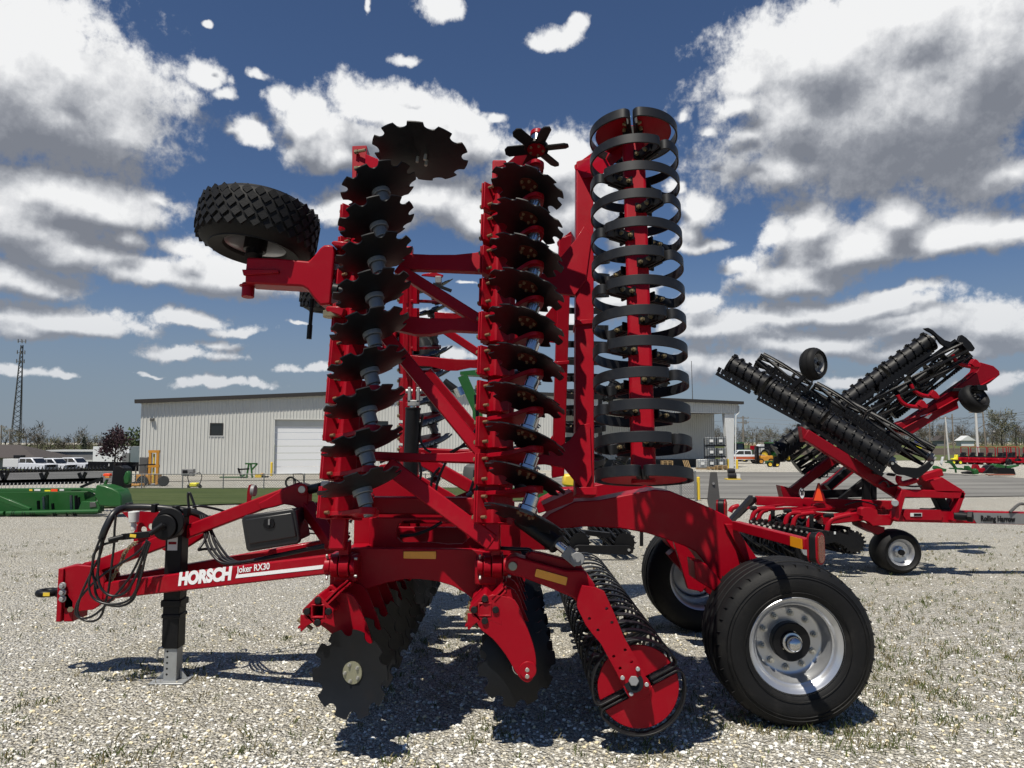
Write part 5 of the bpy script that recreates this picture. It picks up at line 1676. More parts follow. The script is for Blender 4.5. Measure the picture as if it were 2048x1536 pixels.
MB().prism([P(x, y, 9.815) for x, y in [(1944, 1025), (2090, 1028), (2090, 1049), (1954, 1047), (1946, 1036)]], (0, .006, 0)).build('decal', GREYM, tg)
tp0, tp1 = P(1962, 1042, 9.806), P(2031, 1043.5, 9.806)
fit_text('lettering', 'Rolling Harrow', tp0, tp1, .075, BLACK, tg, 0, .004, up=V((0, 0, 1)))
rb(MB().cyl(P(1906, 1031, 9.78), P(1945, 1034, 9.70), .055, 16).cyl(P(1935, 1033, 9.7), P(1946, 1034, 9.66), .075, 6), 'lamp', BLACK)
rb(MB().tube(smoothpts([P(x, y, 9.8) for x, y in [(2020, 1024), (2032, 1013), (2040, 1008), (2047, 1008)]], 4), .02, 8), 'hose_holder', GREYP, bevel=0)
rb(MB().cyl(P(1790, 1006, 9.68), P(1790, 1006, 9.8), .045, 16), 'pivot_pin', GALV)
hs = rb(MB().tube(smoothpts([P(x, y, 9.9) for x, y in [(1758, 968), (1766, 962), (1774, 965), (1778, 975)]], 5), .012, 8), 'hose', HOSE, bevel=0)
rb(MB().tube(smoothpts([P(x, y, 9.9) for x, y in [(1774, 973), (1800, 970), (1825, 973), (1843, 972)]], 5), .012, 8), 'hose', HOSE, bevel=0)
rb(MB().tube(smoothpts([P(x, y, 10.4) for x, y in [(1690, 1010), (1715, 1003), (1735, 1005), (1755, 1012)]], 5), .010, 8), 'hose', HOSE, bevel=0)
rb(MB().tube(smoothpts([P(x, y, 10.2) for x, y in [(1885, 1003), (1878, 1012), (1865, 1018), (1840, 1018)]], 5), .014, 8), 'hose', HOSE, bevel=0)
# slow-moving triangle and speed disc
tr = rb(MB().prism([P(x, y, 10.2) for x, y in [(1636, 966), (1639.5, 966), (1651, 1000), (1649, 1003), (1627, 1003), (1625, 1000)]], (0, .012, 0)), 'warning_triangle', RED2, bevel=0)
MB().prism([P(x, y, 10.19) for x, y in [(1637.5, 969), (1646.5, 1002), (1628, 1001)]], (0, .008, 0)).build('reflective_face', ORANGE, tr)
sc_ = P(1604, 987, 10.3)
dsk = rb(MB().prism([sc_ + V((.038 * cos(t * .2618), 0, .075 * sin(t * .2618))) for t in range(24)], (0, .008, 0)), 'speed_disc', WHITE, bevel=0)
ringp = [sc_ + V((.036 * cos(t * .2618), -.004, .072 * sin(t * .2618))) for t in range(24)]
MB().tube(ringp, .004, 6, True).build('disc_rim', BLACK, dsk)
fit_text('lettering', '20', sc_ + V((-.024, -.006, -.012)), sc_ + V((.024, -.006, -.012)), .06, BLACK, dsk, 0, .004, up=V((0, 0, 1)))
# gang of curved shanks over the rollers
for pts in ([(0, 545), (30, 490), (80, 460), (150, 445)], [(375, 690), (395, 600), (440, 530), (520, 495), (760, 492)], [(480, 690), (505, 600), (560, 530), (640, 508)],
            [(945, 755), (960, 680), (990, 610), (1050, 565), (1200, 560)], [(1075, 785), (1095, 690), (1140, 610), (1210, 585), (1420, 560)], [(1655, 870), (1675, 770), (1720, 690), (1800, 650), (2048, 590)],
            [(690, 715), (700, 640), (730, 590)], [(1340, 800), (1350, 720), (1385, 640)]):
    rb(MB().tube(smoothpts([P(*q8(x, y), 10.0) for x, y in pts], 5), .034, 10), 'curved_tine', RED, bevel=0)
for a, b in (((500, 475), (930, 425)), ((600, 500), (1440, 470)), ((1060, 525), (1600, 450)), ((1200, 545), (1780, 480)), ((1820, 610), (2200, 520)), ((300, 475), (560, 480)), ((1420, 560), (1700, 590))):
    rb(MB().beam(P(*q8(*a), 10.1), P(*q8(*b), 10.3), .035, .035), 'link_rod', RED, bevel=.004)
for a, b in (((350, 480), (450, 480)), ((920, 525), (1040, 525)), ((1600, 603), (1760, 605))):
    rb(MB().cyl(P(*q8(*a), 10.0), P(*q8(*b), 10.0), .03, 12), 'spring_can', BLACK, bevel=0)
for a, b in (((730, 520), (730, 720)), ((1390, 590), (1390, 810)), ((700, 640), (770, 640))):
    rb(MB().beam(P(*q8(*a), 9.95), P(*q8(*b), 9.95), .05, .04, up=(0, 1, 0)), 'stop_post', BLACK)
for poly in ([(1440, 420), (1580, 400), (1760, 430), (1750, 490), (1610, 500), (1440, 480)], [(1230, 610), (1310, 610), (1300, 670), (1220, 660)], [(1430, 640), (1560, 570), (1640, 640), (1560, 720)]):
    rb(MB().prism([P(*q8(x, y), 10.25) for x, y in poly], (0, .12, 0)), 'tine_clamp', RED)
br_ = [(310, 420), (360, 400), (470, 405), (510, 430), (545, 440), (555, 510), (760, 515), (770, 445), (785, 445), (790, 590), (750, 665), (480, 670), (430, 620), (330, 580), (340, 540), (300, 520)]
rb(MB().prism([P(1680 + x / 7.314, 960 + y / 7.314, 9.9) for x, y in br_], (0, .12, 0)), 'gang_bracket', RED, bevel=.006)
rb(MB().prism([P(1680 + x / 7.314, 960 + y / 7.314, 10.0) for x, y in [(300, 600), (480, 660), (660, 690), (650, 760), (560, 800), (470, 760), (330, 690)]], (0, .3, 0)), 'wheel_bracket', RED_R, bevel=.006)
rb(MB().beam(P(1640, 1040, 10.2), P(1735, 1030, 10.2), .2, .12), 'gang_beam', RED, bevel=.01)
# lower rollers and straps
for (x0, y0, Y0), (x1, y1, Y1), r_ in (((1488, 1078, 11.4), (1612, 1100, 9.8), .16), ((1560, 1050, 11.6), (1702, 1083, 10.0), .16)):
    o = drum('lower_roller', P(x0, y0, Y0), P(x1, y1, Y1), r_, 0, (.5,), open_=True)
    d_ = (P(x1, y1, Y1) - P(x0, y0, Y0)).normalized()
    MB().cyl(P(x1, y1, Y1) - d_ * .01, P(x1, y1, Y1) + d_ * .02, r_ * .45, 20).build('bearing', GALV, o)
    mb = MB()
    u_, w_ = perp(d_)
    for k in range(14):
        c = P(x0, y0, Y0) + d_ * ((P(x1, y1, Y1) - P(x0, y0, Y0)).length * (k + .5) / 14)
        mb.tube([c + (u_ * cos(t * .3142) + w_ * sin(t * .3142)) * r_ + d_ * .05 * sin(t * .3142) for t in range(20)], .012, 5, True)
    mb.build('ring_flight', BLACK, o)
for k in range(11):
    x = 350 + k * 95
    a, b = P(*q8(x + 130, 700 + k * 15), 10.2), P(*q8(x, 740 + k * 19), 9.8)
    rb(MB().tube(smoothpts([a, (a + b) / 2 + V((0, 0, .05)), b], 4), .022, 6), 'spring_strap', BLACK, bevel=0)
    rb(MB().cyl(b + V((0, -.02, .03)), b + V((0, -.04, .03)), .013, 8), 'bolt', ZINC, bevel=0)
rb(MB().beam(P(*q8(330, 700), 10.4), P(*q8(1700, 900), 9.7), .05, .05), 'roller_bar', BLACK)
rb(MB().beam(P(*q8(170, 860), 10.8), P(*q8(1150, 1090), 9.7), .05, .03), 'roller_bar', GREYP)
rb(MB().prism([P(*q1(x, y), 9.7) for x, y in [(600, 1225), (690, 1208), (760, 1222), (840, 1242), (880, 1270), (888, 1295), (868, 1312), (810, 1302), (745, 1272), (690, 1285), (640, 1320), (610, 1290)]], (0, .03, 0)), 'end_arm', BLACK, bevel=.004)
rb(MB().prism([P(*q1(735, 1215), 9.69), P(*q1(745, 1215), 9.69), P(*q1(745, 1230), 9.69), P(*q1(735, 1230), 9.69)], (0, .005, 0)), 'label_sticker', WHITEP, bevel=0)
swp = []
for k in range(16):
    t = 2 * pi * k / 16
    for dt, rr in ((0, .16), (.14, .16), (.2, .13), (.33, .13)):
        swp.append(P(1709, 1085, 9.95) + V((rr * cos(t + dt), 0, rr * sin(t + dt))))
rb(MB().prism(swp, (0, .02, 0)), 'saw_wheel', BLACK, bevel=0)
# road wheels
wy = .42
gw_ = spoke_wheel('wheel', P(1803, 1105, 9.95), (0, 1, 0), .297, .30, SILVER)
spoke_wheel('wheel', P(1796, 1105, 10.45), (0, 1, 0), .297, .30, SILVER)
rb(MB().beam(P(1752, 1060, 10.35), P(1800, 1104, 10.35), .10, .12), 'axle_arm', RED_R, bevel=.008)

# ------------------------------------------------------------------ black basket harrow standing behind, seen under the chassis
BH = thing('basket_harrow', G(1190, 1112), 'low black basket roller harrow seen under the red chassis arm', 'basket harrow')
def bh(mb, name, m, bevel=.004): return mb.build(name, m, BH, bevel=bevel)
o = bh(MB().prism([P(x, y, 11.2) for x, y in [(1150, 1092), (1156, 1090), (1210, 1091), (1258, 1091), (1268, 1097), (1266, 1106), (1256, 1110), (1200, 1107), (1152, 1106), (1146, 1099)]], (0, .04, 0)), 'end_arm', BLACK)
for x, y in ((1154, 1099), (1258, 1100)):
    MB().cyl(P(x, y, 11.18), P(x, y, 11.24), .022, 10).build('bolt', ZINC, o)
for xe, xs_, r_ in ((1160, 1105, .16), (1250, 1190, .16)):
    a, b = P(xe, 1086, 11.3), P(xs_, 1045, 13.5)
    d_ = (b - a).normalized(); u_, w_ = perp(d_)
    mb = MB().cyl(a, b, .05, 12)
    for k in range(12):
        pts = []
        for j in range(13):
            t = 2 * pi * k / 12 + .9 * j / 12
            pts.append(a + (b - a) * (j / 12) + (u_ * cos(t) + w_ * sin(t)) * r_)
        mb.tube(pts, .016, 5)
        for j in range(30):
            t = 2 * pi * k / 12 + .9 * (j + .5) / 30
            c = a + (b - a) * ((j + .5) / 30) + (u_ * cos(t) + w_ * sin(t)) * (r_ + .015)
            mb.beam(c - d_ * .015, c + d_ * .015, .012, .03, u_ * cos(t) + w_ * sin(t))
    for j in range(6):
        c = a + (b - a) * (j / 5)
        mb.cyl(c - d_ * .005, c + d_ * .005, r_ * .95, 20)
    bh(mb, 'cage_roller', BLACK, 0)
bh(MB().beam(P(1120, 1060, 12), P(1240, 1072, 11.6), .08, .08), 'frame_bar', BLACK)
bh(MB().beam(P(1283, 1060, 11.6), P(1283, 1092, 11.6), .05, .05), 'stand', BLACK)
bh(MB().beam(P(1211, 1050, 12.6), P(1211, 1075, 12.6), .04, .04), 'stand', BLACK)
bh(MB().box(G(1215, 1100) + V((0, .4, .1)), (.06, .06, .25)), 'stand', BLACK)

# ================================================================== the yard's surroundings
def at(px, Y, dz=0.0):
    x = P(px, 884, Y).x
    return V((x, Y, gz(x, Y) + dz))
def sub(mb, name, m, parent, bevel=0.0, smooth=38):
    return mb.build(name, m, parent, bevel=bevel, smooth=smooth)

# ------------------------------------------------------------------ workshop
WA, WB = P(277, 950, 65.0), P(1476, 935, 85.0)
WA.z = WB.z = -1.2
wd = (WB - WA).normalized()
wnrm = V((wd.y, -wd.x, 0))                      # towards the camera
WL = (WB - WA).length
def onw(px, py, off=0.0):
    d = ray(px, py)
    o = WA + wnrm * off
    t = (o - EYE).dot(wnrm) / d.dot(wnrm)
    return EYE + d * t
def wl(p):
    """Distance along the front and height of a point of the front."""
    return (p - WA).dot(wd), p.z
def fw_(s, z, off=0.0):
    return WA + wd * s + V((0, 0, z - WA.z)) + wnrm * off
SHOP = thing('workshop', WA + wd * (WL / 2) - wnrm * 8, 'long white ribbed metal workshop with dark roof edge and open porch', 'workshop')
sl, zl = wl(onw(281, 806)); sr, zr = wl(onw(870, 781)); se, ze = wl(onw(1476, 808))
sp_, _ = wl(onw(1130, 900))
ztop = lambda s: zl + (zr - zl) * s / sr if s < sr else zr + (ze - zr) * (s - sr) / (se - sr)
d0, dz0 = wl(onw(548, 839)); d1, _ = wl(onw(716, 839))
w0, wz1 = wl(onw(420, 846)); w1_, wz0 = wl(onw(446, 871.5))
v0, vz1 = wl(onw(752, 842)); v1_, vz0 = wl(onw(776, 866))
holes = [[fw_(d0, -1.19), fw_(d1, -1.19), fw_(d1, dz0), fw_(d0, dz0)], [fw_(w0, wz0), fw_(w1_, wz0), fw_(w1_, wz1), fw_(w0, wz1)], [fw_(v0, vz0), fw_(v1_, vz0), fw_(v1_, vz1), fw_(v0, vz1)]]
mb = MB().prism([fw_(0, -1.6), fw_(sp_, -1.6), fw_(sp_, ztop(sp_)), fw_(sr, zr), fw_(0, ztop(0))], -wnrm * .25, holes)
ribs = [(d0, d1, -1.6, dz0), (w0, w1_, wz0, wz1), (v0, v1_, vz0, vz1)]
s = .15
while s < sp_:
    segs = [(-1.5, ztop(s) - .05)]
    for a, b, z0, z1 in ribs:
        if a - .05 < s < b + .05:
            segs = [x for lo, hi in segs for x in ((lo, min(hi, z0)), (max(lo, z1), hi)) if x[1] - x[0] > .05]
    for lo, hi in segs:
        mb.prism([fw_(s - .055, lo), fw_(s - .025, lo, .045), fw_(s + .025, lo, .045), fw_(s + .055, lo)], (0, 0, hi - lo))
    s += .30
sub(mb, 'wall', SIDING, SHOP, smooth=0)
mb = MB()
for k in range(7):
    z0 = -1.18 + (dz0 - .55 + 1.18) * k / 7; z1 = -1.18 + (dz0 - .55 + 1.18) * (k + 1) / 7 - .03
    mb.prism([fw_(d0 + .12, z0, -.22), fw_(d1 - .05, z0, -.22), fw_(d1 - .05, z1, -.22), fw_(d0 + .12, z1, -.22)], -wnrm * .06)
dr = sub(mb, 'door', DOORW, SHOP)
fr = MB().prism([fw_(d0 - .06, -1.2, .05), fw_(d0 + .1, -1.2, .05), fw_(d0 + .1, dz0, .05), fw_(d0 - .06, dz0, .05)], -wnrm * .3)
fr.prism([fw_(d0 - .06, dz0, .06), fw_(d1, dz0, .06), fw_(d1, dz0 + .08, .06), fw_(d0 - .06, dz0 + .08, .06)], -wnrm * .3)
fr.prism([fw_(d0 + .1, dz0 - .6, -.15), fw_(d1, dz0 - .6, -.15), fw_(d1, dz0, -.15), fw_(d0 + .1, dz0, -.15)], -wnrm * .06)
sub(fr, 'door_frame', SIDING, dr)
for a, b, z0, z1 in ribs[1:]:
    wn_ = MB()
    for q in ((a, a + .07, z0, z1), (b - .07, b, z0, z1), (a + .07, b - .07, z0, z0 + .07), (a + .07, b - .07, z1 - .07, z1)):
        wn_.prism([fw_(q[0], q[2], .03), fw_(q[1], q[2], .03), fw_(q[1], q[3], .03), fw_(q[0], q[3], .03)], -wnrm * .1)
    wo = sub(wn_, 'window', DKBROWN, SHOP)
    sub(MB().prism([fw_(a + .06, z0 + .06, -.04), fw_(b - .06, z0 + .06, -.04), fw_(b - .06, z1 - .06, -.04), fw_(a + .06, z1 - .06, -.04)], -wnrm * .03), 'pane', GLASS, wo)
    sub(MB().prism([fw_(a - .06, z0 - .07, .06), fw_(b + .06, z0 - .07, .06), fw_(b + .06, z0, .06), fw_(a - .06, z0, .06)], -wnrm * .1), 'sill', WHITEP, wo)
ls_, lz_ = wl(onw(305, 839))
sub(MB().box(fw_(ls_, lz_, .15), (.34, .25, .24)), 'wall_lamp', GREYP, SHOP, .03)
dk = MB()
dk.beam(fw_(-.5, ztop(0) + .12, .2), fw_(sr, zr + .12, .2), .5, .34).beam(fw_(sr, zr + .12, .2), fw_(se + .5, ze + .12, .2), .5, .34)
sub(dk, 'roof_trim', DKBROWN, SHOP)
back = -wnrm * 34
rf = MB().prism([fw_(-.4, ztop(0) + .05, -.1), fw_(sr, zr + .05, -.1), fw_(sr, zr + .25, -.1), fw_(-.4, ztop(0) + .25, -.1)], back)
rf.prism([fw_(sr, zr + .05, -.1), fw_(se + .4, ze + .05, -.1), fw_(se + .4, ze + .25, -.1), fw_(sr, zr + .25, -.1)], back)
sub(rf, 'roof', DKBROWN, SHOP, smooth=0)
sub(MB().prism([fw_(0, -1.6, -.3), fw_(0, ztop(0), -.3), fw_(0, ztop(0), -33), fw_(0, -1.6, -33)], wd * .2), 'side_wall', SIDING, SHOP)
# porch at the right end: fascia, set back wall, tapered column
fas = MB()
_, zf = wl(onw(1400, 826))
fas.prism([fw_(sp_, zf, .02), fw_(se, zf, .02), fw_(se, ze, .02), fw_(sr if sr > sp_ else sp_, ztop(sp_), .02)], -wnrm * .12)
s = sp_ + .1
while s < se:
    fas.prism([fw_(s - .055, zf, .02), fw_(s - .025, zf, .065), fw_(s + .025, zf, .065), fw_(s + .055, zf, .02)], (0, 0, ztop(s) - zf - .02))
    s += .30
sub(fas, 'fascia', SIDING, SHOP, smooth=0)
def onoff(px, py, off): return wl(onw(px, py, off))
sb, _ = onoff(1430, 900, -5.0)
bw = MB().prism([fw_(sp_, -1.6, -5), fw_(sb, -1.6, -5), fw_(sb, ze - .3, -5), fw_(sp_, ze - .3, -5)], -wnrm * .2)
s = sp_ + .1
while s < sb:
    bw.prism([fw_(s - .055, -.2, -5), fw_(s - .025, -.2, -4.955), fw_(s + .025, -.2, -4.955), fw_(s + .055, -.2, -5)], (0, 0, ze - .1))
    s += .30
sub(bw, 'porch_wall', SIDING, SHOP, smooth=0)
sub(MB().prism([fw_(sp_, zf + .1, -.14), fw_(se, zf + .1, -.14), fw_(se, zf + .1, -5), fw_(sp_, zf + .1, -5)], (0, 0, .1)), 'porch_ceiling', DKBROWN, SHOP)
sub(MB().prism([fw_(sp_, -1.3, -4.9), fw_(sb, -1.3, -4.9), fw_(sb, -.25, -4.9), fw_(sp_, -.25, -4.9)], wnrm * .08), 'plinth', DKBROWN, SHOP)
sub(MB().prism([fw_(sp_, -1.6, 0), fw_(sp_, zf, 0), fw_(sp_, zf, -5), fw_(sp_, -1.6, -5)], wd * .1), 'porch_wall', SIDING, SHOP)
k0, _ = wl(onw(1450, 830)); k1, _ = wl(onw(1470, 830)); k2, _ = wl(onw(1458, 932)); k3, _ = wl(onw(1468.5, 932))
sub(MB().prism([fw_(k2, -1.25, -.1), fw_(k3, -1.25, -.1), fw_(k1, zf, -.1), fw_(k0, zf, -.1)], -wnrm * .5), 'column', WHITEP, SHOP, .01)
sub(MB().tube([fw_(se + .05, ze - .2, .1), fw_(se + .02, zf + .1, .1), fw_(k1 + .05, zf - .25, .1), fw_(k3 + .08, -1.2, .1)], .06, 8), 'downpipe', WHITEP, SHOP)

# ------------------------------------------------------------------ bollards
def bollard(px, Y, h, r_, label):
    b = thing('bollard', at(px, Y), label, 'bollard')
    sub(MB().cyl(at(px, Y), at(px, Y, h), r_, 16).cyl(at(px, Y, h), at(px, Y, h + r_ * .4), r_, 16, r_ * .5), 'post', YELLOW, b)
    sub(MB().cyl(at(px, Y, -.02), at(px, Y, .04), r_ * 1.5, 16), 'base', CONCRETE, b)
bollard(544.5, 64.0, 1.2, .10, 'yellow bollard beside the big white workshop door')
bollard(1455, 82.0, 1.05, .12, 'yellow bollard just left of the white porch column')
bollard(1473, 81.0, 1.0, .12, 'yellow bollard just right of the white porch column')
bollard(1395, 24.6, .78, .055, 'faded yellow bollard at the end of the grey wire gate')

# ------------------------------------------------------------------ chain link fence and gate
def chain_fence(name, a, b, h, posts, label, mesh=.16, wire=.012, cat='fence'):
    a, b = V(a), V(b)
    L_ = (b - a).length; d = (b - a).normalized()
    f = thing(name, (a + b) / 2, label, cat)
    def gp(s, z):
        p = a + d * s
        return V((p.x, p.y, gz(p.x, p.y) + z))
    mb = MB()
    n = int((L_ + h) / mesh)
    for i in range(n):
        s0 = i * mesh - h
        for sg in (1, -1):
            x0, z0, x1, z1 = (s0, 0, s0 + h, h) if sg == 1 else (s0, h, s0 + h, 0)
            if x0 < 0:
                z0 += sg * -x0; x0 = 0
            if x1 > L_:
                z1 -= sg * (x1 - L_); x1 = L_
            if x1 - x0 > .02:
                mb.beam(gp(x0, z0 + .03), gp(x1, z1 + .03), wire, wire)
    sub(mb, 'wire_mesh', FENCEM, f, smooth=0)
    for i in range(posts + 1):
        s = L_ * i / posts
        sub(MB().cyl(gp(s, -.1), gp(s, h + .08), .035, 10), 'post', FENCEM, f)
    sub(MB().tube([gp(L_ * i / 12, h + .04) for i in range(13)], .028, 8), 'rail', FENCEM, f)
chain_fence('chain_link_fence', at(205, 46.3), at(1090, 47.0), .92, 11, 'grey chain link fence along the far edge of the mown grass')
chain_fence('wire_gate', at(1330, 24.2), at(1389, 24.4), .92, 2, 'grey wire mesh gate beside the faded yellow bollard', .09, .007, 'gate')

# ------------------------------------------------------------------ green header on the left
HD = thing('combine_header', at(125, 18), 'long green combine header with black tined reel lying on the gravel', 'combine header')
h7 = lambda X, Y: (X / 7.314, 900 + Y / 7.314)
def hp_(pts, Y, th, name, m, parent=None, bevel=.01):
    return sub(MB().prism([P(*h7(x, y), Y) for x, y in pts], (0, th, 0)), name, m, parent or HD, bevel)
hp_([(-700, 572), (1180, 560), (1330, 568), (1400, 600), (1400, 640), (1290, 606), (-700, 622)], 17.9, .25, 'top_beam', GREEN)
hp_([(-700, 622), (1300, 606), (1400, 660), (1400, 900), (-700, 960)], 18.4, .06, 'back_sheet', GREEN)
sub(MB().cyl(P(*h7(100, 925), 17.7), P(*h7(1450, 895), 17.7), .05, 16).cyl(P(*h7(-700, 945), 17.7), P(*h7(60, 925), 17.7), .05, 16), 'lower_tube', GREEN, HD)
sub(MB().beam(P(*h7(-700, 955), 17.9), P(*h7(1440, 912), 17.9), .3, .06), 'skid_beam', GREEN, HD)
hp_([(-100, 660), (10, 680), (430, 850), (430, 885), (330, 870), (-100, 720)], 17.75, .1, 'brace', GREEN)
hp_([(1190, 755), (1410, 755), (1460, 830), (1460, 910), (1130, 905)], 17.7, .2, 'lower_shield', GREEN)
hp_([(1310, 765), (1390, 765), (1410, 830), (1310, 845)], 17.68, .03, 'shield_panel', GREYP)
sh_ = hp_([(1380, 655), (1402, 515), (1450, 508), (1525, 522), (1640, 560), (1730, 610), (1770, 680), (1780, 830), (1600, 832), (1445, 818)], 17.5, .5, 'end_shield', GREEN, bevel=.03)
hp_([(1770, 560), (1800, 600), (1830, 690), (1872, 830), (1730, 840), (1770, 700)], 18.2, .3, 'crop_divider', GREEN)
hp_([(1620, 560), (1650, 300), (1690, 240), (1750, 230), (1810, 270), (1815, 400), (1800, 560), (1700, 590)], 18.4, .4, 'reel_drive', BLACK)
hp_([(1800, 400), (1830, 320), (1865, 300), (1895, 350), (1893, 480), (1850, 512), (1805, 490)], 18.0, .15, 'drive_cover', GREEN, bevel=.04)
hp_([(1500, 365), (1520, 345), (1600, 345), (1607, 375), (1590, 385), (1515, 385)], 17.9, .12, 'marker_lamp', ORANGE)
hp_([(1525, 390), (1600, 390), (1590, 408), (1535, 408)], 17.9, .1, 'marker_lamp', AMBER)
hp_([(1500, 510), (1545, 430), (1575, 430), (1540, 520)], 17.95, .06, 'lamp_arm', GREEN)
for x0, y0, x1, y1 in ((-700, 335, 1600, 285), (-700, 495, 1500, 445), (-700, 470, 1500, 430)):
    sub(MB().beam(P(*h7(x0, y0), 18.9), P(*h7(x1, y1), 18.9), .07, .06 if y0 != 495 else .14), 'reel_bar', BLACK, HD)
n = 0
for k in range(37):
    x = -40 + k * 53
    y = 328 - k * 1.15
    if x < 1560 and n < 45:
        sub(MB().beam(P(*h7(x, y), 18.85), P(*h7(x + 30, y - 70), 18.6), .018, .018).beam(P(*h7(x, y), 18.85), P(*h7(x - 28, y - 45), 19.1), .018, .018), 'reel_tine', BLACK, HD, smooth=0)
    x2 = -40 + k * 57
    if x2 < 1480:
        sub(MB().beam(P(*h7(x2 + 16, 492 - k), 18.75), P(*h7(x2, 560), 18.6), .02, .02), 'reel_tine', GREYM, HD, smooth=0)
for x in (60, 640, 1200):
    sub(MB().beam(P(*h7(x - 45, 335), 18.9), P(*h7(x, 450), 18.9), .06, .07).beam(P(*h7(x + 55, 325), 18.9), P(*h7(x, 450), 18.9), .06, .07), 'reel_arm', BLACK, HD)
sub(MB().beam(P(*h7(1180, 545), 18.3), P(*h7(1500, 410), 18.3), .05, .06), 'reel_strut', BLACK, HD)
for x, y0 in ((560, 740), (640, 680), (690, 660), (770, 780), (1040, 660), (1110, 665), (1150, 690), (1160, 770)):
    sub(MB().beam(P(*h7(x, y0), 18.2), P(*h7(x + 8, 870), 18.2), .05, .05), 'valve_block', GREYM if x in (640, 1040) else GREEN if x == 690 else BLACK, HD)
for x, y, w_, h_, m in ((450, 586, 44, 26, YELLOW), (545, 584, 88, 28, WHITEP), (695, 595, 85, 20, LEMON), (793, 588, 95, 38, ORANGE), (903, 583, 64, 26, WHITEP)):
    hp_([(x - w_ / 2, y - h_ / 2), (x + w_ / 2, y - h_ / 2), (x + w_ / 2, y + h_ / 2), (x - w_ / 2, y + h_ / 2)], 17.89, .008, 'decal', m, bevel=0)
for x in (185, 215, 340, 375, 455, 485, 515, 790, 820, 980, 1080, 1110):
    sub(MB().cyl(P(*h7(x, 923), 17.7), P(*h7(x + 9, 923), 17.7), .055, 14), 'tube_clamp', BLACK, HD)
fit_text('lettering', 'HYDRAFLEX', P(*h7(1040, 600), 17.885), P(*h7(1185, 598), 17.885), .024, BLACK, HD, 0, .001, up=V((0, 0, 1)))

# ------------------------------------------------------------------ small yard gear by the workshop
def gear(name, px, Y, label, cat): return thing(name, at(px, Y), label, cat)
FK = gear('forklift', 305, 50, 'old yellow forklift with raised mast and dark cab behind the fence', 'forklift')
for px in (302, 317):
    sub(MB().beam(at(px, 50, .1), at(px, 50, 2.42), .16, .14, up=(0, 1, 0)), 'mast_rail', MUSTARD, FK)
for dz in (2.35, 1.35):
    sub(MB().box(at(309.5, 50, dz), (.75, .16, .18)), 'mast_crossbar', MUSTARD, FK)
sub(MB().cyl(at(309.5, 50.1, .2), at(309.5, 50.1, 2.2), .06, 10), 'lift_cylinder', YELLOW, FK)
sub(MB().box(at(300, 50.8, .45), (1.5, .8, .6)), 'body', MUSTARD, FK, .05)
sub(MB().box(at(292, 51, 1.35), (.6, .5, 1.2)), 'cab', GREYP, FK, .04)
for px in (330, 288):
    sub(MB().cyl(at(px, 49.6, .35), at(px, 49.9, .35), .36, 22), 'wheel', RUBBER, FK, .04)
MW_ = gear('mower_deck', 268, 47.6, 'low yellow machine deck lying left of the forklift', 'mower deck')
sub(MB().box(at(268, 47.6, .22), (1.3, .7, .18)), 'deck', MUSTARD, MW_, .05)
sub(MB().cyl(at(255, 47.4, .12), at(255, 47.6, .12), .14, 16), 'wheel', RUBBER, MW_)
sub(MB().box(at(277, 47.6, .35), (.4, .5, .14)), 'seat_base', BLACK, MW_, .03)
ST = gear('strapping_post', 280, 48.4, 'thin dark steel frame standing left of the forklift mast', 'steel frame')
for px in (274, 292):
    sub(MB().beam(at(px, 48.4), at(px, 48.4, 1.5), .06, .06, up=(0, 1, 0)), 'leg', GREYP, ST)
sub(MB().beam(at(268, 48.4, 1.45), at(312, 48.4, 1.52), .12, .08), 'top_bar', BLACK, ST)
LM = gear('lawn_mower', 392, 47.6, 'bright yellow mower with black hoop handle beyond the fence', 'mower')
sub(MB().box(at(392, 47.6, .22), (.5, .5, .28)), 'body', LEMON, LM, .08)
for s_ in (-1, 1):
    sub(MB().tube(smoothpts([at(392 + s_ * 9, 47.7, .1), at(392 + s_ * 12, 47.7, .45), at(392 + s_ * 14, 47.7, .75), at(392 + s_ * 10, 47.7, .98), at(392 + s_ * 3, 47.7, .95)], 4), .03, 8), 'handle', BLACK, LM)
    sub(MB().cyl(at(392 + s_ * 11, 47.4, .12), at(392 + s_ * 11, 47.6, .12), .12, 14), 'wheel', RUBBER, LM)
GFm = gear('lift_attachment', 494, 60, 'green steel attachment frame standing on the concrete before the workshop', 'attachment')
for a, b in (((484, .2), (492, .3)), ((495, 0), (499, 1.2)), ((507, 0), (503, 1.2)), ((492, 1.22), (516, 1.22)), ((480, .75), (500, .8)), ((516, 1.22), (506, .75)), ((478, .85), (484, .2))):
    sub(MB().beam(at(a[0], 60, a[1]), at(b[0], 60, b[1]), .12, .12, up=(0, 1, 0)), 'frame_bar', GREEN if a != (480, .75) and a != (478, .85) else BLACK, GFm)
sub(MB().box(at(470, 60.5, .08), (2.2, .5, .12)), 'base_rail', GREEN, GFm)
YB = gear('attachment', 522, 61, 'small yellow attachment lying right of the green frame', 'attachment')
sub(MB().box(at(520, 61, .18), (.55, .5, .34)), 'body', YELLOW, YB, .05)
sub(MB().box(at(530, 61, .1), (.7, .3, .12)), 'base', BLACK, YB)
sub(MB().box(at(526, 61.1, .3), (.2, .3, .2)), 'cover', MUSTARD, YB, .03)
AC = gear('condenser', 379, 63.5, 'grey air condenser against the workshop wall', 'condenser')
sub(MB().box(at(379, 63.8, .35), (1.0, .5, .6)), 'case', GREYM, AC, .03)
sub(MB().box(at(372, 63.5, .35), (.4, .02, .4)), 'grille', BLACK, AC)
HC = gear('hose_cart', 590, 46.0, 'black wire cart with a coiled hose standing at the fence', 'hose cart')
hc_ = at(583, 46.0, .45)
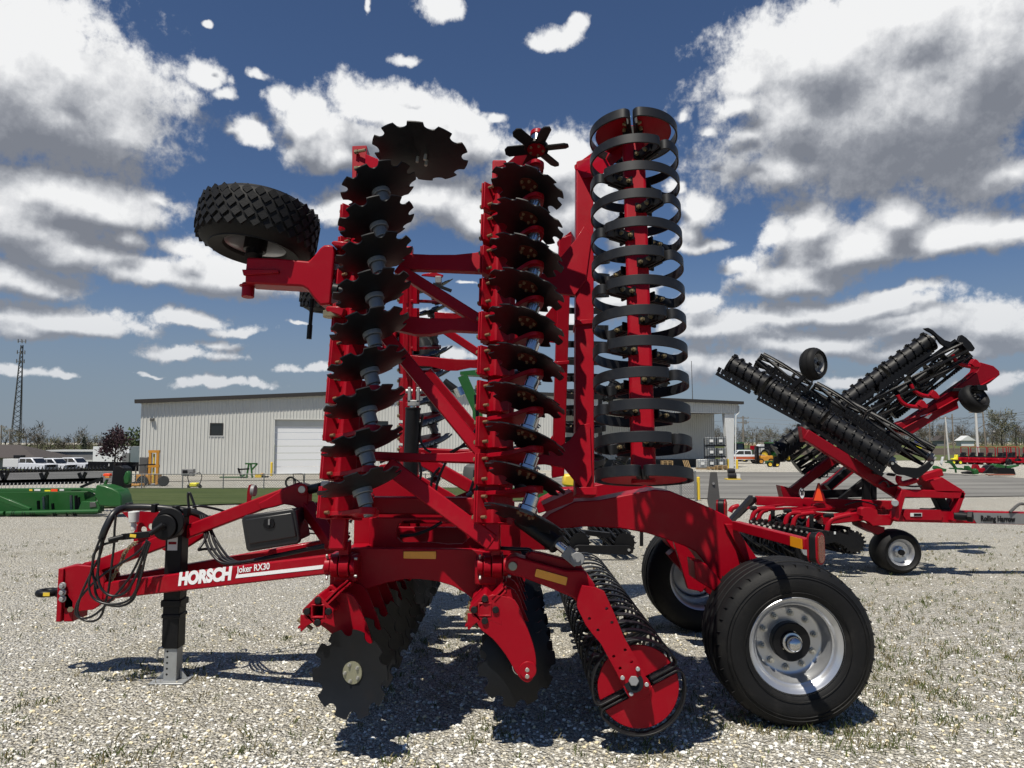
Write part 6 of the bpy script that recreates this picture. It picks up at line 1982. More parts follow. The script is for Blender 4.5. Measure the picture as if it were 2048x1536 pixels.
sub(MB().tube([hc_ + V((.32 * cos(t * .314), 0, .36 * sin(t * .314))) for t in range(20)], .04, 8, True).tube([hc_ + V((.26 * cos(t * .314), .05, .3 * sin(t * .314))) for t in range(20)], .03, 8, True), 'coiled_hose', HOSE, HC)
sub(MB().tube([at(590, 46, 0), at(588, 46, 1.0), at(606, 46, 1.0), at(609, 46, .85), at(609, 46, 0)], .03, 8), 'frame', BLACK, HC)
sub(MB().tube(smoothpts([at(586, 46, .8), at(600, 46, .5), at(612, 46, .2)], 4), .035, 8), 'hose_end', HOSE, HC)
GA_ = gear('gas_tank', 945, 48, 'rounded dark grey tank with blue cap seen between the two disc rows', 'tank')
sub(MB().lathe([(.001, 0), (.55, 0), (.6, .1), (.6, 1.0), (.55, 1.25), (.35, 1.4), (.001, 1.45)], at(948, 40, .1), (0, 0, 1), 28), 'vessel', GREYP, GA_)
sub(MB().cyl(at(948, 40, 1.5), at(948, 40, 1.66), .12, 14), 'cap', BLUEC, GA_)
# green planter with folded wheel, behind the machine
PL = gear('planter', 905, 19, 'green planter frame with a raised cream wheel behind the tall red harrow', 'planter')
pw = spoke_wheel('wheel', P(858, 718, 14.0), (-.75, -.6, .1), .42, .40, CREAM, PL, .66)
sub(MB().prism([P(x, y, 15.0) for x, y in [(920, 743), (948, 740), (975, 742), (975, 752), (920, 749)]], (0, .4, 0)), 'toolbar', GREEN, PL)
sub(MB().beam(P(925, 752, 15), P(955, 820, 15), .18, .2), 'arm', GREEN, PL)
sub(MB().beam(P(955, 820, 15), P(962, 950, 15), .2, .2), 'arm', GREEN, PL)
sub(MB().cyl(P(888, 763, 14.8), P(918, 785, 14.8), .08, 14), 'cylinder', BLACK, PL)
sub(MB().cyl(P(915, 776, 14.7), P(922, 792, 14.7), .10, 14), 'joint', CHROME, PL)
sub(MB().prism([P(x, y, 15.2) for x, y in [(1128, 950), (1150, 948), (1150, 975), (1126, 972)]], (0, .5, 0)), 'tank', YELLOW, PL, .04)
sub(MB().prism([P(x, y, 15.0) for x, y in [(1104, 978), (1152, 974), (1152, 984), (1100, 990)]], (0, .4, 0)), 'frame_bar', GREEN, PL)
sub(MB().beam(P(640, 1000, 17), P(660, 1000, 17), .08, .1), 'frame_bar', GREEN, PL)
sub(MB().beam(P(960, 985, 15.5), P(1150, 985, 15.5), .2, .2), 'toolbar', GREEN, PL)
# leg from the arm to the ground
sub(MB().beam(P(962, 940, 15.3), V((P(962, 940, 15.3).x, 15.3, 0)), .16, .16, up=(0, 1, 0)), 'stand', BLACK, PL)
# black rollers seen through the ring roller
HB_ = gear('row_cleaner_rack', 1215, 30, 'dark implement rack with spiked black rollers seen through the ring roller', 'implement')
for a, b in (((1200, 960), (1200, 790)), ((1312, 810), (1322, 760)), ((1205, 800), (1250, 790)), ((1190, 900), (1260, 905))):
    sub(MB().beam(P(*a, 22), P(*b, 22), .12, .12, up=(0, 1, 0)), 'rack_bar', BLACK, HB_)
for px, py in ((1222, 782), (1318, 778), (1195, 930), (1240, 925)):
    o = drum('spiked_roller', P(px - 12, py + 20, 22), P(px + 12, py - 20, 22), .2, 4, (.5,))
    reparent(o, HB_)
sub(MB().beam(P(1180, 985, 22), P(1255, 985, 22), .3, .2), 'base_beam', GREEN, HB_)
sub(MB().box(V((P(1200, 900, 22).x, 22, .25)), (.3, .3, .7)), 'stand', BLACK, HB_)

# ------------------------------------------------------------------ goods under the porch
def tote(px, Y, z, label, m=IBC, group='caged grey liquid totes stacked under the porch'):
    p = at(px, Y, z)
    t = thing('liquid_tote', p, label, 'tote', group)
    sub(MB().box(p + V((0, 0, .62)), (1.02, 1.0, .92)), 'bottle', m, t, .08)
    mb = MB()
    for i in range(5):
        x = -.55 + 1.1 * i / 4
        mb.beam(p + V((x, -.55, .14)), p + V((x, -.55, 1.12)), .035, .035, up=(0, 1, 0))
    for i in range(5):
        z_ = .14 + .98 * i / 4
        mb.beam(p + V((-.55, -.55, z_)), p + V((.55, -.55, z_)), .035, .035)
        mb.beam(p + V((.55, -.55, z_)), p + V((.55, .55, z_)), .035, .035)
    sub(mb, 'cage', BLACK if m is IBC else GALV, t, smooth=0)
    sub(MB().box(p + V((0, 0, .07)), (1.1, 1.1, .13)), 'pallet', BLACK if m is IBC else WOODP, t)
    sub(MB().box(p + V((-.05, -.575, .65)), (.4, .01, .3)), 'label_plate', WHITEP, t)
for r_, nm in ((0, 'bottom'), (1, 'middle'), (2, 'top')):
    tote(1421, 81.5, 1.24 * r_, f'caged grey tote, {nm} of the left stack under the porch')
    tote(1439.5, 81.8, 1.24 * r_, f'caged grey tote, {nm} of the right stack next to the porch column')
tote(1402.5, 80.5, 0, 'white liquid tote standing alone left of the caged grey stacks', WHITEP, None)
def pallet(px, Y, z, label, stacked=1):
    p = at(px, Y, z)
    t = thing('pallet', p, label, 'pallet', 'wooden pallets by the porch')
    for k in range(stacked):
        for i in range(5):
            sub(MB().box(p + V((0, -.45 + .225 * i, .13 + .16 * k)), (1.2, .12, .025)), 'board', WOODP, t)
        for i in range(3):
            sub(MB().box(p + V((-.52 + .52 * i, 0, .06 + .16 * k)), (.1, 1.0, .1)), 'bearer', WOODP, t)
pallet(1425, 79.0, 0, 'flat wooden pallet on the ground before the left tote stack', 2)
pallet(1441, 78.6, 0, 'flat wooden pallet on the ground before the right tote stack', 3)
pallet(1333, 80, 0, 'wooden pallets piled behind the ring roller', 6)
pp = thing('pallet', at(1376, 80), 'wooden pallet leaning on edge in the porch', 'pallet', 'wooden pallets by the porch')
for i in range(4):
    a = at(1371 + i * 3.2, 80)
    sub(MB().beam(a, a + V((-.25, .3, 1.0)), .1, .04), 'board', WOODP, pp)
rk = thing('rack', at(1411, 82.5), 'tall black steel rack beside the caged totes', 'rack')
for px in (1408.5, 1413.5):
    sub(MB().beam(at(px, 82.5), at(px, 82.5, 3.4), .07, .07, up=(0, 1, 0)), 'upright', BLACK, rk)
for z in (.3, 1.2, 2.1, 3.0):
    sub(MB().beam(at(1408.5, 82.5, z), at(1413.5, 82.5, z + .2), .05, .05), 'rung', BLACK, rk)
rl = thing('wrapped_roll', at(1461, 58), 'shiny black wrapped roll on a yellow pallet in front of the porch column', 'roll')
p = at(1461, 58)
sub(MB().box(p + V((.1, 0, .06)), (1.1, .8, .1)), 'pallet', YELLOW, rl)
sub(MB().cyl(p + V((-.3, -.2, .34)), p + V((.3, -.2, .34)), .24, 20).cyl(p + V((-.3, -.1, .72)), p + V((.25, -.1, .72)), .2, 20), 'roll', PLASTIC, rl, .03)
sub(MB().box(p + V((.5, 0, .3)), (.3, .4, .35)), 'carton', WHITEP, rl)

# ------------------------------------------------------------------ vehicles
def rotz(a): return M4.Rotation(R(a), 4, 'Z')
def wheel_parts(root, M, spots, r_, w_, rim, rr=.55):
    for x, y in spots:
        Mw = M @ M4.Translation((x, y, r_))
        o = MB().lathe([(r_ * .62, -w_ / 2), (r_ * .9, -w_ / 2 - .01), (r_, -w_ * .3), (r_, w_ * .3), (r_ * .9, w_ / 2 + .01), (r_ * .62, w_ / 2)], (0, 0, 0), (0, 1, 0), 28).build('wheel', RUBBER, root, Mw)
        for s in (-1, 1):
            MB().lathe([(r_ * .63, s * w_ * .5), (r_ * .5, s * w_ * .35), (r_ * .2, s * w_ * .38), (.001, s * w_ * .42)], (0, 0, 0), (0, 1, 0), 20).build('rim', rim, o, Mw)
def pickup(px, Y, yaw, label, body=CARWHITE, lower=None, box=False, group=None, scale=1.0, z=0):
    p = at(px, Y, z)
    root = thing('pickup_truck', p, label, 'pickup truck', group)
    M = M4.Translation(p) @ rotz(yaw) @ M4.Scale(scale, 4)
    L_, W_ = 5.8, 1.95
    def side(pts, y0, y1): return MB().prism([V((x, y0, z_)) for x, z_ in pts], (0, y1 - y0, 0))
    side([(-2.9, .55), (2.75, .5), (2.85, .75), (2.82, 1.1), (1.5, 1.22), (-2.9, 1.22)], -W_ / 2, W_ / 2).build('body', body, root, M, bevel=.05)
    if lower is not None:
        side([(-2.9, .62), (2.6, .62), (2.6, .98), (-2.9, .98)], -W_ / 2 - .006, W_ / 2 + .006).build('lower_panel', lower, root, M)
    side([(-1.15, 1.22), (1.35, 1.22), (.75, 1.82), (.55, 1.88), (-.95, 1.88), (-1.1, 1.75)], -W_ / 2 + .1, W_ / 2 - .1).build('cab', body if lower is None else CARWHITE, root, M, bevel=.05)
    for s in (-1, 1):
        y = s * (W_ / 2 - .1)
        for q in ([(-1.0, 1.3), (-.1, 1.3), (-.1, 1.76), (-.92, 1.76)], [(.0, 1.3), (1.15, 1.3), (.68, 1.76), (.0, 1.76)]):
            side(q, y, y + s * .012).build('window', GLASS, root, M)
    MB().prism([V((1.36, -.78, 1.27)), V((1.36, .78, 1.27)), V((.8, .72, 1.79)), V((.8, -.72, 1.79))], (.02, 0, .012)).build('windscreen', GLASS, root, M)
    MB().box((2.83, 0, .9), (.06, 1.2, .32)).build('grille', BLACK, root, M)
    for s in (-1, 1):
        MB().box((2.83, s * .78, .95), (.07, .3, .22)).build('headlight', GALV, root, M, bevel=.02)
    MB().box((2.85, 0, .58), (.14, 1.9, .2)).build('bumper', GALV, root, M, bevel=.03)
    if box:
        MB().box((-2.2, 0, 1.25), (2.3, 2.0, 1.0)).build('service_box', WHITEP, root, M, bevel=.03)
        MB().box((-2.0, 0, 1.95), (1.1, .7, .45)).build('compressor', BLACK, root, M, bevel=.04)
    wheel_parts(root, M, [(1.85, -.85), (1.85, .85), (-1.75, -.85), (-1.75, .85)], .4, .26, GREYM)
    return root
TG = 'white pickup trucks parked on the dark asphalt'
pickup(67, 108, -14, 'white pickup with service box, leftmost of the parked white trucks', box=True, group=TG, scale=1.22)
pickup(108, 113, -14, 'white pickup parked between the service truck and the one nearest the black fence', group=TG, scale=1.22)
pickup(149, 118, -14, 'white pickup parked nearest the black fence', group=TG, scale=1.22)
pickup(1484, 102, 176, 'old orange and white pickup facing left beyond the porch column', CARWHITE, CARORANGE, scale=1.0)

FL = gear('forklift', 1522, 100, 'yellow forklift with black mast behind the old orange pickup', 'forklift')
pf = at(1525, 100)
sub(MB().box(pf + V((.35, 0, .75)), (1.7, 1.1, .8)), 'body', MUSTARD, FL, .1)
for dx in (-.95, -.75):
    sub(MB().box(pf + V((dx, 0, 1.3)), (.1, .9, 2.3)), 'mast', BLACK, FL)
sub(MB().box(pf + V((-1.15, 0, .3)), (.5, .7, .08)), 'forks', BLACK, FL)
for dx in (-.5, .75):
    sub(MB().box(pf + V((dx, -.5, 1.7)), (.07, .07, 1.1)), 'guard_post', BLACK, FL)
sub(MB().box(pf + V((.1, 0, 2.25)), (1.4, 1.0, .08)), 'roof_guard', BLACK, FL)
wheel_parts(FL, M4.Translation(pf), [(-.45, -.5), (.9, -.5)], .38, .25, MUSTARD)
def tractor(px, Y, label, yaw=0, sc=1.0):
    p = at(px, Y)
    t = thing('tractor', p, label, 'tractor', 'green tractors parked beyond the porch')
    M = M4.Translation(p) @ rotz(yaw) @ M4.Scale(sc, 4)
    MB().box((1.2, 0, 1.45), (2.2, .85, .8)).build('bonnet', GREEN, t, M, bevel=.1)
    MB().box((-.6, 0, 1.2), (1.6, 1.1, .7)).build('body', GREEN, t, M, bevel=.06)
    c = MB().prism([V((-1.3, -.75, 1.6)), V((.3, -.75, 1.6)), V((.2, -.75, 2.75)), V((-1.2, -.75, 2.75))], (0, 1.5, 0)).build('cab', GLASS, t, M, bevel=.05)
    MB().box((-.5, 0, 2.85), (1.8, 1.6, .18)).build('cab_roof', GREEN, c, M, bevel=.06)
    for x in (-1.25, .27):
        for y in (-.75, .75):
            MB().box((x, y, 2.15), (.09, .09, 1.2)).build('cab_post', BLACK, c, M)
    MB().cyl((1.5, .3, 1.8), (1.5, .3, 2.8), .06, 10).build('exhaust', BLACK, t, M)
    wheel_parts(t, M, [(-.9, -.95), (-.9, .95)], .95, .5, YELLOW)
    wheel_parts(t, M, [(1.9, -.85), (1.9, .85)], .62, .4, YELLOW)
tractor(1478, 112, 'green tractor with cab behind the orange pickup', -60)
tractor(1549, 112, 'green tractor with cab half hidden behind the black roller of the rolling harrow', -60)
sm_ = gear('small_tractor', 1541, 88, 'small machine with yellow wheel under the end of the folded far roller', 'garden tractor')
ps = at(1541, 88)
sub(MB().box(ps + V((-.1, 0, .55)), (1.1, .7, .4)), 'body', GREEN, sm_, .06)
wheel_parts(sm_, M4.Translation(ps), [(-.3, -.4), (.55, -.35)], .34, .3, YELLOW)
ut = gear('utility_vehicle', 1655, 62, 'dark grey utility vehicle seen beneath the crossed lift arms', 'utility vehicle')
pu_ = at(1655, 62)
sub(MB().box(pu_ + V((0, 0, .65)), (1.9, 1.2, .5)), 'body', GREYP, ut, .1)
sub(MB().box(pu_ + V((.1, 0, 1.15)), (.9, 1.1, .4)), 'seat', BLACK, ut, .08)
sub(MB().tube([pu_ + V((-.5, -.6, .9)), pu_ + V((-.35, -.6, 1.75)), pu_ + V((.5, -.6, 1.75)), pu_ + V((.65, -.6, .9))], .04, 8), 'roll_bar', GREYM, ut)
wheel_parts(ut, M4.Translation(pu_), [(-.65, -.6), (.65, -.6)], .33, .26, GREYM)
# row of red mowers with roll bars
def mower(px, Y, label, yaw):
    p = at(px, Y)
    t = thing('ride_on_mower', p, label, 'mower', 'red ride-on mowers with roll bars')
    M = M4.Translation(p) @ rotz(yaw) @ M4.Scale(1.18, 4)
    MB().box((.1, 0, .55), (1.5, .9, .45)).build('body', RED, t, M, bevel=.1)
    MB().box((1.05, 0, .3), (.9, 1.2, .2)).build('deck', RED, t, M, bevel=.06)
    MB().box((-.65, 0, .75), (.5, .7, .35)).build('engine', BLACK, t, M, bevel=.05)
    MB().prism([V((-.15, -.3, .75)), V((.4, -.3, .75)), V((.4, -.3, .86)), V((.0, -.3, .9)), V((-.15, -.3, 1.35)), V((-.28, -.3, 1.35))], (0, .6, 0)).build('seat', BLACK, t, M, bevel=.03)
    MB().tube(smoothpts([V((-.4, -.5, .7)), V((-.4, -.5, 1.75)), V((-.4, -.42, 1.95)), V((-.4, .42, 1.95)), V((-.4, .5, 1.75)), V((-.4, .5, .7))], 4), .045, 8).build('roll_bar', RED, t, M)
    for s in (-1, 1):
        MB().tube([V((.5, s * .2, .75)), V((.55, s * .25, 1.15)), V((.35, s * .3, 1.25))], .025, 6).build('control_lever', BLACK, t, M)
    wheel_parts(t, M, [(-.55, -.55), (-.55, .55)], .36, .34, BLACK)
    wheel_parts(t, M, [(1.3, -.4), (1.3, .4)], .17, .14, BLACK)
ML = ['first red mower at the left end of the row, next to the yellow seat', 'second red mower from the left end of the row', 'red mower standing under the pale street light pole', 'red mower just right of the street light pole, below the thin leaning pole',
      'red mower in the middle gap of the row, fifth from the yellow seat', 'red mower close behind the fifth one in the row', 'red mower beside the green loader arms, third from the right', 'red mower above the upright black bucket, second from the right', 'red mower cut by the right edge of the picture']
for (px, Y), lb in zip(((1921, 100), (1940, 99), (1957, 98), (1974, 97), (1996, 96), (2006, 101), (2015, 97), (2022, 101), (2045, 97)), ML):
    mower(px + 2, Y, lb, 200 + random.uniform(-12, 12))
ym = gear('ride_on_mower', 1906, 98, 'mower with bright yellow seat at the left end of the red row', 'mower')
py_ = at(1906, 98)
sub(MB().prism([py_ + V(v) for v in ((-.3, -.3, .6), (.4, -.3, .6), (.42, -.3, 1.3), (.25, -.3, 1.3), (.15, -.3, .85), (-.3, -.3, .8))], (0, .6, 0)), 'seat', LEMON, ym, .04)
sub(MB().box(py_ + V((0, 0, .4)), (1.4, .9, .3)), 'body', BLACK, ym, .06)
wheel_parts(ym, M4.Translation(py_), [(-.4, -.5), (.5, -.5)], .3, .25, LEMON)
# implements on the gravel at the right
def imp(name, px, Y, label, parts, cat='attachment'):
    t = thing(name, at(px, Y), label, cat)
    for nm, m, poly, th in parts:
        b = [P(1820 + x / 8.98, 860 + y / 8.98, Y) for x, y in poly]
        sub(MB().prism(b, (0, th, 0)), nm, m, t, .03)
imp('bucket', 1983, 66, 'black loader bucket standing upright beside the red tiller', [('shell', BLACK, [(1330, 770), (1440, 640), (1500, 630), (1530, 700), (1510, 778)], 1.0), ('lip', BLACK, [(1325, 772), (1520, 772), (1520, 782), (1325, 782)], 1.2)], 'bucket')
imp('bucket', 2012, 64, 'wide black bucket tipped forward below the green loader arms', [('shell', BLACK, [(1555, 690), (1580, 672), (1870, 690), (1905, 800), (1885, 808), (1600, 790)], .7), ('handle', BLACK, [(1715, 690), (1735, 580), (1745, 580), (1732, 690)], .1)], 'bucket')
imp('front_loader', 2003, 68, 'green loader arms lying behind the wide black bucket', [('arm', GREEN, [(1520, 640), (1560, 610), (1640, 625), (1800, 650), (1960, 625), (1960, 650), (1800, 690), (1560, 690)], .8), ('bracket', GREEN, [(1540, 690), (1570, 680), (1575, 730), (1545, 735)], .3)])
imp('pallet_forks', 2000, 62, 'rusty orange fork rails lying in front of the black buckets', [('rail', mat('rust_orange', (.28, .09, .05), .7), [(1400, 795), (1880, 795), (1890, 815), (1420, 815)], .4), ('foot', GREYM, [(1440, 815), (1500, 815), (1500, 824), (1440, 824)], .3)])
imp('tiller', 1961, 65, 'dark red rotary tiller standing left of the upright black bucket', [('hood', RED, [(1190, 700), (1215, 620), (1245, 640), (1260, 690), (1340, 680), (1360, 720), (1300, 770), (1230, 750)], .8), ('mast', RED2, [(1180, 640), (1200, 615), (1210, 700), (1180, 700)], .2)], 'tiller')
imp('tiller', 1950, 64, 'small green tiller standing left of the dark red one', [('hood', GREEN, [(1040, 650), (1060, 640), (1130, 710), (1125, 740), (1040, 720)], .6), ('gear_case', GREEN, [(1150, 730), (1190, 690), (1230, 720), (1240, 790), (1150, 800)], .4), ('rotor', BLACK, [(980, 760), (1100, 740), (1140, 800), (1000, 790)], .6)], 'tiller')
imp('rotary_cutter', 1898, 66, 'green rear blade attachment with long beam lying beside the drive', [('beam', GREEN, [(740, 680), (940, 680), (1010, 710), (1000, 725), (850, 710), (740, 700)], .4), ('tower', GREEN, [(650, 570), (770, 570), (860, 690), (820, 690), (750, 600), (650, 590)], .3), ('foot', GREEN, [(820, 690), (840, 690), (845, 770), (825, 770)], .2)])
imp('rotary_cutter', 1878, 65, 'green mower attachment next to the end of the cage roller', [('deck', GREEN, [(460, 690), (480, 640), (600, 690), (660, 700), (650, 750), (540, 750)], .6), ('pole', WHITEP, [(560, 600), (585, 480), (615, 480), (580, 640)], .2)])
# signs
def sign(px, Y, zs, size, face, label, post=BLACK, words=None, wc=WHITE, hw=None):
    p = at(px, Y)
    t = thing('sign', p, label, 'sign')
    sub(MB().beam(p, p + V((0, 0, zs)), .15, .15, up=(0, 1, 0)), 'post', post, t)
    sub(MB().box(p + V((0, -.15, zs + size[1] / 2)), (size[0], .2, size[1])), 'board', face, t, .03)
    if words:
        c = p + V((0, -.27, zs + size[1] * .3))
        fit_text('lettering', words, c - V((hw, 0, 0)), c + V((hw, 0, 0)), size[1] * .45, wc, t, 0, .02, up=V((0, 0, 1)))
sign(1506, 170, 1.2, (1.5, .95), RED, 'red sign board on a post between the tractors')
sg = thing('sign', at(1834, 160), 'yellow and blue roadside sign behind the far cage roller', 'sign')
p = at(1834, 160)
sub(MB().box(p + V((0, 0, 1.5)), (.5, .4, 3.0)), 'post', GREYP, sg)
sub(MB().box(p + V((0, -.3, 2.0)), (1.6, .3, .8)), 'board', LEMON, sg)
sub(MB().box(p + V((0, -.3, 3.1)), (1.4, .3, .6)), 'board', mat('blue_board', (.02, .03, .12)), sg)
sub(MB().box(p + V((0, -.3, .9)), (1.1, .3, .6)), 'board', LEMON, sg)
sd_ = thing('shed', at(1525, 200), 'small pale shed with white roof between the tractors', 'shed')
p = at(1525, 200)
sub(MB().box(p + V((0, 0, .9)), (2.6, 2.6, 1.8)), 'wall', SIDING, sd_)
sub(MB().prism([p + V((-1.5, -1.5, 1.8)), p + V((1.5, -1.5, 1.8)), p + V((1.2, -1.5, 2.4)), p + V((-.9, -1.5, 2.4))], (0, 3, 0)), 'roof', WHITEP, sd_)

# ------------------------------------------------------------------ left background: buildings, fence, tower
hs = thing('house', at(20, 128), 'low house with wide brown hipped roof behind the white trucks', 'house')
p = at(20, 128)
sub(MB().box(p + V((-4.5, 2, 1.1)), (14, 8, 2.2)), 'wall', CONCRETE, hs)
rr = [p + V(v) for v in ((-14, -3, 2.1), (6.6, -3, 2.1), (6.6, 8, 2.1), (-14, 8, 2.1), (-9, 2.5, 4.3), (.2, 2.5, 4.3))]
sub(MB().add(rr, [(0, 1, 5, 4), (1, 2, 5), (2, 3, 4, 5), (3, 0, 4), (3, 2, 1, 0)]), 'roof', ROOFM, hs, smooth=0)
lb_ = thing('low_building', at(158, 140), 'long low grey building with white parapet beyond the trucks', 'building')
p = at(158, 140)
sub(MB().box(p + V((0, 0, 1.6)), (8.8, 5, 2.9)), 'wall', GREYM, lb_)
sub(MB().box(p + V((0, -.1, 3.15)), (9.0, 5.3, .3)), 'parapet', WHITEP, lb_)
sub(MB().box(p + V((2.0, -2.6, .9)), (4.6, .3, 1.0)), 'wall', WHITEP, lb_)
wb_ = thing('white_building', at(238, 135), 'plain white building behind the dark leaved tree', 'building')
p = at(238, 135)
sub(MB().box(p + V((0, 0, 1.9)), (6.6, 5, 4.2)), 'wall', DOORW, wb_)
sub(MB().box(p + V((2.9, -2.7, 1.4)), (1.2, .5, 2.8)), 'annex', GREYM, wb_)
bf = thing('black_fence', at(225, 116), 'black board fence with small white notices beside the white trucks', 'fence')
for k in range(12):
    a = at(178 + k * 8.6, 116.5 - k * .4)
    sub(MB().box(a + V((.33, 0, .85)), (.66, .08, 1.7)), 'panel', BLACK, bf)
for px in (221, 227, 255):
    sub(MB().box(at(px, 114.6, 1.2), (.3, .03, .4)), 'notice', WHITEP, bf)
tw = thing('lattice_tower', at(28, 300), 'tall dark lattice radio mast with antennas at its top', 'radio tower')
tb_ = at(28, 300)
H_ = P(33, 674, 300).z - tb_.z
def leg(k, f):
    w_ = 2.6 * (1 - f) + .45 * f
    a = 2 * pi * k / 3 + .5
    return tb_ + V((w_ * cos(a) + 1.0 * f, w_ * sin(a), H_ * .93 * f))
for k in range(3):
    sub(MB().tube([leg(k, i / 16) for i in range(17)], .16, 6), 'leg', GREYP, tw)
mb = MB()
for i in range(22):
    f0, f1 = i / 22, (i + 1) / 22
    for k in range(3):
        mb.beam(leg(k, f0), leg((k + 1) % 3, f1), .10, .10).beam(leg((k + 1) % 3, f0), leg(k, f1), .10, .10)
sub(mb, 'lattice', GREYP, tw, smooth=0)
sub(MB().cyl(leg(0, 0) + V((-1.5, 1, 0)), leg(0, 1), .22, 8), 'cable_ladder', BLACK, tw)
for f in (.82, .90, 1.0):
    c = tb_ + V((1.0 * f, 0, H_ * .96 * f))
    mb = MB()
    for k in range(6):
        a = k * 1.047
        mb.beam(c, c + V((1.5 * cos(a), 1.5 * sin(a), 0)), .1, .1)
        mb.box(c + V((1.5 * cos(a), 1.5 * sin(a), .2)), (.22, .22, 1.5))
    sub(mb, 'antenna', GREYM, tw, smooth=0)
mt2 = thing('radio_mast', at(1388, 300), 'thin distant radio mast rising behind the porch roof', 'radio mast')
b_ = at(1388, 300)
sub(MB().cyl(b_, V((b_.x - .4, 300, P(1387, 722, 300).z)), .22, 6, .12), 'mast', GREYP, mt2)
mb = MB()
for i in range(8):
    mb.box(V((b_.x - .3, 300, P(1387, 740 + i * 14, 300).z)), (.6, .1, .08))
sub(mb, 'ladder', GREYP, mt2)

# ------------------------------------------------------------------ utility poles and wires
POLES = {}
def pole(key, px, top, Y, r_, m, label, cross=0, lean=0, lamp_=False):
    b = at(px, Y)
    t = thing('utility_pole', b, label, 'utility pole')
    tz = P(px, top, Y).z
    tp = V((P(px + lean, top, Y).x, Y, tz))
    sub(MB().cyl(b - V((0, 0, .3)), tp, r_, 10, r_ * .75), 'pole', m, t)
    for k in range(cross):
        c = tp - V((0, 0, .4 + .9 * k))
        sub(MB().beam(c - V((1.1, 0, 0)), c + V((1.1, 0, 0)), .12, .14), 'crossarm', POLE, t)
        for s in (-1, -.35, .35, 1):
            sub(MB().cyl(c + V((s, 0, .06)), c + V((s, 0, .26)), .06, 8), 'insulator', GREYM, t)
    if lamp_:
        sub(MB().tube(smoothpts([tp - V((0, 0, 3.2)), tp + V((1.4, 0, -2.4)), tp + V((2.6, 0, -2.6)), tp + V((2.8, 0, -3.4))], 4), .07, 8), 'lamp_arm', GREYP, t)
        sub(MB().lathe([(.001, .2), (.2, .15), (.35, -.1), (.3, -.15)], tp + V((2.8, 0, -3.5)), (0, 0, 1), 14), 'lamp_head', GREYP, t)
    POLES[key] = tp
    return t
pole('a', 3, 850, 150, .17, POLE, 'grey wooden pole at the left edge of the picture', 1)
pole('b', 20, 858, 155, .15, POLE, 'thin wooden pole standing before the lattice radio mast', 1)
pole('b2', 91, 897, 150, .10, POLE, 'short pole with lamp heads behind the white trucks', 0)
tpole = pole('c', 1486, 832, 140, .17, POLE, 'wooden pole with transformer right of the porch', 2)
sub(MB().cyl(POLES['c'] + V((.45, 0, -1.6)), POLES['c'] + V((.45, 0, -.8)), .22, 12), 'transformer', GREYM, tpole)
pole('d', 1859, 846, 135, .13, POLE, 'dark brown wooden pole by the yellow roadside sign', 0)
pole('e', 1887, 832, 128, .15, POLE, 'pale wooden pole, left one of the close pair', 1, 4)
pole('f', 1896.5, 834, 120, .15, POLEW, 'white pole, right one of the close pair', 0, -6)
pole('g', 1907, 828, 128, .14, POLE, 'wooden pole between the close pair and the street light', 0, -3)
pole('h', 1955, 820, 118, .24, POLEW, 'thick pale pole with a street light arm above the red mowers', 1, -4, True)
pole('i', 1972, 818, 125, .15, POLE, 'thin leaning pole right of the street light', 0, -7)
def wire(a, b, sag, r_=.022, n=14):
    pts = [a + (b - a) * (i / n) - V((0, 0, sag * 4 * (i / n) * (1 - i / n))) for i in range(n + 1)]
    return pts
SPANS = [
 ('between the transformer pole and the close pair of poles', ((1486, 835), (1888, 838), 140, 128), ((1486, 842), (1890, 850), 140, 128), ((1486, 856), (1895, 862), 140, 122), ((1486, 872), (1890, 880), 140, 128)),
 ('from the porch roof to the transformer pole', ((1380, 838), (1486, 834), 160, 140), ((1380, 876), (1486, 870), 160, 140)),
 ('from the close pair up past the far wheel', ((1890, 840), (2300, 775), 128, 90), ((1890, 836), (2300, 795), 128, 95), ((1888, 846), (2300, 815), 128, 95)),
 ('from the street light pole to the right', ((1953, 832), (2300, 838), 118, 110), ((1953, 822), (2300, 850), 118, 110), ((1953, 826), (2300, 858), 118, 110)),
 ('between the close pair and the street light pole', ((1890, 836), (1953, 824), 128, 118), ((1891, 842), (1953, 830), 128, 118), ((1893, 858), (1951, 842), 125, 118)),
 ('from the thin pole to the leaning pole', ((1905, 834), (1965, 824), 128, 125)),
 ('left of the dark brown pole', ((1860, 850), (1730, 820), 135, 150), ((1860, 856), (1700, 852), 135, 150)),
 ('from the dark brown pole to the close pair', ((1860, 850), (1890, 866), 135, 128)),
]
ORD = ['topmost', 'second', 'third', 'lowest']
for spn in SPANS:
    n = len(spn) - 1
    for i, ((ax, ay_), (bx, by_), Ya, Yb) in enumerate(spn[1:]):
        o = MB().tube(wire(P(ax, ay_, Ya), P(bx, by_, Yb), .7), .02, 5).build('power_line', GREYP)
        w_ = 'thin dark' if n == 1 else (ORD[i] if i < n - 1 else 'lowest')
        tag(o, f'{w_} power line {spn[0]}', 'power line', 'power lines between the poles')

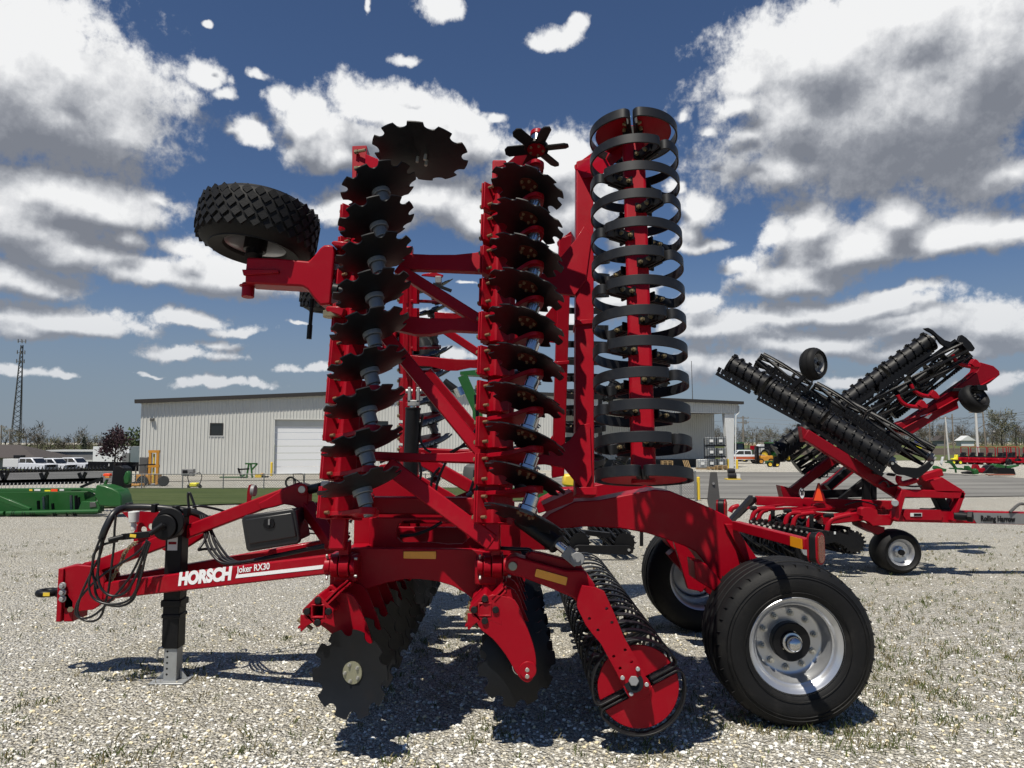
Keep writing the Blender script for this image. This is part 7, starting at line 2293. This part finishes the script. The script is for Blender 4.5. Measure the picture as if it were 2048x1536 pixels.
# ------------------------------------------------------------------ trees
def branchy(mb, p, d, L_, r_, lev, rng, spread=.75, twig=1):
    q = p + d * L_
    mid = (p + q) / 2 + V((rng.gauss(0, .06), rng.gauss(0, .06), rng.gauss(0, .03))) * L_
    mb.tube([p, mid, q], r_, 4 if lev < 2 else 3, rs=[r_, r_ * .8, r_ * .62])
    if lev >= 4:
        return
    n = rng.randint(2, 4) if lev else rng.randint(3, 5)
    for i in range(n):
        f = rng.uniform(.45, 1.0) if i else 1.0
        b = p + (q - p) * f
        nd = (d + V((rng.gauss(0, spread), rng.gauss(0, spread), rng.uniform(-.1, .5)))).normalized()
        branchy(mb, b, nd, L_ * rng.uniform(.55, .8), r_ * .55 * (1.15 - .3 * f), lev + 1, rng, spread, twig)
def crown_twigs(mb, c, rx, rz, n, size, rng, w=.03, up=.5):
    """Many fine twig or leaf slivers spread through a crown's volume, in clumps with gaps between."""
    cl = []
    for _ in range(max(6, n // 45)):
        v = V((rng.gauss(0, 1), rng.gauss(0, 1), rng.gauss(0, 1))).normalized() * rng.random() ** .45
        cl.append(c + V((v.x * rx, v.y * rx, v.z * rz)))
    for _ in range(n):
        k = rng.choice(cl)
        p = k + V((rng.gauss(0, rx * .17), rng.gauss(0, rx * .17), rng.gauss(0, rz * .17)))
        d = (p - c + V((0, 0, rz * up))).normalized() + V((rng.gauss(0, .5), rng.gauss(0, .5), rng.gauss(0, .5)))
        d = d.normalized() * size * rng.uniform(.5, 1.3)
        s = V((rng.gauss(0, 1), rng.gauss(0, 1), rng.gauss(0, 1))).cross(d).normalized() * w * rng.uniform(.6, 1.4)
        mb.add([p - s, p + s, p + d * .7 + s * .8, p + d, p + d * .7 - s * .8], [(0, 1, 2, 3, 4)])
def tree(px, Y, h, rw, label, leaf, n, size, w, seed, trunk=BARK, name='tree', cat='tree', lev0=1, crown_c=.62):
    rng = random.Random(seed)
    b = at(px, Y, -.2)
    t = thing(name, b, label, cat)
    mb = MB()
    mb.tube([b, b + V((0, 0, h * .3)), b + V((rng.gauss(0, .02) * h, 0, h * .72))], h * .02, 7, rs=[h * .026, h * .018, h * .006])
    for i in range(7):
        z = h * rng.uniform(.25, .6)
        a = rng.uniform(0, 2 * pi)
        branchy(mb, b + V((0, 0, z)), V((cos(a) * .7, sin(a) * .7, .8)).normalized(), h * .22, h * .009, 1, rng)
    sub(mb, 'trunk', trunk, t, smooth=60)
    cm = MB()
    crown_twigs(cm, b + V((0, 0, h * crown_c)), rw, h * (1 - crown_c), n, size, rng, w)
    sub(cm, 'crown', leaf, t, smooth=0)
    return t
tree(231, 110, 7.2, 2.1, 'small dark purple leaved tree in front of the white building', PLUM, 1500, .34, .11, 1)
tree(2004, 560, 29, 9.5, 'large budding tree rising above the treeline at the right', BUD, 1500, 1.6, .22, 2)
tree(268, 150, 7.6, 2.6, 'green leafy tree beside the left end of the workshop', SPRING, 900, .5, .16, 3)
def fir(px, Y, h, label):
    b = at(px, Y, -.2)
    t = thing('fir_tree', b, label, 'fir tree')
    rng = random.Random(9)
    sub(MB().cyl(b, b + V((0, 0, h)), h * .02, 7, .02), 'trunk', BARK, t)
    mb = MB()
    for _ in range(1100):
        f = rng.random() ** .7
        a = rng.uniform(0, 2 * pi)
        r_ = (1 - f) * h * .24 * rng.uniform(.5, 1.1)
        p = b + V((r_ * cos(a), r_ * sin(a), h * (.06 + .93 * f)))
        d = V((cos(a), sin(a), -.45)) * h * .05
        s = V((-sin(a), cos(a), .2)) * h * .014
        mb.add([p - s, p + s, p + d], [(0, 1, 2)])
    sub(mb, 'crown', FIR, t, smooth=0)
fir(168, 170, 6.3, 'dark conical fir behind the white trucks')
LT = [(10, 180, 10, 'bare tree at the left edge behind the brown roofed house'), (52, 190, 11.5, 'wide bare tree just right of the lattice radio mast'), (75, 195, 11, 'tall bare tree above the brown roofed house'), (100, 200, 8.5, 'slender bare tree above the first white truck'), (127, 200, 7.5, 'low bushy bare tree above the middle white trucks'), (150, 205, 10, 'bare tree left of the dark fir'), (178, 205, 8.5, 'bare tree right of the dark fir'), (196, 210, 7.5, 'bare tree left of the purple leaved tree')]
for i, (px, Y, h, lb) in enumerate(LT):
    tree(px, Y, h * .86, h * .33, lb, TWIG if i % 3 else BUD, 420, h * .10, .05, 20 + i)
RT = [(1867, 540, 24, 'bare tree behind the dark brown pole'), (1845, 560, 20, 'bare tree beside the yellow roadside sign'), (1925, 560, 22, 'bare tree left of the street light pole'), (1985, 540, 19, 'bare tree left of the large budding tree'), (2032, 560, 23, 'bare tree at the right edge of the picture')]
for i, (px, Y, h, lb) in enumerate(RT):
    tree(px, Y, h * .86, h * .33, lb, TWIG, 420, h * .09, .11, 40 + i)
def woods(name, label, spots, seed, leaf, hsize):
    rng = random.Random(seed)
    mb = MB()
    for px, Y in spots:
        h = hsize * rng.uniform(.7, 1.15)
        b = at(px, Y, -.3)
        mb.m = 0
        mb.tube([b, b + V((rng.gauss(0, .2), 0, h * .75))], h * .013, 4, rs=[h * .016, h * .005])
        for _ in range(5):
            a = rng.uniform(0, 2 * pi)
            p = b + V((0, 0, h * rng.uniform(.25, .6)))
            mb.tube([p, p + V((cos(a) * h * .2, sin(a) * h * .2, h * .25))], h * .007, 3, rs=[h * .007, h * .002])
        mb.m = rng.choice((1, 1, 1, 2))
        crown_twigs(mb, b + V((0, 0, h * .58)), h * .30, h * .42, 130, h * .10, rng, h * .006)
        mb.m = rng.choice((1, 3))
        crown_twigs(mb, b + V((0, 0, h * .18)), h * .34, h * .2, 60, h * .09, rng, h * .008)
    kind(mb.build(name, [BARK, TWIG, BUD, SPRING], smooth=0), 'stuff', label)
rng = random.Random(77)
woods('far_woods', 'far bare woods along the horizon behind the fields', [(px + rng.uniform(-5, 5), 620 + rng.uniform(-40, 60)) for px in range(1350, 2120, 5) for _ in range(2)], 5, TWIG, 15.5)
woods('far_woods', 'scrubby bare woods behind the car park and buildings', [(px + rng.uniform(-3, 3), 220 + rng.uniform(-15, 25)) for px in range(-60, 290, 4)], 6, TWIG, 5.6)
for px, w_, lb in ((1930, 9, 'far white farmhouse before the woods, under the pale poles'), (1879, 7, 'far grey roofed house left of the close pair of poles')):
    p = at(px, 520)
    fh = thing('farmhouse', p, lb, 'house')
    sub(MB().box(p + V((0, 0, 2)), (w_, 6, 4)), 'wall', WHITEP if px == 1930 else GREYM, fh)
    sub(MB().prism([p + V((-w_ * .6, -4, 4)), p + V((w_ * .6, -4, 4)), p + V((0, -4, 7.5))], (0, 8, 0)), 'roof', ROOFM if px != 1930 else WHITEP, fh)
